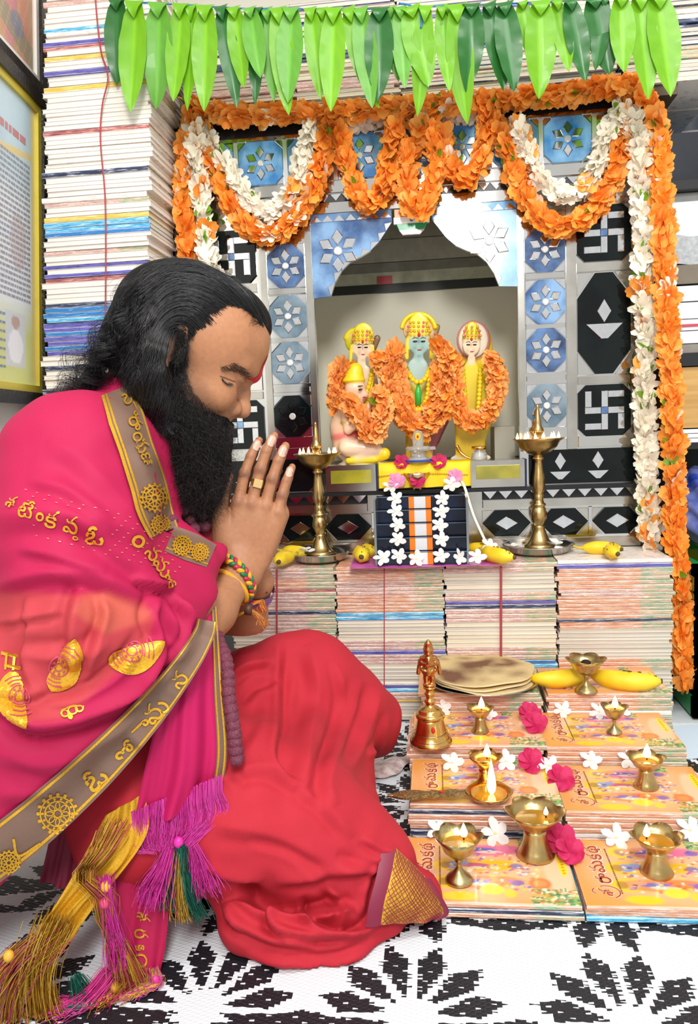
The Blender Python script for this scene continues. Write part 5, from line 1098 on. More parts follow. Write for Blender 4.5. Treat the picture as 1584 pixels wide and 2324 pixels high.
# skin tones: darker lids and temples, lips, shaved jaw shade
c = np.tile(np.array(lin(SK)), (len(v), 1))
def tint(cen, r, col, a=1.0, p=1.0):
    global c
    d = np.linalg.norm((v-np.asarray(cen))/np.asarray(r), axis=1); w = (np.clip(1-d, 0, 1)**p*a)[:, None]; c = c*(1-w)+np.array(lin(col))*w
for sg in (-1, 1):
    tint((.094, sg*.036, .016), (.022, .024, .016), '8a5a42', .8); tint((.094, sg*.036, -.004), (.02, .024, .010), '8a5a44', .7); tint((.072, sg*.048, -.022), (.035, .03, .03), 'c98e66', .6); tint((.03, sg*.07, .05), (.05, .03, .04), 'a8734f', .5); tint((-.006, sg*.085, .0), (.025, .02, .035), 'a06a4e', .5)  # the ears' darker tint paints in the shadow of the hair
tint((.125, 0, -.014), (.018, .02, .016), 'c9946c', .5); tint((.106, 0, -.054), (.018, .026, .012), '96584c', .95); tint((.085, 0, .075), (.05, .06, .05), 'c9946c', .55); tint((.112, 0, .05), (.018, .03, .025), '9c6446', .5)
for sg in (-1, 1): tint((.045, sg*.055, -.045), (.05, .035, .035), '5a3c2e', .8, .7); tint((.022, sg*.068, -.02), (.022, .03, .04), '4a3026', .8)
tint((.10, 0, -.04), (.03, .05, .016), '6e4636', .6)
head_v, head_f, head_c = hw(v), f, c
# ---- forearms and hands: palms meet in the middle plane
def arms():
    s = SDF(np.min([M(400, 1520, -.2), M(700, 960, .2), M(400, 960, .2), M(700, 1520, -.2)], 0)-.02, np.max([M(400, 1520, -.2), M(700, 960, .2), M(400, 960, .2), M(700, 1520, -.2)], 0)+.02, .00185)
    for sg, ox, oy in ((-1, 0, 0), (1, 5, -6)):
        D = lambda x, y, d: M(x+ox, y+oy, d*(-sg) if False else (d if sg < 0 else -d))
        # palm: four metacarpals bridged together
        w = D(548, 1285, -.018)
        mc = [(541, 1138, -.0135), (571, 1142, -.0150), (602, 1146, -.0145), (630, 1160, -.0125)]; wr = [(528, 1268, -.017), (542, 1274, -.019), (556, 1278, -.019), (570, 1282, -.016)]
        for (a, b_, r) in zip(mc, wr, (.0105, .0112, .0108, .0098)): s.cone(D(*a), D(*b_), r, .0145, .010)
        s.ell(D(575, 1210, -.012), (.034, .011, .04), .012); s.cone(D(512, 1195, -.010), D(525, 1255, -.014), .0125, .016, .014)
        s.cone(D(635, 1175, -.011), D(590, 1275, -.015), .0105, .0145, .012)
        fing = [([(541, 1138), (555, 1074), (569, 1036), (583, 1006)], (.0088, .0080, .0073, .0060)), ([(571, 1142), (590, 1066), (604, 1024), (617, 995)], (.0092, .0084, .0077, .0064)), ([(602, 1146), (617, 1088), (631, 1046), (643, 1018)], (.0090, .0083, .0076, .0063)), ([(630, 1160), (639, 1124), (649, 1092), (658, 1066)], (.0082, .0074, .0067, .0056))]
        for pts, rr in fing:
            dd = (-.0140, -.0115, -.0095, -.0080); P3 = [D(x, y, d) for (x, y), d in zip(pts, dd)]
            s.chain(P3, rr, .0022); s.ell(P3[1]+(-NV*.0025 if sg < 0 else NV*.0025), rr[1]*.93, .004); s.ell(P3[0]+(-NV*.004 if sg < 0 else NV*.004), rr[0]*.95, .006)
        th_ = [D(506, 1222, -.012), D(497, 1165, -.014), D(500, 1128, -.015), D(513, 1088, -.015)]; s.chain(th_, (.0165, .0130, .0108, .0078), .006); s.ell(th_[2]+np.array([-.002, 0, 0]), .0108, .004)
    # wrists and forearms
    s.chain([M(546, 1278, -.020), M(535, 1315, -.032), M(480, 1385, -.075), M(420, 1440, -.12)], (.0235, .0235, .034, .042), .012); s.ell(M(555, 1300, -.024), (.026, .018, .026), .012)
    s.chain([M(565, 1285, .018), M(585, 1320, .035), M(560, 1400, .085), M(520, 1470, .13)], (.022, .0225, .032, .04), .012)
    return s
s = arms(); v, f = s.mesh(); v = relax(v, f, 2, .3); c = np.tile(np.array(lin('a67352')), (len(v), 1))
pp = P(v); near = (v-M0)@NV < -.004
def ptint(x, y, rx, ry, col, a=1., ang=0):
    global c
    dx, dy = pp[:, 0]-x, pp[:, 1]-y; u = dx*cos(ang)+dy*sin(ang); w_ = -dx*sin(ang)+dy*cos(ang); w = (np.clip(1.3-np.sqrt((u/rx)**2+(w_/ry)**2), 0, 1)*a*near)[:, None]; c = c*(1-w)+np.array(lin(col))*w
for x, y in ((555, 1074), (590, 1066), (617, 1088), (639, 1124)): ptint(x, y, 15, 11, '7a5040', .75)
for x, y in ((541, 1136), (568, 1146)): ptint(x, y, 13, 17, '8e5f4a', .6)
for x, y in ((569, 1036), (604, 1026), (631, 1048), (649, 1092)): ptint(x, y, 12, 5, '8e5f4a', .5)
for x, y in ((583, 1006), (617, 995), (643, 1018), (658, 1066), (513, 1088)): ptint(x, y, 13, 14, 'dba88c', .7)
arm_v, arm_f, arm_c = v, f, c
# ---- trunk, under the clothes
s = SDF(M(150, 1950, .3)-.3, M(420, 900, -.25)+.25, .006)
s.chain([M(300, 1040, 0), M(255, 1150, 0), M(225, 1400, 0), M(200, 1700, .0)], (.062, .105, .12, .12), .03); s.chain([M(330, 1060, .14), M(255, 1080, 0), M(190, 1080, -.13)], (.055, .08, .055), .03)
s.chain([M(190, 1080, -.13), M(270, 1400, -.16), M(420, 1440, -.12)], (.05, .045, .042), .01); s.chain([M(330, 1060, .14), M(420, 1400, .16), M(520, 1470, .13)], (.05, .045, .04), .01)
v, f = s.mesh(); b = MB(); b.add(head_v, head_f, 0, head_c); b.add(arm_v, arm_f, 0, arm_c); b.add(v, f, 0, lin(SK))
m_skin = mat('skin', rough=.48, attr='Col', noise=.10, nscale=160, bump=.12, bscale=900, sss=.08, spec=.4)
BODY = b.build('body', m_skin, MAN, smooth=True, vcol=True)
bv = np.concatenate(b.v); bodyT = BVHTree.FromPolygons([tuple(x) for x in bv], b.f)
def cast(T, px, py, off=.001):
    d = ray(px, py); d = d/np.linalg.norm(d); h = T.ray_cast(Vector(CAM), Vector(d))
    if h[0] is None: return None
    n = np.array(h[1]); n = -n if n@d > 0 else n
    return np.array(h[0])+n*off
# nails, ring
m_nail = mat('nail', 'd9a894', .3, coat=.4)
for x, y, rx, ry, a in ((584, 1012, 8.5, 11, .45), (617, 1002, 9, 12, .42), (642, 1026, 9, 11.5, .42), (657, 1073, 7.5, 10, .42), (509, 1098, 5, 13, .25)):
    g = []
    for i in range(7):
        for j in range(7):
            u, w = (i/6*2-1), (j/6*2-1); uu = u*sqrt(max(0, 1-.45*w*w)); ww = w*sqrt(max(0, 1-.45*u*u)); X = x+uu*rx*cos(a)-ww*-ry*sin(a)*1; Y_ = y+uu*rx*sin(a)+ww*-ry*-cos(a)*-1; p3 = cast(bodyT, X, Y_, .0007); g.append(p3 if p3 is not None else M(X, Y_, -.012))
    b = MB(); b.grid(np.array(g).reshape(7, 7, 3)); b.build('nail', m_nail, MAN, smooth=True)
ca, cb = M(575, 1096, -.0125), M(603, 1106, -.0125); mid = (ca+cb)/2; ax_ = M(590, 1066, -.0118)-M(571, 1142, -.0145); ax_ /= np.linalg.norm(ax_); s1 = np.cross(ax_, NV); s1 /= np.linalg.norm(s1); t = np.linspace(0, 2*pi, 28)
b = MB(); cen = M(584, 1096, -.0128); pr = [cen+.0094*(s1*cos(a)+NV*sin(a)) for a in t]
b.grid(np.array([[p+ax_*h*(.0030+.0030*max(0, -sin(a)))+.0006*(h*h-1)*0 for p, a in zip(pr, t)] for h in (-1, 0, 1)])); RG = b.build('ring', mat('ring_gold', 'e0b45c', .25, 1.0), MAN, smooth=True)
b = MB(); b.box(cen-NV*.0102, (.0125, .003, .0125), R=np.stack([s1, NV, ax_], 1)); b.build('ring_face', mat('ring_face_gold', 'eccb8c', .3, 1.0), RG)
# ---- face details
m_hair = mat('black_hair', '0e0d10', .26, spec=.9); m_brow = mat('brow_hair', '3a261c', .5)
headT = BVHTree.FromPolygons([tuple(x) for x in head_v], head_f.tolist())
def hcast(px, py, off): return cast(headT, px, py, off)
# red forehead mark on the middle line
t = np.linspace(0, 1, 14); pl = np.array([hw((f_, 0, u_)) for f_, u_ in zip(np.interp(t, [0, .35, .7, 1], [.1165, .1185, .1195, .1155]), np.interp(t, [0, .35, .7, 1], [.068, .050, .034, .024]))])
g = []
for k, p in enumerate(pl):
    w = np.interp(k/13, [0, .3, .8, 1], [.0020, .0050, .0085, .008]); row = []
    for sgn in np.linspace(-1, 1, 7):
        o_ = Vector(p+HF*.04+HL*(w*sgn-.0165)); h = headT.ray_cast(o_, Vector(-HF)); row.append(np.array(h[0])+HF*.0010 if h[0] else p+HL*(w*sgn-.0165))
    g.append(row)
b = MB(); b.grid(np.array(g)); b.build('forehead_mark', mat('red_kumkum', 'c41f33', .7), MAN, smooth=True)
# eyebrows, lashes
rng = np.random.default_rng(3)
def fuzz(T, poly, n, ln, direction, rad, col_m, name, parent, off=.0, curl=.2, segs=5, lift=.5, spread=.35, colr=None):
    """short hairs rooted on a surface inside a pixel polygon"""
    poly = np.asarray(poly, float); lo, hi = poly.min(0), poly.max(0); out = []
    from math import atan2 as _a
    def inside(x, y):
        c_ = False; j = len(poly)-1
        for i in range(len(poly)):
            if (poly[i][1] > y) != (poly[j][1] > y) and x < (poly[j][0]-poly[i][0])*(y-poly[i][1])/(poly[j][1]-poly[i][1])+poly[i][0]: c_ = not c_
            j = i
        return c_
    tries = 0
    while len(out) < n and tries < n*8:
        tries += 1; x, y = rng.uniform(lo, hi)
        if not inside(x, y): continue
        d = ray(x, y); d /= np.linalg.norm(d); h = T.ray_cast(Vector(CAM), Vector(d))
        if h[0] is None: continue
        p = np.array(h[0]); nn = np.array(h[1]); nn = -nn if nn@d > 0 else nn
        dv = direction(x, y) if callable(direction) else direction; e = M(x+dv[0]*20, y+dv[1]*20, 0)-M(x, y, 0); e /= np.linalg.norm(e); e = e-nn*(e@nn); e = e+nn*lift+rng.normal(0, spread, 3); e /= np.linalg.norm(e)
        L = ln*rng.uniform(.6, 1.25); tt = np.linspace(0, 1, segs)[:, None]; sw = rng.normal(0, 1, 3); ph = rng.uniform(0, 6)
        out.append(p+nn*off+e*tt*L+np.cross(e, sw)*curl*L*np.sin(tt*4.5+ph)*tt-np.array([0, 0, 1])*L*.25*tt*tt)
    b = MB(); rr = rad*np.linspace(1, .35, segs)[None]*np.ones((len(out), 1)); strands(b, np.array(out), rr); return b.build(name, col_m, parent, smooth=True)
fuzz(bodyT, [(498, 832), (530, 822), (552, 834), (566, 852), (560, 860), (540, 846), (515, 838), (500, 842)], 260, .007, lambda x, y: (.9, .45), .00022, m_brow, 'eyebrow', MAN, lift=.25, spread=.15)
ll = [hcast(x, y, .0012) for x, y in ((503, 858), (510, 868), (518, 873), (526, 872))]
b = MB(); b.tube(catmull(ll, 6), .0006, 6); EY = b.build('eyelash', m_hair, MAN, smooth=True)
fuzz(bodyT, [(503, 858), (512, 866), (528, 869), (527, 875), (512, 872), (503, 864)], 60, .0055, (.55, .8), .00016, m_hair, 'lashes', EY, lift=.9, spread=.25)
cl = [hcast(x, y, .0006) for x, y in ((499, 853), (507, 856), (517, 860), (527, 864), (534, 866))]
if all(p is not None for p in cl): b = MB(); b.tube(catmull(cl, 6), .0005, 5); b.build('eyelid_crease', mat('lid_crease', '5f3c2c', .7), MAN, smooth=True)
# ---- beard and moustache: a shaped mass with curly hair all over it
s = SDF(np.min([M(320, 1230, -.12), M(560, 850, .12)], 0)-.05, np.max([M(320, 1230, -.12), M(560, 850, .12)], 0)+.05, .003)
s.chain([M(458, 985, -.01), M(440, 1060, -.012), M(445, 1120, -.012), M(452, 1165, -.012)], (.045, .044, .036, .014), .03)
s.chain([M(392, 868, -.068), M(395, 935, -.062), M(415, 1000, -.04), M(425, 1075, -.03)], (.010, .020, .033, .038), .03); s.chain([M(392, 868, .068), M(395, 935, .062), M(415, 1000, .04)], (.010, .020, .033), .03)
s.chain([M(455, 965, -.052), M(490, 985, -.03)], (.008, .014), .02); s.chain([M(468, 990, -.03), M(482, 1035, -.01), M(476, 1090, -.005)], (.018, .020, .017), .02)
s.chain([M(521, 968, -.004), M(506, 968, -.022), M(484, 980, -.036)], (.0070, .0085, .010), .01); s.chain([M(521, 968, .004), M(506, 968, .022), M(484, 980, .036)], (.0070, .0085, .010), .01)
v, f = s.mesh(); v = relax(v, f, 1); nn = vnormals(v, f); v = v+nn*(.0012*np.sin(v[:, :1]*160+v[:, 2:]*130)+.001*np.sin(v[:, 1:2]*190-v[:, 2:]*150)-.002)
b = MB(); b.add(v, f); m_brd2 = mat('beard_mass', '080708', .85, spec=.1); m_bh = mat('beard_hair', '1a1615', .36, spec=.6); BE = b.build('beard', m_brd2, MAN, smooth=True); beardT = BVHTree.FromPolygons([tuple(x) for x in v], f.tolist())
allT = BVHTree.FromPolygons([tuple(x) for x in np.r_[head_v, v]], head_f.tolist()+(f+len(head_v)).tolist())
fuzz(beardT, [(340, 880), (400, 850), (480, 940), (525, 1000), (520, 1080), (500, 1150), (455, 1195), (400, 1170), (360, 1080)], 5200, .020, lambda x, y: ((x-440)/220, 1.0), .00022, m_bh, 'beard_hair', BE, off=-.001, curl=.65, segs=8, lift=.40, spread=.40)
fuzz(beardT, [(474, 965), (512, 955), (532, 960), (530, 984), (500, 998), (472, 992)], 700, .012, lambda x, y: (-.1+(x-520)/60, 1.0), .00022, m_bh, 'moustache', BE, off=-.001, curl=.25, segs=6, lift=.5, spread=.25)
fuzz(allT, [(384, 800), (408, 765), (424, 800), (424, 850), (440, 890), (480, 930), (512, 955), (470, 975), (400, 930), (376, 880)], 2600, .008, lambda x, y: (.25, 1.0), .00017, m_bh, 'cheek_hair', BE, off=0, curl=.3, segs=5, lift=.25, spread=.35)
# ---- hair: cap on the skull, long waves behind
s = SDF((-.16, -.125, -.14), (.135, .125, .16), .003)
s.ell((-.001, 0, .049), (.104, .0800, .0868), .008); s.ell((.050, 0, .088), (.055, .045, .046), .02)
for sg in (-1, 1): s.chain([(.006, sg*.066, .05), (.014, sg*.066, .022), (.017, sg*.064, .0)], (.014, .008, .004), .01)
s.ell((.115, -.0, .035), (.050, .2, .060), .006, op='s'); s.ell((.085, -.066, .062), (.047, .045, .040), .006, op='s'); s.ell((.085, .066, .062), (.047, .045, .040), .006, op='s'); s.ell((.06, 0, -.07), (.07, .2, .08), .006, op='s')
for sg in (-1, 1): s.ell((.002, sg*.098, -.004), (.019, .024, .030), .004, op='s')
s.chain([hl(M(345, 700, -.02)), hl(M(310, 780, -.02)), hl(M(300, 850, -.03))], (.045, .044, .026), .03); s.chain([hl(M(345, 790, -.062)), hl(M(345, 880, -.07)), hl(M(365, 950, -.075))], (.028, .026, .014), .02); s.chain([hl(M(345, 790, .062)), hl(M(345, 880, .07)), hl(M(365, 950, .075))], (.028, .026, .014), .02)
s.chain([hl(M(378, 742, -.094)), hl(M(357, 790, -.101)), hl(M(352, 850, -.100)), hl(M(364, 925, -.094))], (.007, .012, .014, .011), .008)
v, f = s.mesh(); v = relax(v, f, 2); b = MB(); b.add(hw(v), f); HR = b.build('hair', mat('hair_mass', '060506', .6, spec=.25), MAN, smooth=True); hairT = BVHTree.FromPolygons([tuple(x) for x in hw(v)], f.tolist())
guides = [[(592, 742, -.004), (572, 690, -.008), (520, 634, -.018), (440, 598, -.03), (365, 610, -.04), (312, 656, -.055), (280, 715, -.06), (250, 780, -.06), (238, 850, -.055)],
 [(586, 742, -.020), (545, 680, -.032), (480, 628, -.048), (405, 618, -.06), (345, 655, -.072), (305, 720, -.08), (280, 790, -.08), (275, 850, -.075), (290, 890, -.075)],
 [(535, 700, -.050), (490, 665, -.060), (420, 645, -.072), (365, 670, -.083), (328, 730, -.09), (305, 800, -.092), (305, 865, -.09), (325, 915, -.088), (350, 960, -.086)],
 [(490, 735, -.070), (450, 695, -.078), (400, 690, -.086), (358, 725, -.094), (335, 785, -.098), (328, 850, -.097), (340, 910, -.094), (362, 960, -.09), (392, 1005, -.084)],
 [(430, 752, -.082), (400, 728, -.087), (368, 745, -.095), (350, 790, -.100), (340, 845, -.100), (345, 900, -.098), (360, 940, -.094), (372, 970, -.092), (378, 990, -.09)],
 [(438, 768, -.080), (412, 738, -.086), (388, 748, -.096), (372, 795, -.104), (367, 850, -.104), (370, 900, -.101), (378, 940, -.096), (384, 965, -.094), (388, 985, -.092)],
 [(330, 650, -.03), (290, 700, -.04), (255, 755, -.045), (232, 810, -.045), (222, 846, -.07), (205, 868, -.10), (168, 884, -.125), (128, 898, -.14), (104, 932, -.14)],
 [(430, 600, .02), (350, 622, .02), (292, 690, .01), (255, 745, .0), (225, 790, -.01), (205, 830, -.05), (215, 858, -.09), (190, 872, -.11), (165, 895, -.12)]]
def onhair(p):
    d = p-CAM; L = np.linalg.norm(d); d /= L; h = hairT.ray_cast(Vector(CAM), Vector(d))
    if h[0] is None: return p
    t = np.linalg.norm(np.array(h[0])-CAM); return CAM+d*min(L, t-.0015) if abs(L-t) < .12 else p
G3 = [np.array([M(*p) for p in g]) for g in guides]
locks = []; rads = []
def lock(path, n, spread, wave, wl, rad):
    L = plen(path); p = resample(path, 26); p = np.array([onhair(x) for x in p]); p[1:-1] = (p[:-2]+2*p[1:-1]+p[2:])/4; t = np.gradient(p, axis=0); t /= np.linalg.norm(t, axis=1, keepdims=True); a = np.cross(t, NV); a /= np.linalg.norm(a, axis=1, keepdims=True); tt = np.linspace(0, 1, 26); ph = rng.uniform(0, 6.28)
    env = np.clip((tt-.38)*2.4, 0, 1)
    for k in range(n):
        o1, o2 = rng.normal(0, spread, 2); ph2 = ph+rng.normal(0, .35); wv = wave*env*np.sin(2*pi*tt*L/wl+ph2); w2 = wave*.6*env*np.cos(2*pi*tt*L/wl+ph2)
        end = 1-.15*rng.random(); locks.append(resample((p+a*(o1*(1+.8*tt)+wv)[:, None]+NV*(-abs(o2)*(1+.5*tt)*.8-.001+w2*.7)[:, None])[:int(26*end)], 24)); rads.append(rad*np.linspace(1, .45, 24))
for gi in range(5):
    for k in range(20):
        w = k/20; lock(catmull(G3[gi]*(1-w)+G3[gi+1]*w, 6)+rng.normal(0, .0016, 3), 24, .0021, .0085, rng.uniform(.05, .075), .00032)
for k in range(22):
    w = rng.random(); lock(catmull(G3[6]*(1-w)+G3[0]*w, 6)+rng.normal(0, .006, 3), 17, .0028, .012, rng.uniform(.045, .065), .00030)
for k in range(16):
    w = rng.random(); lock(catmull(G3[7]*(1-w)+G3[6]*w, 6)+rng.normal(0, .005, 3), 14, .0028, .012, rng.uniform(.04, .06), .00030)
for k in range(8): lock(catmull(G3[6], 6)+rng.normal(0, .003, 3)*np.array([1, 1, .5]), 16, .0018, .008, .05, .0003)
for k in range(26):
    g = G3[rng.integers(0, 8)]; lock(catmull(g, 6)+rng.normal(0, .004, 3), 2, .004, .008, .05, .00022)
b = MB(); strands(b, np.array(locks), np.array(rads)); b.build('hair_strands', m_hair, HR, smooth=True)
fuzz(bodyT, [(396, 770), (412, 745), (430, 760), (424, 810), (418, 860), (404, 880), (390, 850), (396, 810)], 1100, .012, lambda x, y: (.05, 1.0), .00022, m_hair, 'sideburn', HR, off=0, curl=.25, segs=6, lift=.15, spread=.25)
fuzz(bodyT, [(425, 790), (450, 745), (480, 715), (520, 695), (560, 700), (592, 745), (598, 735), (560, 665), (500, 655), (430, 700), (405, 760)], 2200, .022, lambda x, y: (-1.0, -.15+(x-480)/400), .00020, m_hair, 'hairline', HR, off=0, curl=.12, segs=6, lift=.12, spread=.16)
# ---- clothes: draped volumes, folds pressed into them afterwards
def finish(s, folds, rip=.0008, it=2):
    v, f = s.mesh(); v = relax(v, f, it, .5); n = vnormals(v, f); px = P(v); vd = v-CAM; vd /= np.linalg.norm(vd, axis=1, keepdims=True); facing = np.clip(-(n*vd).sum(1)*3+.4, 0, 1); D = np.zeros(len(v))
    for pts, w, amp in folds:
        pl = catmull(pts, 6); a, b_ = pl[:-1], pl[1:]; best = np.full(len(v), 1e9); sd = np.zeros(len(v)); tt = np.zeros(len(v)); bb = (px[:, 0] > pl[:, 0].min()-4*w) & (px[:, 0] < pl[:, 0].max()+4*w) & (px[:, 1] > pl[:, 1].min()-4*w) & (px[:, 1] < pl[:, 1].max()+4*w); idx = np.where(bb)[0]; q = px[idx]
        bd = np.full(len(idx), 1e9); bs = np.zeros(len(idx)); bt = np.zeros(len(idx))
        for i in range(len(a)):
            e = b_[i]-a[i]; l2 = max(e@e, 1e-9); t = np.clip(((q-a[i])@e)/l2, 0, 1); r = q-a[i]-t[:, None]*e; d = np.hypot(r[:, 0], r[:, 1]); cr = (e[0]*r[:, 1]-e[1]*r[:, 0])/sqrt(l2); m_ = d < bd
            bd[m_] = d[m_]; bs[m_] = np.sign(cr[m_])*d[m_]; bt[m_] = (i+t[m_])/len(a)
        env = np.clip(np.minimum(bt, 1-bt)*5, 0, 1)**.7; env[(bt <= 0) | (bt >= 1)] = 0
        D[idx] += amp*env*(np.exp(-(np.abs(bs)/w)**1.35)-.75*np.exp(-((bs-1.35*w)/(.75*w))**2))
    v = v+n*(D*facing)[:, None]+n*(rip*(np.sin(px[:, 0]*.045+px[:, 1]*.03)*np.sin(px[:, 1]*.037-px[:, 0]*.02)))[:, None]
    return v, f
m_sh = mat('pink_silk', 'c42055', .68, spec=.3, attr='Col', noise=.06, nscale=8, bump=.12, bscale=1200); m_dh = mat('red_cotton', rough=.8, attr='Col', noise=.05, nscale=30, bump=.2, bscale=1500)
m_goldz = mat('gold_zari', 'e3b02c', .38, .45, c2='c08a1e', nscale=900); m_bord = mat('taupe_border', '7d5a50', .55, c2='6b5a48', nscale=1200)
def box_of(pts, pad):
    a = np.array([M(*p) for p in pts]); return a.min(0)-pad, a.max(0)+pad
lo, hi = box_of([(-230, 1950, -.2), (500, 1300, -.1), (330, 900, .2), (150, 900, -.15), (0, 1200, 0), (450, 1900, .1), (250, 1420, -.22)], .17); lo[2] = -.02
s = SDF(lo, hi, .0036)
s.chain([M(262, 985, 0), M(235, 1120, 0), M(205, 1300, 0), M(180, 1650, 0)], (.078, .118, .135, .17), .04)
s.chain([M(325, 1030, .13), M(262, 1005, 0), M(182, 1058, -.14)], (.07, .082, .084), .04)
s.chain([M(172, 1062, -.15), M(170, 1200, -.18), M(205, 1390, -.20)], (.086, .090, .088), .04)
s.chain([M(205, 1390, -.20), M(330, 1340, -.15), M(425, 1288, -.10)], (.088, .066, .043), .03); s.cone(M(330, 1080, .15), M(420, 1380, .17), .075, .06, .03)
s.chain([M(436, 1352, -.15), M(300, 1450, -.18), M(120, 1580, -.175), M(-170, 1840, -.14)], (.032, .075, .112, .135), .03)
s.chain([M(150, 1500, -.1), M(60, 1700, -.08), M(-60, 1850, -.06)], (.15, .17, .15), .05); s.chain([M(260, 1560, -.06), M(150, 1760, -.04)], (.12, .13), .05)
s.chain([M(395, 1240, -.075), M(470, 1262, -.062)], (.036, .030), .015)
s.ell(M(455, 1205, -.02), (.05, .06, .035), .01, op='s'); s.plane((0, 0, .012), (0, 0, -1))
_c = np.cross(M(490, 1415, -.15)-M(-10, 2000, -.15), NV+np.array([0, 0, .25])); _c = _c if _c@(M(400, 1900, -.15)-M(245, 1700, -.15)) > 0 else -_c; s.plane(M(245, 1702, -.22), _c)
nl_ = np.array([.73, .68]); 
folds = [([(395, 1345), (420, 1400), (415, 1460), (380, 1520)], 11, .012), ([(60, 1345), (70, 1420), (60, 1500), (80, 1570)], 14, .007), ([(230, 1345), (240, 1400), (215, 1470), (190, 1560)], 14, .009), ([(330, 1440), (270, 1520), (180, 1580), (90, 1600)], 14, .009), ([(300, 1310), (350, 1330), (395, 1335)], 10, .010), ([(40, 1240), (140, 1262), (240, 1300)], 16, .006), ([(-20, 1415), (60, 1400), (140, 1385)], 12, .006), ([(-20, 1175), (120, 1165), (260, 1190), (350, 1230)], 34, .008), ([(-20, 1335), (90, 1300), (200, 1305), (330, 1352)], 26, .011), ([(150, 1160), (240, 1230), (330, 1300), (370, 1345)], 22, .007), ([(190, 1330), (175, 1370), (165, 1440), (170, 1520)], 20, .010), ([(360, 1350), (345, 1400), (355, 1450), (310, 1490)], 16, .010), ([(-20, 1585), (80, 1638), (200, 1612), (310, 1548), (385, 1450)], 26, .024), ([(-20, 1560), (60, 1575), (110, 1560)], 16, .007), ([(370, 1370), (400, 1440), (390, 1520), (340, 1580)], 16, .010), ([(410, 1360), (440, 1420), (430, 1470), (390, 1550)], 13, .008), ([(250, 1450), (200, 1480), (120, 1490), (40, 1480)], 20, .007), ([(110, 1000), (180, 1040), (260, 1120), (320, 1200)], 30, .005), ([(-20, 1700), (120, 1730), (260, 1660), (350, 1570)], 30, .008), ([(-20, 1800), (100, 1790), (220, 1720)], 26, .005), ([(60, 1090), (150, 1110), (250, 1180)], 18, .005), ([(300, 1010), (350, 1120), (385, 1210)], 14, .004)]
v, f = finish(s, folds, .0011); px = P(v); c = np.tile(np.array(lin('aa1647')), (len(v), 1))
def zone(poly, col, a=1., soft=14):
    global c
    poly = np.asarray(poly, float); x, y = px[:, 0], px[:, 1]; ins = np.zeros(len(px), bool); j = len(poly)-1; dist = np.full(len(px), 1e9)
    for i in range(len(poly)):
        xi, yi = poly[i]; xj, yj = poly[j]
        with np.errstate(divide='ignore', invalid='ignore'): ins ^= ((yi > y) != (yj > y)) & (x < (xj-xi)*(y-yi)/(yj-yi+1e-12)+xi)
        e = poly[j]-poly[i]; t = np.clip(((px-poly[i])@e)/max(e@e, 1e-9), 0, 1); dist = np.minimum(dist, np.linalg.norm(px-poly[i]-t[:, None]*e, axis=1)); j = i
    w = np.clip(.5+np.where(ins, dist, -dist)/soft, 0, 1)[:, None]*a; c = c*(1-w)+np.array(lin(col))*w
zone([(-420, 1330), (-40, 1345), (90, 1345), (180, 1350), (240, 1340), (330, 1370), (350, 1400), (330, 1470), (260, 1530), (150, 1630), (60, 1640), (-40, 1590), (-420, 1540)], 'b23f40', .8)
zone([(165, 1390), (190, 1350), (250, 1350), (340, 1390), (330, 1410), (240, 1440)], 'c0604a', .6)
b = MB(); b.add(v, f, 0, c); SW = b.build('shawl', m_sh, MAN, smooth=True, vcol=True); shawlT = BVHTree.FromPolygons([tuple(x) for x in v], f.tolist())
def sc_(px_, py_, off, d0=-.2):
    p = cast(shawlT, px_, py_, off); return p
def ribbon(path, width, T, parent, mats, name, off=.0038, nu=90, nv=15, extra=None):
    """band of cloth laid along a pixel path on a draped surface; v runs 0..1 across"""
    p = resample(catmull(path, 10), nu); t = np.gradient(p, axis=0); t /= np.linalg.norm(t, axis=1, keepdims=True); nrm = np.c_[-t[:, 1], t[:, 0]]; w = np.interp(np.linspace(0, 1, nu), np.linspace(0, 1, len(width)), width); g = np.full((nu, nv, 3), np.nan)
    for i in range(nu):
        for j in range(nv):
            q = p[i]+nrm[i]*w[i]*((j/(nv-1))-.5); h = cast(T, q[0], q[1], off)
            if h is not None: g[i, j] = h
    dd = ((g-M0)@NV)
    for i in range(nu):                       # where the cloth has turned away, hang on at the last depth
        ok = np.where(~np.isnan(dd[i]))[0]
        for j in range(nv):
            if np.isnan(dd[i, j]):
                k = ok[np.argmin(np.abs(ok-j))] if len(ok) else None; dj = dd[i, k] if k is not None else -.2; q = p[i]+nrm[i]*w[i]*((j/(nv-1))-.5); g[i, j] = M(q[0], q[1], dj); 
    # keep the band smooth
    D2 = ((g-M0)@NV)
    for _ in range(6):
        E = np.pad(D2, 1, mode='edge'); D2 = np.minimum(D2, (E[:-2, 1:-1]+E[2:, 1:-1]+E[1:-1, :-2]+E[1:-1, 2:])/4)
    for i in range(nu):
        for j in range(nv): q = p[i]+nrm[i]*w[i]*((j/(nv-1))-.5); g[i, j] = M(q[0], q[1], D2[i, j])
    b = MB(); b.grid(g); o = b.build(name, mats, parent, smooth=True); b2 = MB()
    tr_ = BVHTree.FromPolygons([tuple(x) for x in g.reshape(-1, 3)], [list(map(int, q)) for q in b.f]); return o, tr_, p, nrm, w, g
def stripe(g, v0, v1, parent, m, name, lift=.0008):
    nv = g.shape[1]; a, e = v0*(nv-1), v1*(nv-1); rows = []
    for r in g:
        q = np.array([[np.interp(x, range(nv), r[:, k]) for k in range(3)] for x in np.linspace(a, e, 3)]); rows.append(q)
    q = np.array(rows); d = CAM-q; q = q+d/np.linalg.norm(d, axis=-1, keepdims=True)*lift; b = MB(); b.grid(q); return b.build(name, m, parent, smooth=True)
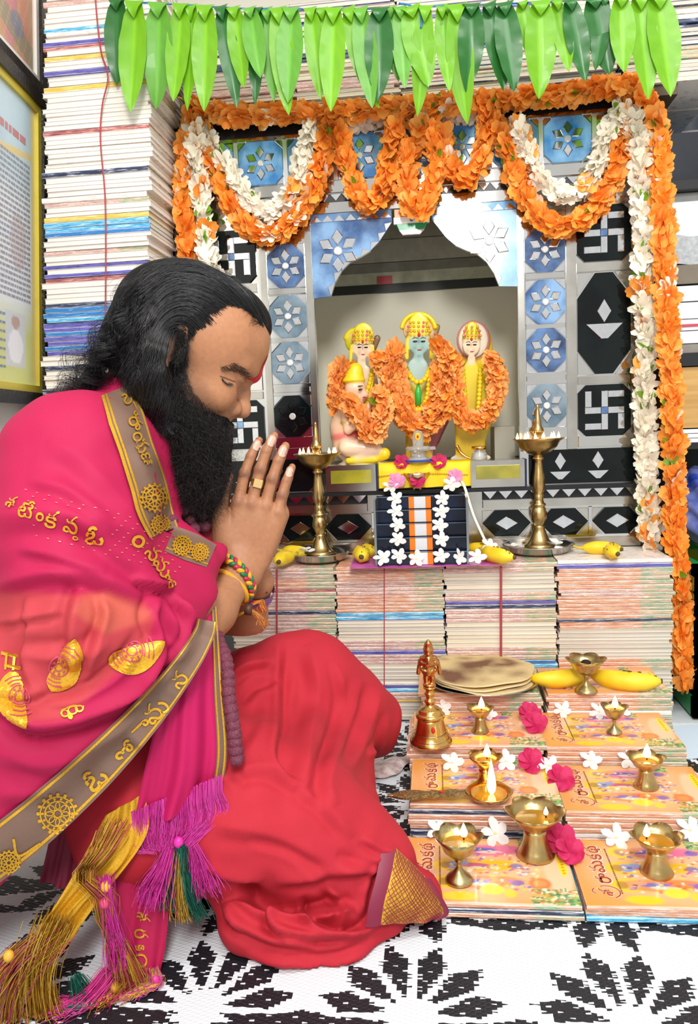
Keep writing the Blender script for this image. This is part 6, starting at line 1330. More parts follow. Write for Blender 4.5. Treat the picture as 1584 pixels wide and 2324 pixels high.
def decal(T, parts, parent, m, name, off=.0022):
    """flat shapes in pixel space (list of (verts2d, faces)) laid on a surface"""
    b = MB()
    for vv, ff in parts:
        vv = np.asarray(vv, float); pts = [cast(T, x, y, off) for x, y in vv]; ok = [p is not None for p in pts]
        ff = [q for q in ff if all(ok[i] for i in q)]; pts = [p if p is not None else np.zeros(3) for p in pts]
        ff = [q for q in ff if max(np.linalg.norm(pts[q[k]]-pts[q[k-1]]) for k in range(len(q))) < .03]
        use = sorted({i for q in ff for i in q}); mp = {i: k for k, i in enumerate(use)}
        if ff: b.add([pts[i] for i in use], [[mp[i] for i in q] for q in ff])
    if b.n: return b.build(name, m, parent, smooth=False)
def letters(T, dl, parent, off):
    for q in dl: decal(T, [q], parent, m_goldz, 'gold_letter', off)
def line(pts, w, n=None):
    p = catmull(pts, 5) if len(pts) > 2 else np.asarray(pts, float); t = np.gradient(p, axis=0); t /= np.maximum(np.linalg.norm(t, axis=1, keepdims=True), 1e-9); nr = np.c_[-t[:, 1], t[:, 0]]; ww = np.interp(np.linspace(0, 1, len(p)), np.linspace(0, 1, len(np.atleast_1d(w))), np.atleast_1d(w))[:, None]/2; v = np.r_[p-nr*ww, p+nr*ww]; k = len(p)
    return v, [[i, i+1, k+i+1, k+i] for i in range(k-1)]
def ringp(x, y, r, w, sx=1, sy=1, a0=0, a1=2*pi, ang=0, n=22):
    t = np.linspace(a0, a1, n); q = np.c_[r*sx*np.cos(t), r*sy*np.sin(t)]; q = q@np.array([[cos(ang), sin(ang)], [-sin(ang), cos(ang)]]); return line((q+np.array([x, y])).tolist(), w) if False else _poly(q+np.array([x, y]), w)
def _poly(p, w):
    t = np.gradient(p, axis=0); t /= np.maximum(np.linalg.norm(t, axis=1, keepdims=True), 1e-9); nr = np.c_[-t[:, 1], t[:, 0]]*w/2; k = len(p); return np.r_[p-nr, p+nr], [[i, i+1, k+i+1, k+i] for i in range(k-1)]
def disc(x, y, r, n=12, sx=1, sy=1, ang=0):
    t = np.arange(n)*2*pi/n; q = np.c_[r*sx*np.cos(t), r*sy*np.sin(t)]@np.array([[cos(ang), sin(ang)], [-sin(ang), cos(ang)]])+np.array([x, y]); return np.r_[q, [[x, y]]], [[i, (i+1) % n, n] for i in range(n)]
def letter(ch, x, y, size, ang=0, flip=1, sx=1):
    v, f = glyph(ch); c0 = np.array([(v[:, 0].max()+v[:, 0].min())/2, (v[:, 1].max()+v[:, 1].min())/2]); q = (v[:, :2]-c0)*size*np.array([flip*sx, -1]); q = q@np.array([[cos(ang), sin(ang)], [-sin(ang), cos(ang)]]); return q+np.array([x, y]), f
def mandala(x, y, r, w=3):
    out = [ringp(x, y, r*.98, w), ringp(x, y, r*.72, w), ringp(x, y, r*.22, w)]
    for k in range(14): a = k*2*pi/14; out.append(disc(x+r*.85*cos(a), y+r*.85*sin(a), r*.08, 8))
    for k in range(8): a = k*2*pi/8; out.append(ringp(x+r*.46*cos(a), y+r*.46*sin(a), r*.2, w*.8, 1, .6, ang=a))
    for k in range(16): a = k*2*pi/16; out.append(disc(x+r*1.1*cos(a), y+r*1.1*sin(a), r*.11, 6))
    return out
# collar border: nape, chest, cuff
o, CT, p, nr, w, g = ribbon([(262, 885), (285, 945), (310, 1020), (335, 1095), (352, 1160), (372, 1208)], [70, 84, 80, 84, 84, 70], shawlT, SW, m_bord, 'collar_border', off=.007)
stripe(g, .80, .86, o, m_goldz, 'gold_line'); stripe(g, .90, .99, o, m_goldz, 'gold_line'); stripe(g, .02, .06, o, m_goldz, 'gold_line')
dl = []
for ch, x, y, a in (('న', 292, 905, 1.2), ('ా', 303, 930, 1.2), ('రా', 306, 962, 1.25), ('య', 318, 1004, 1.25), ('ణ', 330, 1044, 1.25)): dl.append(letter(ch, x, y, 40, a))
letters(CT, dl, o, .0018); decal(CT, mandala(348, 1130, 28), o, m_goldz, 'gold_medallion', .0018); decal(CT, mandala(362, 1190, 20), o, m_goldz, 'gold_medallion', .0018)
o, CT, p, nr, w, g = ribbon([(385, 1222), (430, 1240), (480, 1262)], [62, 66, 56], shawlT, SW, m_bord, 'cuff_border', nu=40)
stripe(g, .82, .88, o, m_goldz, 'gold_line'); decal(CT, mandala(412, 1240, 20), o, m_goldz, 'gold_medallion', .0018); decal(CT, mandala(452, 1255, 18), o, m_goldz, 'gold_medallion', .0018)
# hem border: the long diagonal band
hem = [(470, 1408), (462, 1440), (428, 1500), (360, 1590), (280, 1680), (190, 1770), (90, 1860), (0, 1932), (-100, 2005), (-210, 2085)]
o, CT, p, nr, w, g = ribbon(hem, [44, 58, 72, 86, 98, 106, 112, 114, 114, 114], shawlT, SW, m_bord, 'hem_border', nu=130, nv=17, off=.005)
for a, e in ((.06, .12), (.88, .94)): stripe(g, a, e, o, m_goldz, 'gold_line')
dl = []
for ch, x, y, s_, a in (('న', 405, 1540, 52, -.75), ('మ', 352, 1612, 60, -.75), ('ా', 318, 1650, 56, -.75), ('ో', 280, 1700, 66, -.7), ('ఓ', 215, 1765, 74, -.7)): dl.append(letter(ch, x, y, s_, a))
letters(CT, dl, o, .0018); decal(CT, mandala(130, 1845, 40, 3.2), o, m_goldz, 'gold_medallion', .0018); decal(CT, mandala(20, 1955, 24, 3), o, m_goldz, 'gold_medallion', .0018)
for k in (-1, 0, 1): decal(CT, [line([(66+k*13-28, 1888+k*15-14), (66+k*13+2, 1888+k*15+34)], 9 if k else 6)], o, m_goldz, 'gold_stripe', .0018)
decal(CT, [line([(30, 1902), (42, 1940), (92, 1912)], 6)], o, m_goldz, 'gold_stripe', .0018)
# motifs and words woven into the shawl
def paisley(x, y, s_, a, bend=.35):
    """curling drop woven in gold: fine enough to follow the folds"""
    R2 = np.array([[cos(a), sin(a)], [-sin(a), cos(a)]]); n, k = 34, 9; t = np.linspace(0, 1, n); r = .52*np.sin(np.clip(t, 0, 1)**.7*pi)**.75; cx_ = (t-.45)*2.1; cy_ = bend*np.sin(t*2.6)
    v = np.concatenate([np.c_[cx_, cy_+r*w] for w in np.linspace(-1, 1, k)])*s_@R2+np.array([x, y]); i = np.arange(n*k).reshape(k, n)
    return [(v, np.stack([i[:-1, :-1], i[:-1, 1:], i[1:, 1:], i[1:, :-1]], -1).reshape(-1, 4).tolist())]
m_sheen = mat('pink_silk_gap', 'b8405a', .5)
for x, y, s_, a in ((135, 1512, 62, -1.25), (300, 1478, 64, -.45), (45, 1580, 62, 1.2)):
    o2 = decal(shawlT, paisley(x, y, s_, a), SW, m_goldz, 'gold_peacock', .0020)
    if o2 is not None: decal(shawlT, [ringp(x, y, s_*.36, 2.6), ringp(x, y, s_*.16, 2.6)]+[disc(x+s_*.26*cos(k*pi/4), y+s_*.26*sin(k*pi/4), s_*.05, 6) for k in range(8)]+[line([(x+s_*(.45+.16*k)*cos(a+.3+w), y+s_*(.45+.16*k)*sin(a+.3+w)) for w in (-.5, 0, .5)], 2.4) for k in range(3)]+[line([(x-s_*(.45+.14*k)*cos(a+w), y-s_*(.45+.14*k)*sin(a+w)) for w in (-.45, 0, .45)], 2.4) for k in range(3)], o2, m_sheen, 'motif_gap', .0030)
decal(shawlT, [ringp(165, 1612, 10, 4), ringp(148, 1620, 8, 4), ringp(180, 1608, 8, 4), disc(160, 1628, 6), line([(140, 1612), (165, 1600), (190, 1604)], 4)], SW, m_goldz, 'gold_motif', .0020)
decal(shawlT, [line([(5, 1482), (45, 1490)], 8), line([(6, 1495), (60, 1505)], 10), line([(12, 1510), (50, 1516)], 8), line([(18, 1480), (14, 1520)], 5), line([(34, 1484), (30, 1522)], 5)], SW, m_goldz, 'gold_motif', .0020)
dl = []
for ch, x, y, s_, a in (('శ', 28, 1142, 42, .25), ('టే', 62, 1156, 44, .25), ('ం', 92, 1172, 40, .25), ('క', 118, 1178, 52, .22), ('వ', 162, 1190, 52, .22), ('ం', 170, 1222, 30, .2), ('ఓ', 216, 1216, 60, .15), ('ం', 312, 1228, 62, .75), ('న', 345, 1256, 46, .9), ('మ', 368, 1288, 46, 1.0), ('ో', 384, 1318, 40, 1.1)): dl.append(letter(ch, x, y, s_, a))
letters(shawlT, dl, SW, .0020)
dots = []
for i in range(26):
    for j in range(9):
        x, y = 60+i*13+j*3, 1112+i*3.4+j*13
        if (i+j) % 2 == 0 and not (90 < x < 250 and 1150+x*.2-30 < y < 1215+(x-90)*.2): dots.append((np.array([[x-2.4, y-1.2], [x+2.4, y], [x+2, y+1.6], [x-2.6, y+.4]]), [[0, 1, 2, 3]]))
decal(shawlT, dots, SW, mat('gold_fleck', 'e08a6a', .4, .4), 'gold_flecks', .0014)['kind'] = 'stuff'
# ---- hanging panel below the forearm and its ends on the floor
def sheet(rows, parent, m, name, nu=40, nv=40, ripple=.004, freq=3.0, ph=0, col=None, thick=.0012):
    """rows: list of edge polylines [(px,py,d)...] from top to bottom"""
    R3 = [resample(catmull([M(*p) for p in r], 8), nv) for r in rows]; g = np.stack([catmull([R3[k][j] for k in range(len(R3))], max(2, nu//(len(R3)-1))) for j in range(nv)], 1)
    u = np.linspace(0, 1, g.shape[0])[:, None]; w = np.linspace(0, 1, nv)[None]; d = ripple*(.35+u)*(np.sin(2*pi*freq*w+ph+u*1.5)+.4*np.sin(2*pi*freq*2.3*w+1+ph)); g = g-NV*d[..., None]; b = MB(); c_ = None
    b.grid(g, col=c_ if c_ is not None else (lin(col) if col else None)); b.grid((g+NV*thick)[:, ::-1], col=lin(col) if col else None); o = b.build(name, m, parent, smooth=True, vcol=bool(col))
    return o, g, BVHTree.FromPolygons([tuple(x) for x in g.reshape(-1, 3)], [list(map(int, q)) for q in b.f[:(g.shape[0]-1)*(nv-1)]])
m_dp = mat('maroon_lining', '7a1f3a', .7)
PN, pg, PT = sheet([[(405, 1490, -.185), (440, 1440, -.19), (492, 1372, -.15)], [(355, 1640, -.205), (420, 1600, -.21), (505, 1560, -.175)], [(325, 1760, -.20), (410, 1750, -.215), (516, 1700, -.185)], [(300, 1890, -.195), (395, 1850, -.21), (502, 1806, -.18)]], MAN, m_sh, 'shawl_end', col='b81656', ripple=.005, freq=2.2)
stripe(pg, .86, .995, PN, m_bord, 'end_border', .0010); stripe(pg, .875, .90, PN, m_goldz, 'gold_line', .0022); stripe(pg, .955, .98, PN, m_goldz, 'gold_line', .0022)
GP, gg, GT = sheet([[(240, 1850, -.20), (330, 1800, -.20)], [(180, 1960, -.215), (270, 1950, -.22), (330, 1900, -.215)], [(120, 2060, -.225), (215, 2055, -.225)], [(40, 2165, -.235), (140, 2160, -.235)]], MAN, m_goldz, 'gold_end', ripple=.004, freq=2)
PE, eg, ET = sheet([[(270, 1960, -.19), (395, 1905, -.19)], [(250, 2080, -.20), (385, 2050, -.20)], [(240, 2160, -.212), (375, 2150, -.212)], [(270, 2218, -.222), (362, 2212, -.222)]], MAN, m_sh, 'shawl_tail', col='b01c4c', ripple=.004, freq=1.7)
letters(ET, [letter(ch, x, y, s_, 1.45) for ch, x, y, s_ in (('శ', 325, 2080, 44), ('ర', 322, 2118, 40), ('ీ', 318, 2150, 40))]+[ringp(318, 2180, 14, 5)], PE, .002)
sheet([[(120, 1870, -.13), (250, 1800, -.13)], [(100, 1960, -.14), (230, 1950, -.14)], [(90, 2000, -.15), (220, 2040, -.15)]], MAN, m_dp, 'shawl_fold', ripple=.003)
# ---- fringes and tassels
m_thr2 = mat('silk_thread', rough=.4, attr='Col'); m_thr3 = mat('zari_thread', rough=.3, metal=.6, attr='Col')
def tassel(path, n, sp0, sp1, cols, rad=.00045, name='tassel', parent=None, metal=False, wob=.003, segs=16):
    p = resample(catmull([M(*q) for q in path], 8), segs); tt = np.linspace(0, 1, segs); out = []; cc = []
    for _ in range(n):
        o1 = rng.normal(0, 1, 3); sp = np.interp(tt, np.linspace(0, 1, len(sp1)), sp1)[:, None]; ph = rng.uniform(0, 6, 3)
        out.append(p+o1*sp*np.array([1, .8, .5])+wob*np.sin(tt[:, None]*rng.uniform(4, 9)+ph)*tt[:, None]*.6); cc.append(np.array(lin(cols[rng.integers(len(cols))]))*rng.uniform(.75, 1.15))
    b = MB(); q = np.array(out); fl_ = q[..., 2] < .002; q[..., 2] = np.where(fl_, .002+rng.uniform(0, .004, q[..., 2].shape), q[..., 2]); strands(b, q, rad, np.array(cc)); return b.build(name, m_thr3 if metal else m_thr2, parent or MAN, smooth=True, vcol=True)
MG = ['d62f9a', 'c42488', 'e04fae']; GD = ['d9a83a', 'e8c35a', 'b8862a', 'c9962f']; GN = ['0f5a4a', '14705a', '0c463c']; PK = ['d83a7a', 'c42a5c']
for k in range(30):   # loose warp threads hanging from the cut end
    x = 300+k*7; y = 1888-(x-300)*.41; tassel([(x, y-46, -.207), (x, y-6, -.210), (x+4+rng.uniform(-6, 6), y+40, -.21), (385+(x-400)*.45, 1925-(x-400)*.05, -.212)], 16, 0, [.0008, .0015, .002, .003], MG, .00032, 'fringe', PN)
for path, n, sp, cols, me in (([(385, 1925, -.212), (372, 1965, -.215), (350, 2010, -.215), (345, 2045, -.215)], 190, [.004, .006, .009, .012], MG, 0), ([(435, 1915, -.212), (448, 1950, -.212), (455, 1990, -.212), (462, 2015, -.212)], 200, [.004, .006, .010, .013], MG, 0), ([(412, 1920, -.218), (415, 1970, -.22), (432, 2040, -.22), (452, 2078, -.22)], 120, [.003, .003, .006, .007], GN, 0), ([(410, 1935, -.218), (408, 1990, -.22), (410, 2050, -.22), (416, 2085, -.22)], 70, [.002, .003, .005, .006], GD, 1), ([(395, 1940, -.205), (385, 2000, -.205), (378, 2060, -.205)], 60, [.003, .004, .006], GN, 0),
    ([(262, 1870, -.205), (230, 1930, -.22), (190, 1985, -.228), (235, 2030, -.232), (240, 2080, -.232), (270, 2150, -.235), (295, 2225, -.238)], 230, [.008, .006, .005, .006, .004, .006, .009], GD+['c9456a'], 1), ([(240, 1990, -.233), (245, 2040, -.237), (262, 2130, -.24), (270, 2190, -.24)], 90, [.004, .004, .006, .008], MG, 0), ([(125, 2090, -.235), (100, 2150, -.24), (85, 2220, -.245), (100, 2340, -.25)], 240, [.012, .010, .010, .013], GD, 1), ([(130, 2110, -.235), (65, 2170, -.24), (25, 2250, -.245), (10, 2340, -.25)], 200, [.010, .010, .010, .013], GD+['c9456a', 'd8789a'], 1), ([(60, 2150, -.238), (20, 2190, -.24), (-10, 2240, -.245)], 120, [.008, .008, .010], PK+GD, 1), ([(255, 2200, -.232), (215, 2250, -.24), (170, 2290, -.245), (130, 2345, -.25)], 170, [.006, .007, .009, .012], MG+PK, 0), ([(350, 2205, -.226), (352, 2250, -.235), (320, 2290, -.24), (290, 2345, -.245)], 170, [.005, .006, .007, .010], MG+GD, 0), ([(290, 2215, -.236), (260, 2255, -.24), (235, 2300, -.245), (225, 2345, -.25)], 160, [.008, .006, .008, .012], GD+PK, 1), ([(175, 2215, -.235), (190, 2250, -.238), (180, 2290, -.24)], 90, [.004, .007, .008], GN, 0), ([(215, 2280, -.245), (190, 2310, -.25), (150, 2330, -.25)], 60, [.003, .005, .006], GN, 0)): tassel(path, n, 0, sp, cols, .0005 if me else .0004, 'tassel', SW, bool(me), wob=.004)
for x, y, d, c_ in ((405, 1912, -.216, 'd62f9a'), (240, 2012, -.236, 'd9a83a'), (237, 2050, -.24, 'c9456a'), (352, 2225, -.232, 'd62f9a'), (262, 2240, -.242, 'c9962f'), (20, 2170, -.245, 'd9a83a')):
    b = MB(); b.ell(M(x, y, d), (.0065, .006, .0075), nu=12, nv=8, col=lin(c_)); b.build('tassel_knot', m_thr2, SW, smooth=True, vcol=True)
# ---- dhoti
lo, hi = box_of([(380, 1800, -.2), (1030, 2100, -.25), (700, 1420, .3), (900, 1700, .3), (560, 2200, -.25), (400, 1650, .2)], .06); lo[2] = -.01
s = SDF(lo, hi, .0034)
s.chain([M(380, 1690, .08), M(560, 1600, .14), M(700, 1562, .16), M(790, 1610, .18)], (.13, .085, .090, .072), .04); s.chain([M(790, 1610, .18), M(845, 1632, .21), M(858, 1675, .22)], (.07, .050, .034), .03)
s.chain([M(600, 1700, .08), M(720, 1740, .08), M(790, 1850, .05)], (.11, .085, .05), .05); s.chain([M(560, 1520, .1), M(640, 1500, .14), M(690, 1478, .155)], (.035, .035, .03), .03)
s.chain([M(380, 1800, -.07), M(560, 1830, -.11), M(700, 1880, -.13), M(830, 1945, -.15), M(868, 1962, -.16)], (.145, .105, .085, .058, .040), .04)
s.chain([M(500, 1780, .02), M(650, 1800, -.02), M(780, 1860, -.03)], (.13, .10, .06), .05)
s.chain([M(535, 2030, -.15), M(565, 2095, -.185), M(660, 2132, -.215), M(770, 2130, -.215), M(860, 2085, -.19)], (.034, .036, .036, .038, .036), .015); s.chain([M(560, 2000, -.14), M(700, 2030, -.17), M(840, 2030, -.175)], (.045, .05, .045), .02)
s.chain([M(880, 2010, -.165), M(945, 2035, -.175), M(975, 2062, -.18)], (.038, .034, .018), .015); s.plane((0, 0, .0015), (0, 0, -1))
folds = [([(655, 1450), (650, 1540), (648, 1640), (642, 1720), (690, 1780)], 17, -.013), ([(700, 1460), (720, 1560), (700, 1680), (690, 1790)], 24, .010), ([(520, 1540), (560, 1510), (620, 1500)], 12, .008), ([(540, 1600), (580, 1560), (640, 1540)], 14, -.006), ([(860, 1560), (830, 1650), (790, 1760)], 20, .012), ([(820, 1540), (790, 1650), (745, 1770), (760, 1830)], 20, .010), ([(880, 1620), (860, 1690), (830, 1720)], 12, .007), ([(520, 1760), (600, 1740), (700, 1790)], 20, .007), ([(480, 1870), (600, 1890), (760, 1960)], 26, .006), ([(620, 2000), (720, 1980), (830, 1960), (900, 1930)], 22, .012), ([(545, 2010), (600, 2055), (700, 2062), (800, 2040)], 17, -.028), ([(520, 2020), (540, 2090), (620, 2130), (720, 2140)], 16, .012), ([(640, 2060), (620, 2100), (660, 2130)], 12, .012), ([(680, 2040), (720, 2090), (800, 2100), (880, 2060)], 14, -.022), ([(780, 2080), (840, 2090), (900, 2040)], 12, .010), ([(560, 2150), (650, 2170), (760, 2170), (850, 2130)], 12, -.008), ([(760, 1940), (840, 1960), (900, 1950)], 14, -.008), ([(500, 1640), (520, 1720), (560, 1780)], 20, -.006), ([(880, 1960), (850, 2020), (840, 2080)], 14, -.010), ([(740, 2010), (780, 2060), (770, 2110)], 11, .012), ([(600, 2075), (640, 2110), (720, 2125), (790, 2118)], 11, .012), ([(505, 2010), (515, 2070), (550, 2120)], 12, .010), ([(590, 1560), (600, 1640), (560, 1720)], 22, .006), ([(760, 1500), (780, 1580), (760, 1680), (730, 1760)], 14, .007), ([(680, 1790), (740, 1830), (800, 1900)], 18, .006), ([(560, 1900), (660, 1930), (760, 1990)], 16, -.006), ([(820, 1900), (870, 1930), (905, 1935)], 10, .007), ([(460, 1960), (520, 1985), (600, 1995)], 18, .008)]
v, f = finish(s, folds, .0012); px = P(v); c = np.tile(np.array(lin('b51f30')), (len(v), 1))
b = MB(); b.add(v, f, 0, c); DH = b.build('dhoti', m_dh, MAN, smooth=True, vcol=True); dhT = BVHTree.FromPolygons([tuple(x) for x in v], f.tolist())
# gold woven hem of the dhoti
hb = [(905, 1922), (912, 1975), (905, 2035), (878, 2100)]
rows = [[(898, 1925, -.205), (930, 1955, -.205), (965, 1990, -.205)], [(885, 1990, -.222), (940, 2010, -.226), (992, 2035, -.215)], [(870, 2045, -.232), (935, 2062, -.236), (1006, 2068, -.215)], [(862, 2095, -.236), (930, 2098, -.238), (985, 2086, -.222)]]
HG, hg, HT = sheet(rows, MAN, mat('gold_check', 'c8952a', .4, .6, c2='e0b040', nscale=300), 'dhoti_hem', ripple=.002, freq=1.2)
nu_, nv_ = hg.shape[:2]
b = MB()
for k in range(-14, 30):
    for sl in (1, -1):
        q = []
        for t in np.linspace(0, 1, 20):
            u = t; w = (k/15.+sl*t*1.0)
            if 0 <= w <= 1: q.append(hg[int(round(u*(nu_-1))), int(round(w*(nv_-1)))]-NV*.0006)
        if len(q) > 2: b.tube(np.array(q), .00045, 4)
b.build('check_weave', mat('maroon_thread', '8a2a35', .6), HG)
b = MB(); e = np.concatenate([hg[:, -1], hg[-1, ::-1][:12]]); e = hg[:, -1]; b.grid(np.stack([e-NV*.0012, e-NV*.0012+FV*.007-np.array([0, 0, .002]), e+FV*.008+np.array([0, 0, -.004])+NV*.002], 1)); b.build('maroon_selvedge', mat('maroon_silk', '7e1f3c', .5), HG, smooth=True)
b = MB(); e = hg[:, 0]; b.grid(np.stack([e-FV*.020-NV*.001, e-FV*.010-NV*.003, e-NV*.0012], 1)); b.build('maroon_selvedge', MATS['maroon_silk'], HG, smooth=True)
# ---- beads round the neck
m_rud = mat('seed_bead', '5e2438', .6, c2='7a3a4c', nscale=500, bump=.8, bscale=600)
def seed_mesh(r):
    th_ = np.linspace(0, pi, 11); b = MB(); n = 15; g = []
    for t in th_: g.append([(r*sin(t)*cos(a)*(1+.10*cos(5*a)+.05*sin(11*a+7*t)), r*sin(t)*sin(a)*(1+.10*cos(5*a)+.05*sin(11*a+7*t)), -r*cos(t)*.92) for a in np.arange(n)*2*pi/n])
    b.grid(g, closed=True); return b.mesh('bead', m_rud, smooth=True)
sd = seed_mesh(.0098); sd2 = seed_mesh(.0075)
b = MB(); path = catmull([M(388, 1180, -.085), M(400, 1215, -.09), M(480, 1420, -.12), M(512, 1500, -.165), M(519, 1580, -.185), M(530, 1650, -.195), M(537, 1722, -.20)], 10); b.tube(path, .001, 5); NK = b.build('bead_necklace', mat('necklace_thread', '4a2020', .8), MAN, smooth=True)
pb = resample(path, 33)
for k, p3 in enumerate(pb):
    x, y = P(p3)
    if y > 1440 or y < 1225: o = link('bead', sd, NK, BO); o.location = p3-BO; o.rotation_euler = (k, k*.7, k*.3)
for k, (x, y, d) in enumerate(((396, 1175, -.06), (402, 1195, -.06), (388, 1205, -.075), (412, 1210, -.06), (432, 1180, -.045), (440, 1200, -.045), (448, 1222, -.045), (424, 1228, -.06), (460, 1170, -.03), (462, 1195, -.03), (418, 1160, -.045))): o = link('bead', sd if k % 2 else sd2, NK, BO); o.location = M(x, y, d)-BO; o.rotation_euler = (k, k*.7, k*.3)
b = MB(); b.ell(M(440, 1210, .03), (.06, .05, .05)); b.build('inner_cloth', mat('inner_red', '9a1c34', .8), MAN, smooth=True)
# ---- wrist threads and watch
wa = M(546, 1278, -.02); wb = M(480, 1385, -.075); wax = wb-wa; wax /= np.linalg.norm(wax); e1 = np.cross(wax, NV); e1 /= np.linalg.norm(e1); e2 = np.cross(wax, e1)
def loop(cen, r1, r2, n, tilt=0): t = np.linspace(0, 2*pi, n, endpoint=False); return np.array([cen+e1*r1*cos(a)+e2*r2*sin(a)+wax*tilt*cos(a) for a in t])
cen = M(533, 1312, -.03); lp = loop(cen, .034, .030, 30, .010); b = MB()
cols = [lin('e09a1e'), lin('a8233f'), lin('0f6a3c')]
for k, p3 in enumerate(lp):
    for h in (-1, 1):
        q = p3+wax*h*.0036; tn = lp[(k+1) % 30]-lp[k-1]; tn /= np.linalg.norm(tn); dr = tn+wax*h*.7; dr /= np.linalg.norm(dr); s2 = np.cross(dr, p3-cen); s2 /= np.linalg.norm(s2); b.ell(q, (.0066, .0038, .0040), R=np.stack([dr, s2, np.cross(dr, s2)], 1), nu=10, nv=6, col=cols[(k+(h > 0)) % 3])
b.build('braided_bracelet', m_thr2, MAN, smooth=True, vcol=True)
lp = loop(M(520, 1332, -.037), .030, .0275, 40, .004); b = MB(); b.tube(np.r_[lp, lp[:1]], .0042, 8, flat=1.2); b.build('yellow_wrist_thread', mat('turmeric_thread', 'e3a024', .7, bump=.8, bscale=700), MAN, smooth=True)
b = MB(); b.tube([M(556, 1382, -.05), M(572, 1384, -.052)], .0085, 14); b.build('bracelet_bead', mat('wood_bead', '4a2a1c', .5), MAN, smooth=True)
for path, n, cols_ in (([(572, 1385, -.05), (590, 1400, -.05), (602, 1420, -.05)], 40, ['c9762a', 'd98f4a']), ([(556, 1390, -.045), (530, 1400, -.04), (512, 1410, -.04)], 50, ['e0a92a', 'c9962f']), ([(565, 1375, -.04), (588, 1365, -.03), (593, 1385, -.03)], 40, ['e0662a', 'd9a83a'])): tassel(path, n, 0, [.001, .002, .0035], cols_, .0005, 'thread_end', MAN)
fa = M(575, 1300, .025); fb = M(560, 1400, .085); ax_ = fb-fa; ax_ /= np.linalg.norm(ax_); a1 = np.cross(ax_, NV); a1 /= np.linalg.norm(a1); a2 = np.cross(ax_, a1); cen = M(583, 1342, .045); t = np.linspace(0, 2*pi, 36)
b = MB(); b.grid(np.array([[cen+(.0268)*(a1*cos(a)+a2*sin(a))+ax_*h for a in t] for h in (-.009, 0, .009)])); WT = b.build('watch', mat('violet_strap', '6a4a86', .5, c2='86669c', nscale=300), MAN, smooth=True)
b = MB(); b.box(cen+(M(605, 1315, .03)-M(583, 1342, .045))*.9, (.010, .03, .034)); b.build('watch_case', mat('watch_steel', 'd5d5d8', .2, 1), WT)
# ================================================================ framed pictures on the left wall
def frame(label, far_bot, height, depth, lean, turn, mould, paint, inner, seed, name='framed_notice'):
    """far_bot: the far lower corner on the wall. Built flat (u towards the viewer, w up), then leaned and turned."""
    o = np.asarray(far_bot, float); th = thing(name, label, 'picture frame', o)
    ud = np.array([sin(turn), -cos(turn), 0]); wd = np.array([sin(lean)*cos(turn), sin(lean)*sin(turn), cos(lean)]); nd = np.cross(ud, wd); nd = nd if nd[0] > 0 else -nd; R = np.stack([ud, nd, wd], 1)
    def put(b): b.v = [x@R.T+o for x in b.v]; return b
    for (u0, u1, w0, w1) in ((0, depth, 0, mould), (0, depth, height-mould, height), (0, mould, mould, height-mould), (depth-mould, depth, mould, height-mould)):
        b = MB(); b.bbox_(u0, u1, 0, .022, w0, w1); put(b).build('moulding', mat('frame_black', '1d1b1a', .35, bump=.8, bscale=150), th)
    m2 = mould+inner[0]
    for (u0, u1, w0, w1) in ((mould, depth-mould, mould, m2), (mould, depth-mould, height-m2, height-mould), (mould, m2, m2, height-m2), (depth-m2, depth-mould, m2, height-m2)):
        b = MB(); b.bbox_(u0, u1, 0, .015, w0, w1); put(b).build('inner_moulding', inner[1], th)
    nu, nv = 70, 130; u, w = np.meshgrid(np.linspace(m2, depth-m2, nu), np.linspace(m2, height-m2, nv)); c = paint((u-m2)/(depth-2*m2), (w-m2)/(height-2*m2)); b = MB(); b.grid(np.stack([u, np.full_like(u, .006), w], -1), col=c); pr = put(b).build('print', mat('paper_print', rough=.5, attr='Col'), th, vcol=True)
    return th, pr, put, (m2, depth-m2, m2, height-m2)
def notice(u, w):
    c = np.zeros(u.shape+(3,)); c[:] = lin('dfe6ea'); 
    def blend(m, col, a=1): c[:] = c*(1-(m*a)[..., None])+np.array(lin(col))*(m*a)[..., None]
    blend(np.clip((w-.62)*8, 0, 1), 'a8cfe0', .8); blend(np.clip(1-np.hypot((u-.6)/.3, (w-.80)/.12), 0, 1), '5f9ab0', .7); blend(np.clip((.30-w)*8, 0, 1), 'd3d84a', .95); blend((np.abs(w-.83+u*.1) < .012)*1., 'e3c23c', .9); blend(((u < .05) & (w > .02))*1., 'e8d23a', .9)
    blend(((np.abs(u-.26) < .12) & (w > .06) & (w < .25))*1., 'cfd3d2'); blend((np.hypot((u-.26)/.05, (w-.215)/.025) < 1)*1., 'b98a6c'); blend((np.hypot((u-.26)/.09, (w-.13)/.06) < 1)*1., 'f2f2f0'); blend((np.hypot((u-.22)/.10, (w-.50)/.10) < 1)*1., 'c9a294', .6); return c
th, pr, put, (u0, u1, w0, w1) = frame('large black framed notice with gold inner edge on the left wall', (-.936, -.105, .756), .70, .50, radians(4.5), radians(6), .028, notice, (.016, mat('gilt_moulding', 'd8c64a', .35, .5)), 1)
b = MB(); rr = random.Random(4)
for k in range(26):
    w = w0+(w1-w0)*(.30+.50*k/26); x = u0+.03
    while x < u1-.02:
        l = rr.uniform(.006, .02); b.bbox_(x, x+l, .0062, .0068, w, w+.0055, col=lin('6d7080')); x += l+.004
for k in range(7):
    w = w0+(w1-w0)*(.05+.03*k); x = u0+.16
    while x < u1-.02: l = rr.uniform(.006, .018); b.bbox_(x, x+l, .0062, .0068, w, w+.005, col=lin('4a6a9a')); x += l+.004
x = u0+.05
while x < u1-.02: l = rr.uniform(.012, .03); b.bbox_(x, x+l, .0062, .0068, w1-.09, w1-.075, col=lin('b2474a')); x += l+.006
put(b).build('print_lines', mat('print_ink', rough=.6, attr='Col'), pr, vcol=True)
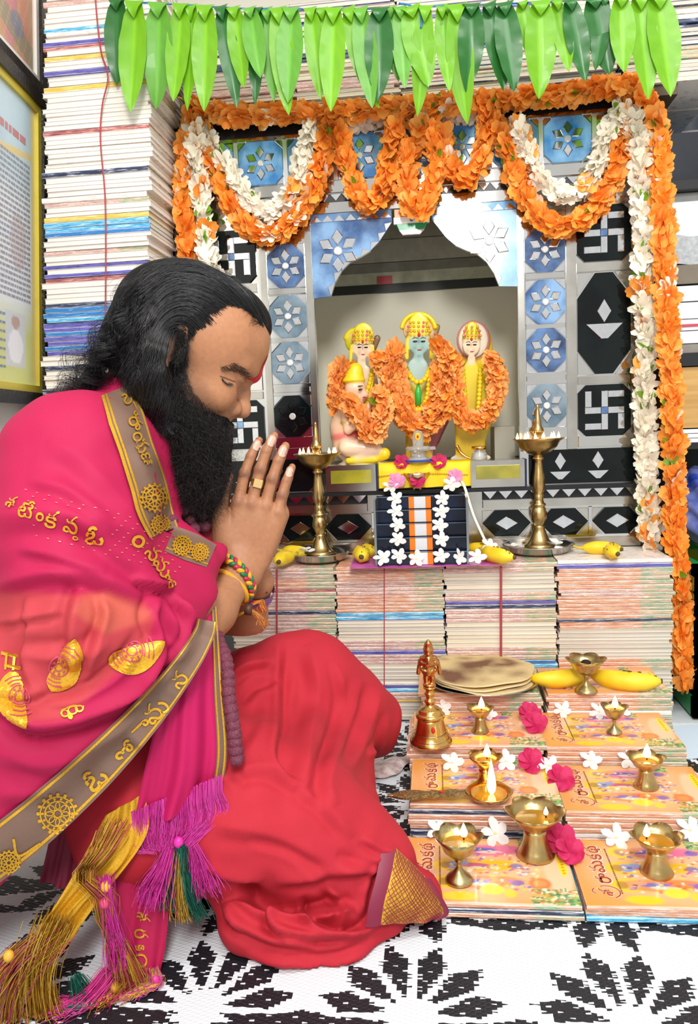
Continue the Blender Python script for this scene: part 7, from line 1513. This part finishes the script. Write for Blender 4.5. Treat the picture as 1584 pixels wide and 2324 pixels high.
b = MB(); b.bbox_(u0, u1, .0085, .0095, w0, w1); put(b).build('pane', mat('pane_glass', 'ffffff', .05, spec=.6, alpha=.12), th)
def devot(u, w):
    c = np.zeros(u.shape+(3,)); c[:] = lin('c98a4a')
    def blend(m, col, a=1): c[:] = c*(1-(m*a)[..., None])+np.array(lin(col))*(m*a)[..., None]
    blend(np.clip(1-np.hypot((u-.35)/.3, (w-.35)/.3), 0, 1)*1.5 > .3, 'd8a03a', .8); blend((np.hypot((u-.30)/.10, (w-.22)/.2) < 1)*1., 'd4657a', .9); blend((np.abs(u-.10-.1*w) < .05)*1., 'e0702e', .9); blend((np.abs(w-.06-.2*u) < .05)*1., '7a7a3a', .8); blend((np.hypot((u-.2)/.08, (w-.14)/.05) < 1)*1., '4a5f8a', .8); blend((np.abs(np.sin(u*40+w*25)) < .15)*1., 'e8c86a', .4); return c
th, pr, put, (u0, u1, w0, w1) = frame('black framed colour picture hung above the large notice', (-.905, -.055, 1.462), .60, .50, radians(4), radians(6), .032, devot, (.014, mat('white_mount', 'e6e4de', .5)), 2, 'framed_picture')
b = MB(); b.bbox_(u0, u1, .0085, .0095, w0, w1); put(b).build('pane', MATS['pane_glass'], th)
# ================================================================ storage at the right
UX = .545
def bx(name, label, cat, x0, x1, y0, y1, z0, z1, m): b = MB(); b.bbox_(x0, x1, y0, y1, z0, z1); o = b.build(name, m); tag(o, label, cat); return o
RK = thing('storage_rack', 'dark storage rack standing right of the shrine', 'rack', (.8, .2, 0)); m_rk = mat('rack_black', '17181b', .5)
for z0, z1 in ((.785, .815), (1.185, 1.205), (.59, .605)): b = MB(); b.bbox_(UX, 1.15, .02, .45, z0, z1); b.build('rack_shelf', m_rk, RK)
for y in (.04, .43): b = MB(); b.bbox_(1.12, 1.15, y-.015, y+.015, 0, 1.9); b.build('rack_post', m_rk, RK)
for y in (.04, .43): b = MB(); b.bbox_(UX-.012, UX+.012, y-.012+.03, y+.018+.03, 0, .35 if y < .1 else 1.2); b.build('rack_post', mat('brown_post', '57504a', .7), RK)
b = MB(); b.bbox_(UX, 1.15, .44, .45, 0, 1.2); b.build('rack_back', m_rk, RK)
bx('equipment_box', 'glossy black box on the top rack shelf behind the orange garland', 'box', UX+.005, .95, .03, .40, 1.206, 1.312, mat('gloss_black', '2a2f38', .15, coat=.6, c2='1a1d22', nscale=6))
bx('carton', 'white carton under the top rack shelf', 'carton', UX+.01, .9, .05, .40, 1.085, 1.165, mat('white_card', 'dfe6ea', .6)); bx('grey_board', 'grey panel lying on the white carton', 'panel', UX+.005, .95, .05, .40, 1.1655, 1.184, mat('grey_panel', '9a9c98', .6, noise=.15))
b = MB(); ys = np.linspace(0, 1, 14); g = [[(UX+.004+.36*x, .035+.006*sin(x*30+w*20), 1.02+.064*w+.004*sin(x*25)) for w in np.linspace(0, 1, 8)] for x in ys]; b.grid(g); b.grid(np.array(g)[:, ::-1]+np.array([0, .05, 0])); o = b.build('bubble_wrap', mat('grey_plastic', 'b9bec0', .25, noise=.25, nscale=90), smooth=True); tag(o, 'crumpled grey plastic wrap hanging under the white carton', 'plastic wrap')
for k, (z0, z1, c, lab) in enumerate(((.975, 1.018, '7c7466', 'brown packed bundle above the clear plastic packet'), (.935, .970, 'e2e4ea', 'topmost white packet in clear plastic'), (.895, .932, 'eeeef2', 'white packet above the red edged one'), (.868, .893, 'e6e2e8', 'white packet with red edge in plastic'), (.838, .866, 'ececf2', 'white packet below the red edged one'), (.816, .836, '8d8780', 'grey packet lying on the middle rack shelf'))):
    o = bx('packet', lab, 'packet', UX+.008, .92, .03, .38, z0, z1, mat('packet_%d' % k, c, .25, noise=.12, nscale=30))
    if 'red edged' not in lab and 'red edge' in lab: b = MB(); b.bbox_(UX+.007, .92, .028, .030, z0+.008, z0+.014); b.build('red_edge', mat('red_edge', 'c0485a', .5), o); 
dr = thing('wooden_drawer', 'pale wooden drawer front under the middle rack shelf', 'drawer', (.8, .2, .62)); b = MB(); b.bbox_(UX+.004, 1.1, .03, .42, .64, .783); b.build('drawer_front', mat('pale_wood', 'd0a866', .5, c2='b98d4e', nscale=1, stretch=(3, 3, 70)), dr)
for k in range(3):
    bx('paper_sheaf', ('white sheaf of papers lying directly on the low rack shelf', 'middle sheaf of papers under the wooden drawer', 'uppermost sheaf of papers touching the wooden drawer')[k], 'papers', UX+.006+.004*k, .85, .03, .3, .6055+k*.011, .615+k*.011, mat('paper_white', 'e8eaf0', .6))
s = SDF((UX-.03, -.12, .33), (.85, .30, .62), .006); s.ell((.72, .07, .462), (.13, .13, .098), .02); s.ell((.68, .0, .43), (.10, .09, .075), .03); s.ell((.74, .10, .53), (.06, .07, .035), .03); v, f = s.mesh(); n_ = vnormals(v, f); v = v+n_*(.008*np.sin(v[:, :1]*70+v[:, 2:]*55)*np.sin(v[:, 2:]*90-v[:, 1:2]*60)+.004*np.sin(v[:, :1]*190+v[:, 1:2]*170))[:, :1]
b = MB(); b.add(v, f); o = b.build('plastic_bag', mat('blue_plastic', '2c46a8', .15, c2='8a93c4', nscale=14, coat=.5), smooth=True); tag(o, 'shiny crumpled blue plastic bag on the green crate', 'bag')
CR = thing('plastic_crate', 'green and yellow plastic crate on the floor right of the magazines', 'crate', (.72, -.02, 0)); m_cy = mat('crate_yellow', 'a9b52c', .4, noise=.15, nscale=20); m_cg = mat('crate_green', '1f8f4a', .35)
x0, x1, y0, y1 = .563, .90, -.16, .22
for a, e, c_, d_ in ((x0, x1, y0, y0+.012), (x0, x1, y1-.012, y1), (x0, x0+.012, y0, y1), (x1-.012, x1, y0, y1)):
    b = MB(); b.bbox_(a, e, c_, d_, .04, .32); b.build('wall_panel', m_cy, CR); b = MB(); b.bbox_(a-.006, e+.006, c_-.006, d_+.006, .32, .345); b.build('rim', m_cg, CR); b = MB(); b.bbox_(a-.004, e+.004, c_-.004, d_+.004, .0, .045); b.build('foot_band', m_cg, CR)
    for z in (.11, .17, .23, .28): b = MB(); b.bbox_(a-.002, e+.002, c_-.002, d_+.002, z, z+.004); b.build('groove', mat('crate_groove', '5f6a1a', .5), CR)
b = MB(); b.bbox_(x0, x1, y0, y1, .045, .06); b.build('bottom', m_cg, CR)
# picture banner behind the rack top
u, w = np.meshgrid(np.linspace(0, 1, 60), np.linspace(0, 1, 70)); c = np.zeros(u.shape+(3,)); c[:] = lin('3f4650')
def bl(m, col, a=1.): c[:] = c*(1-(m*a)[..., None])+np.array(lin(col))*(m*a)[..., None]
bl((w > .52-.2*u)*(w > .55)*1., '2f8fd6'); bl(((np.sin(u*22+w*30) > .7) & (w > .55))*1., '9fd6f2', .7); bl((np.abs(w-.46-.06*u) < .07)*1., 'efe0d6'); bl((np.hypot((u-.22)/.22, (w-.30)/.12) < 1)*1., '6fdcea'); bl((np.abs(w-.2-.12*(1-u)*0) < .05)*(u > .2)*1., 'd9cfd8'); bl((w < .12)*1., '4f94cc'); bl((np.hypot((u-.05)/.09, (w-.12)/.2) < 1)*1., 'b3aaa6')
b = MB(); g = np.stack([.50+.42*u, np.full_like(u, .40)+.004*np.sin(u*20), 1.335+.40*w], -1); b.grid(g, col=c); b.grid(g[:, ::-1]+np.array([0, .004, 0]), col=lin('cccccc')); o = b.build('picture_banner', mat('banner_print', rough=.35, attr='Col'), vcol=True, smooth=True); tag(o, 'printed banner in blue and cyan above the black rack box', 'banner')
b = MB(); b.bbox_(.508, .56, -.02, .34, 1.378, 1.401); o = b.build('cornice_board', mat('brown_board', '5a4634', .6, noise=.3, nscale=20), SH)
# ---- odds and ends on the floor
b = MB(); p0 = Uz(860, 1745, .004); u = np.linspace(-1, 1, 16); g = [[p0+np.array([a*.055+.02*c_, c_*.05+.02*a, .007*(1-a*a)*(1-c_*c_)+.002*sin(9*a+7*c_)+.001]) for c_ in np.linspace(-1, 1, 14)] for a in u]; b.grid(np.array(g)); o = b.build('plastic_packet', mat('clear_packet', 'b89a9e', .15, c2='e6dcd8', nscale=70, coat=.6), smooth=True); tag(o, 'crumpled clear packet lying on the mat beside the far knee', 'packet')
b = MB(); p0 = Uz(1560, 1705, .001); b.box((p0[0]+.02, p0[1]+.05, .0012), (.16, .16, .0012), rz=.15); o = b.build('paper_sheet', mat('pale_blue_paper', 'cfe0f2', .5)); tag(o, 'pale blue paper on the floor right of the magazine steps', 'paper')
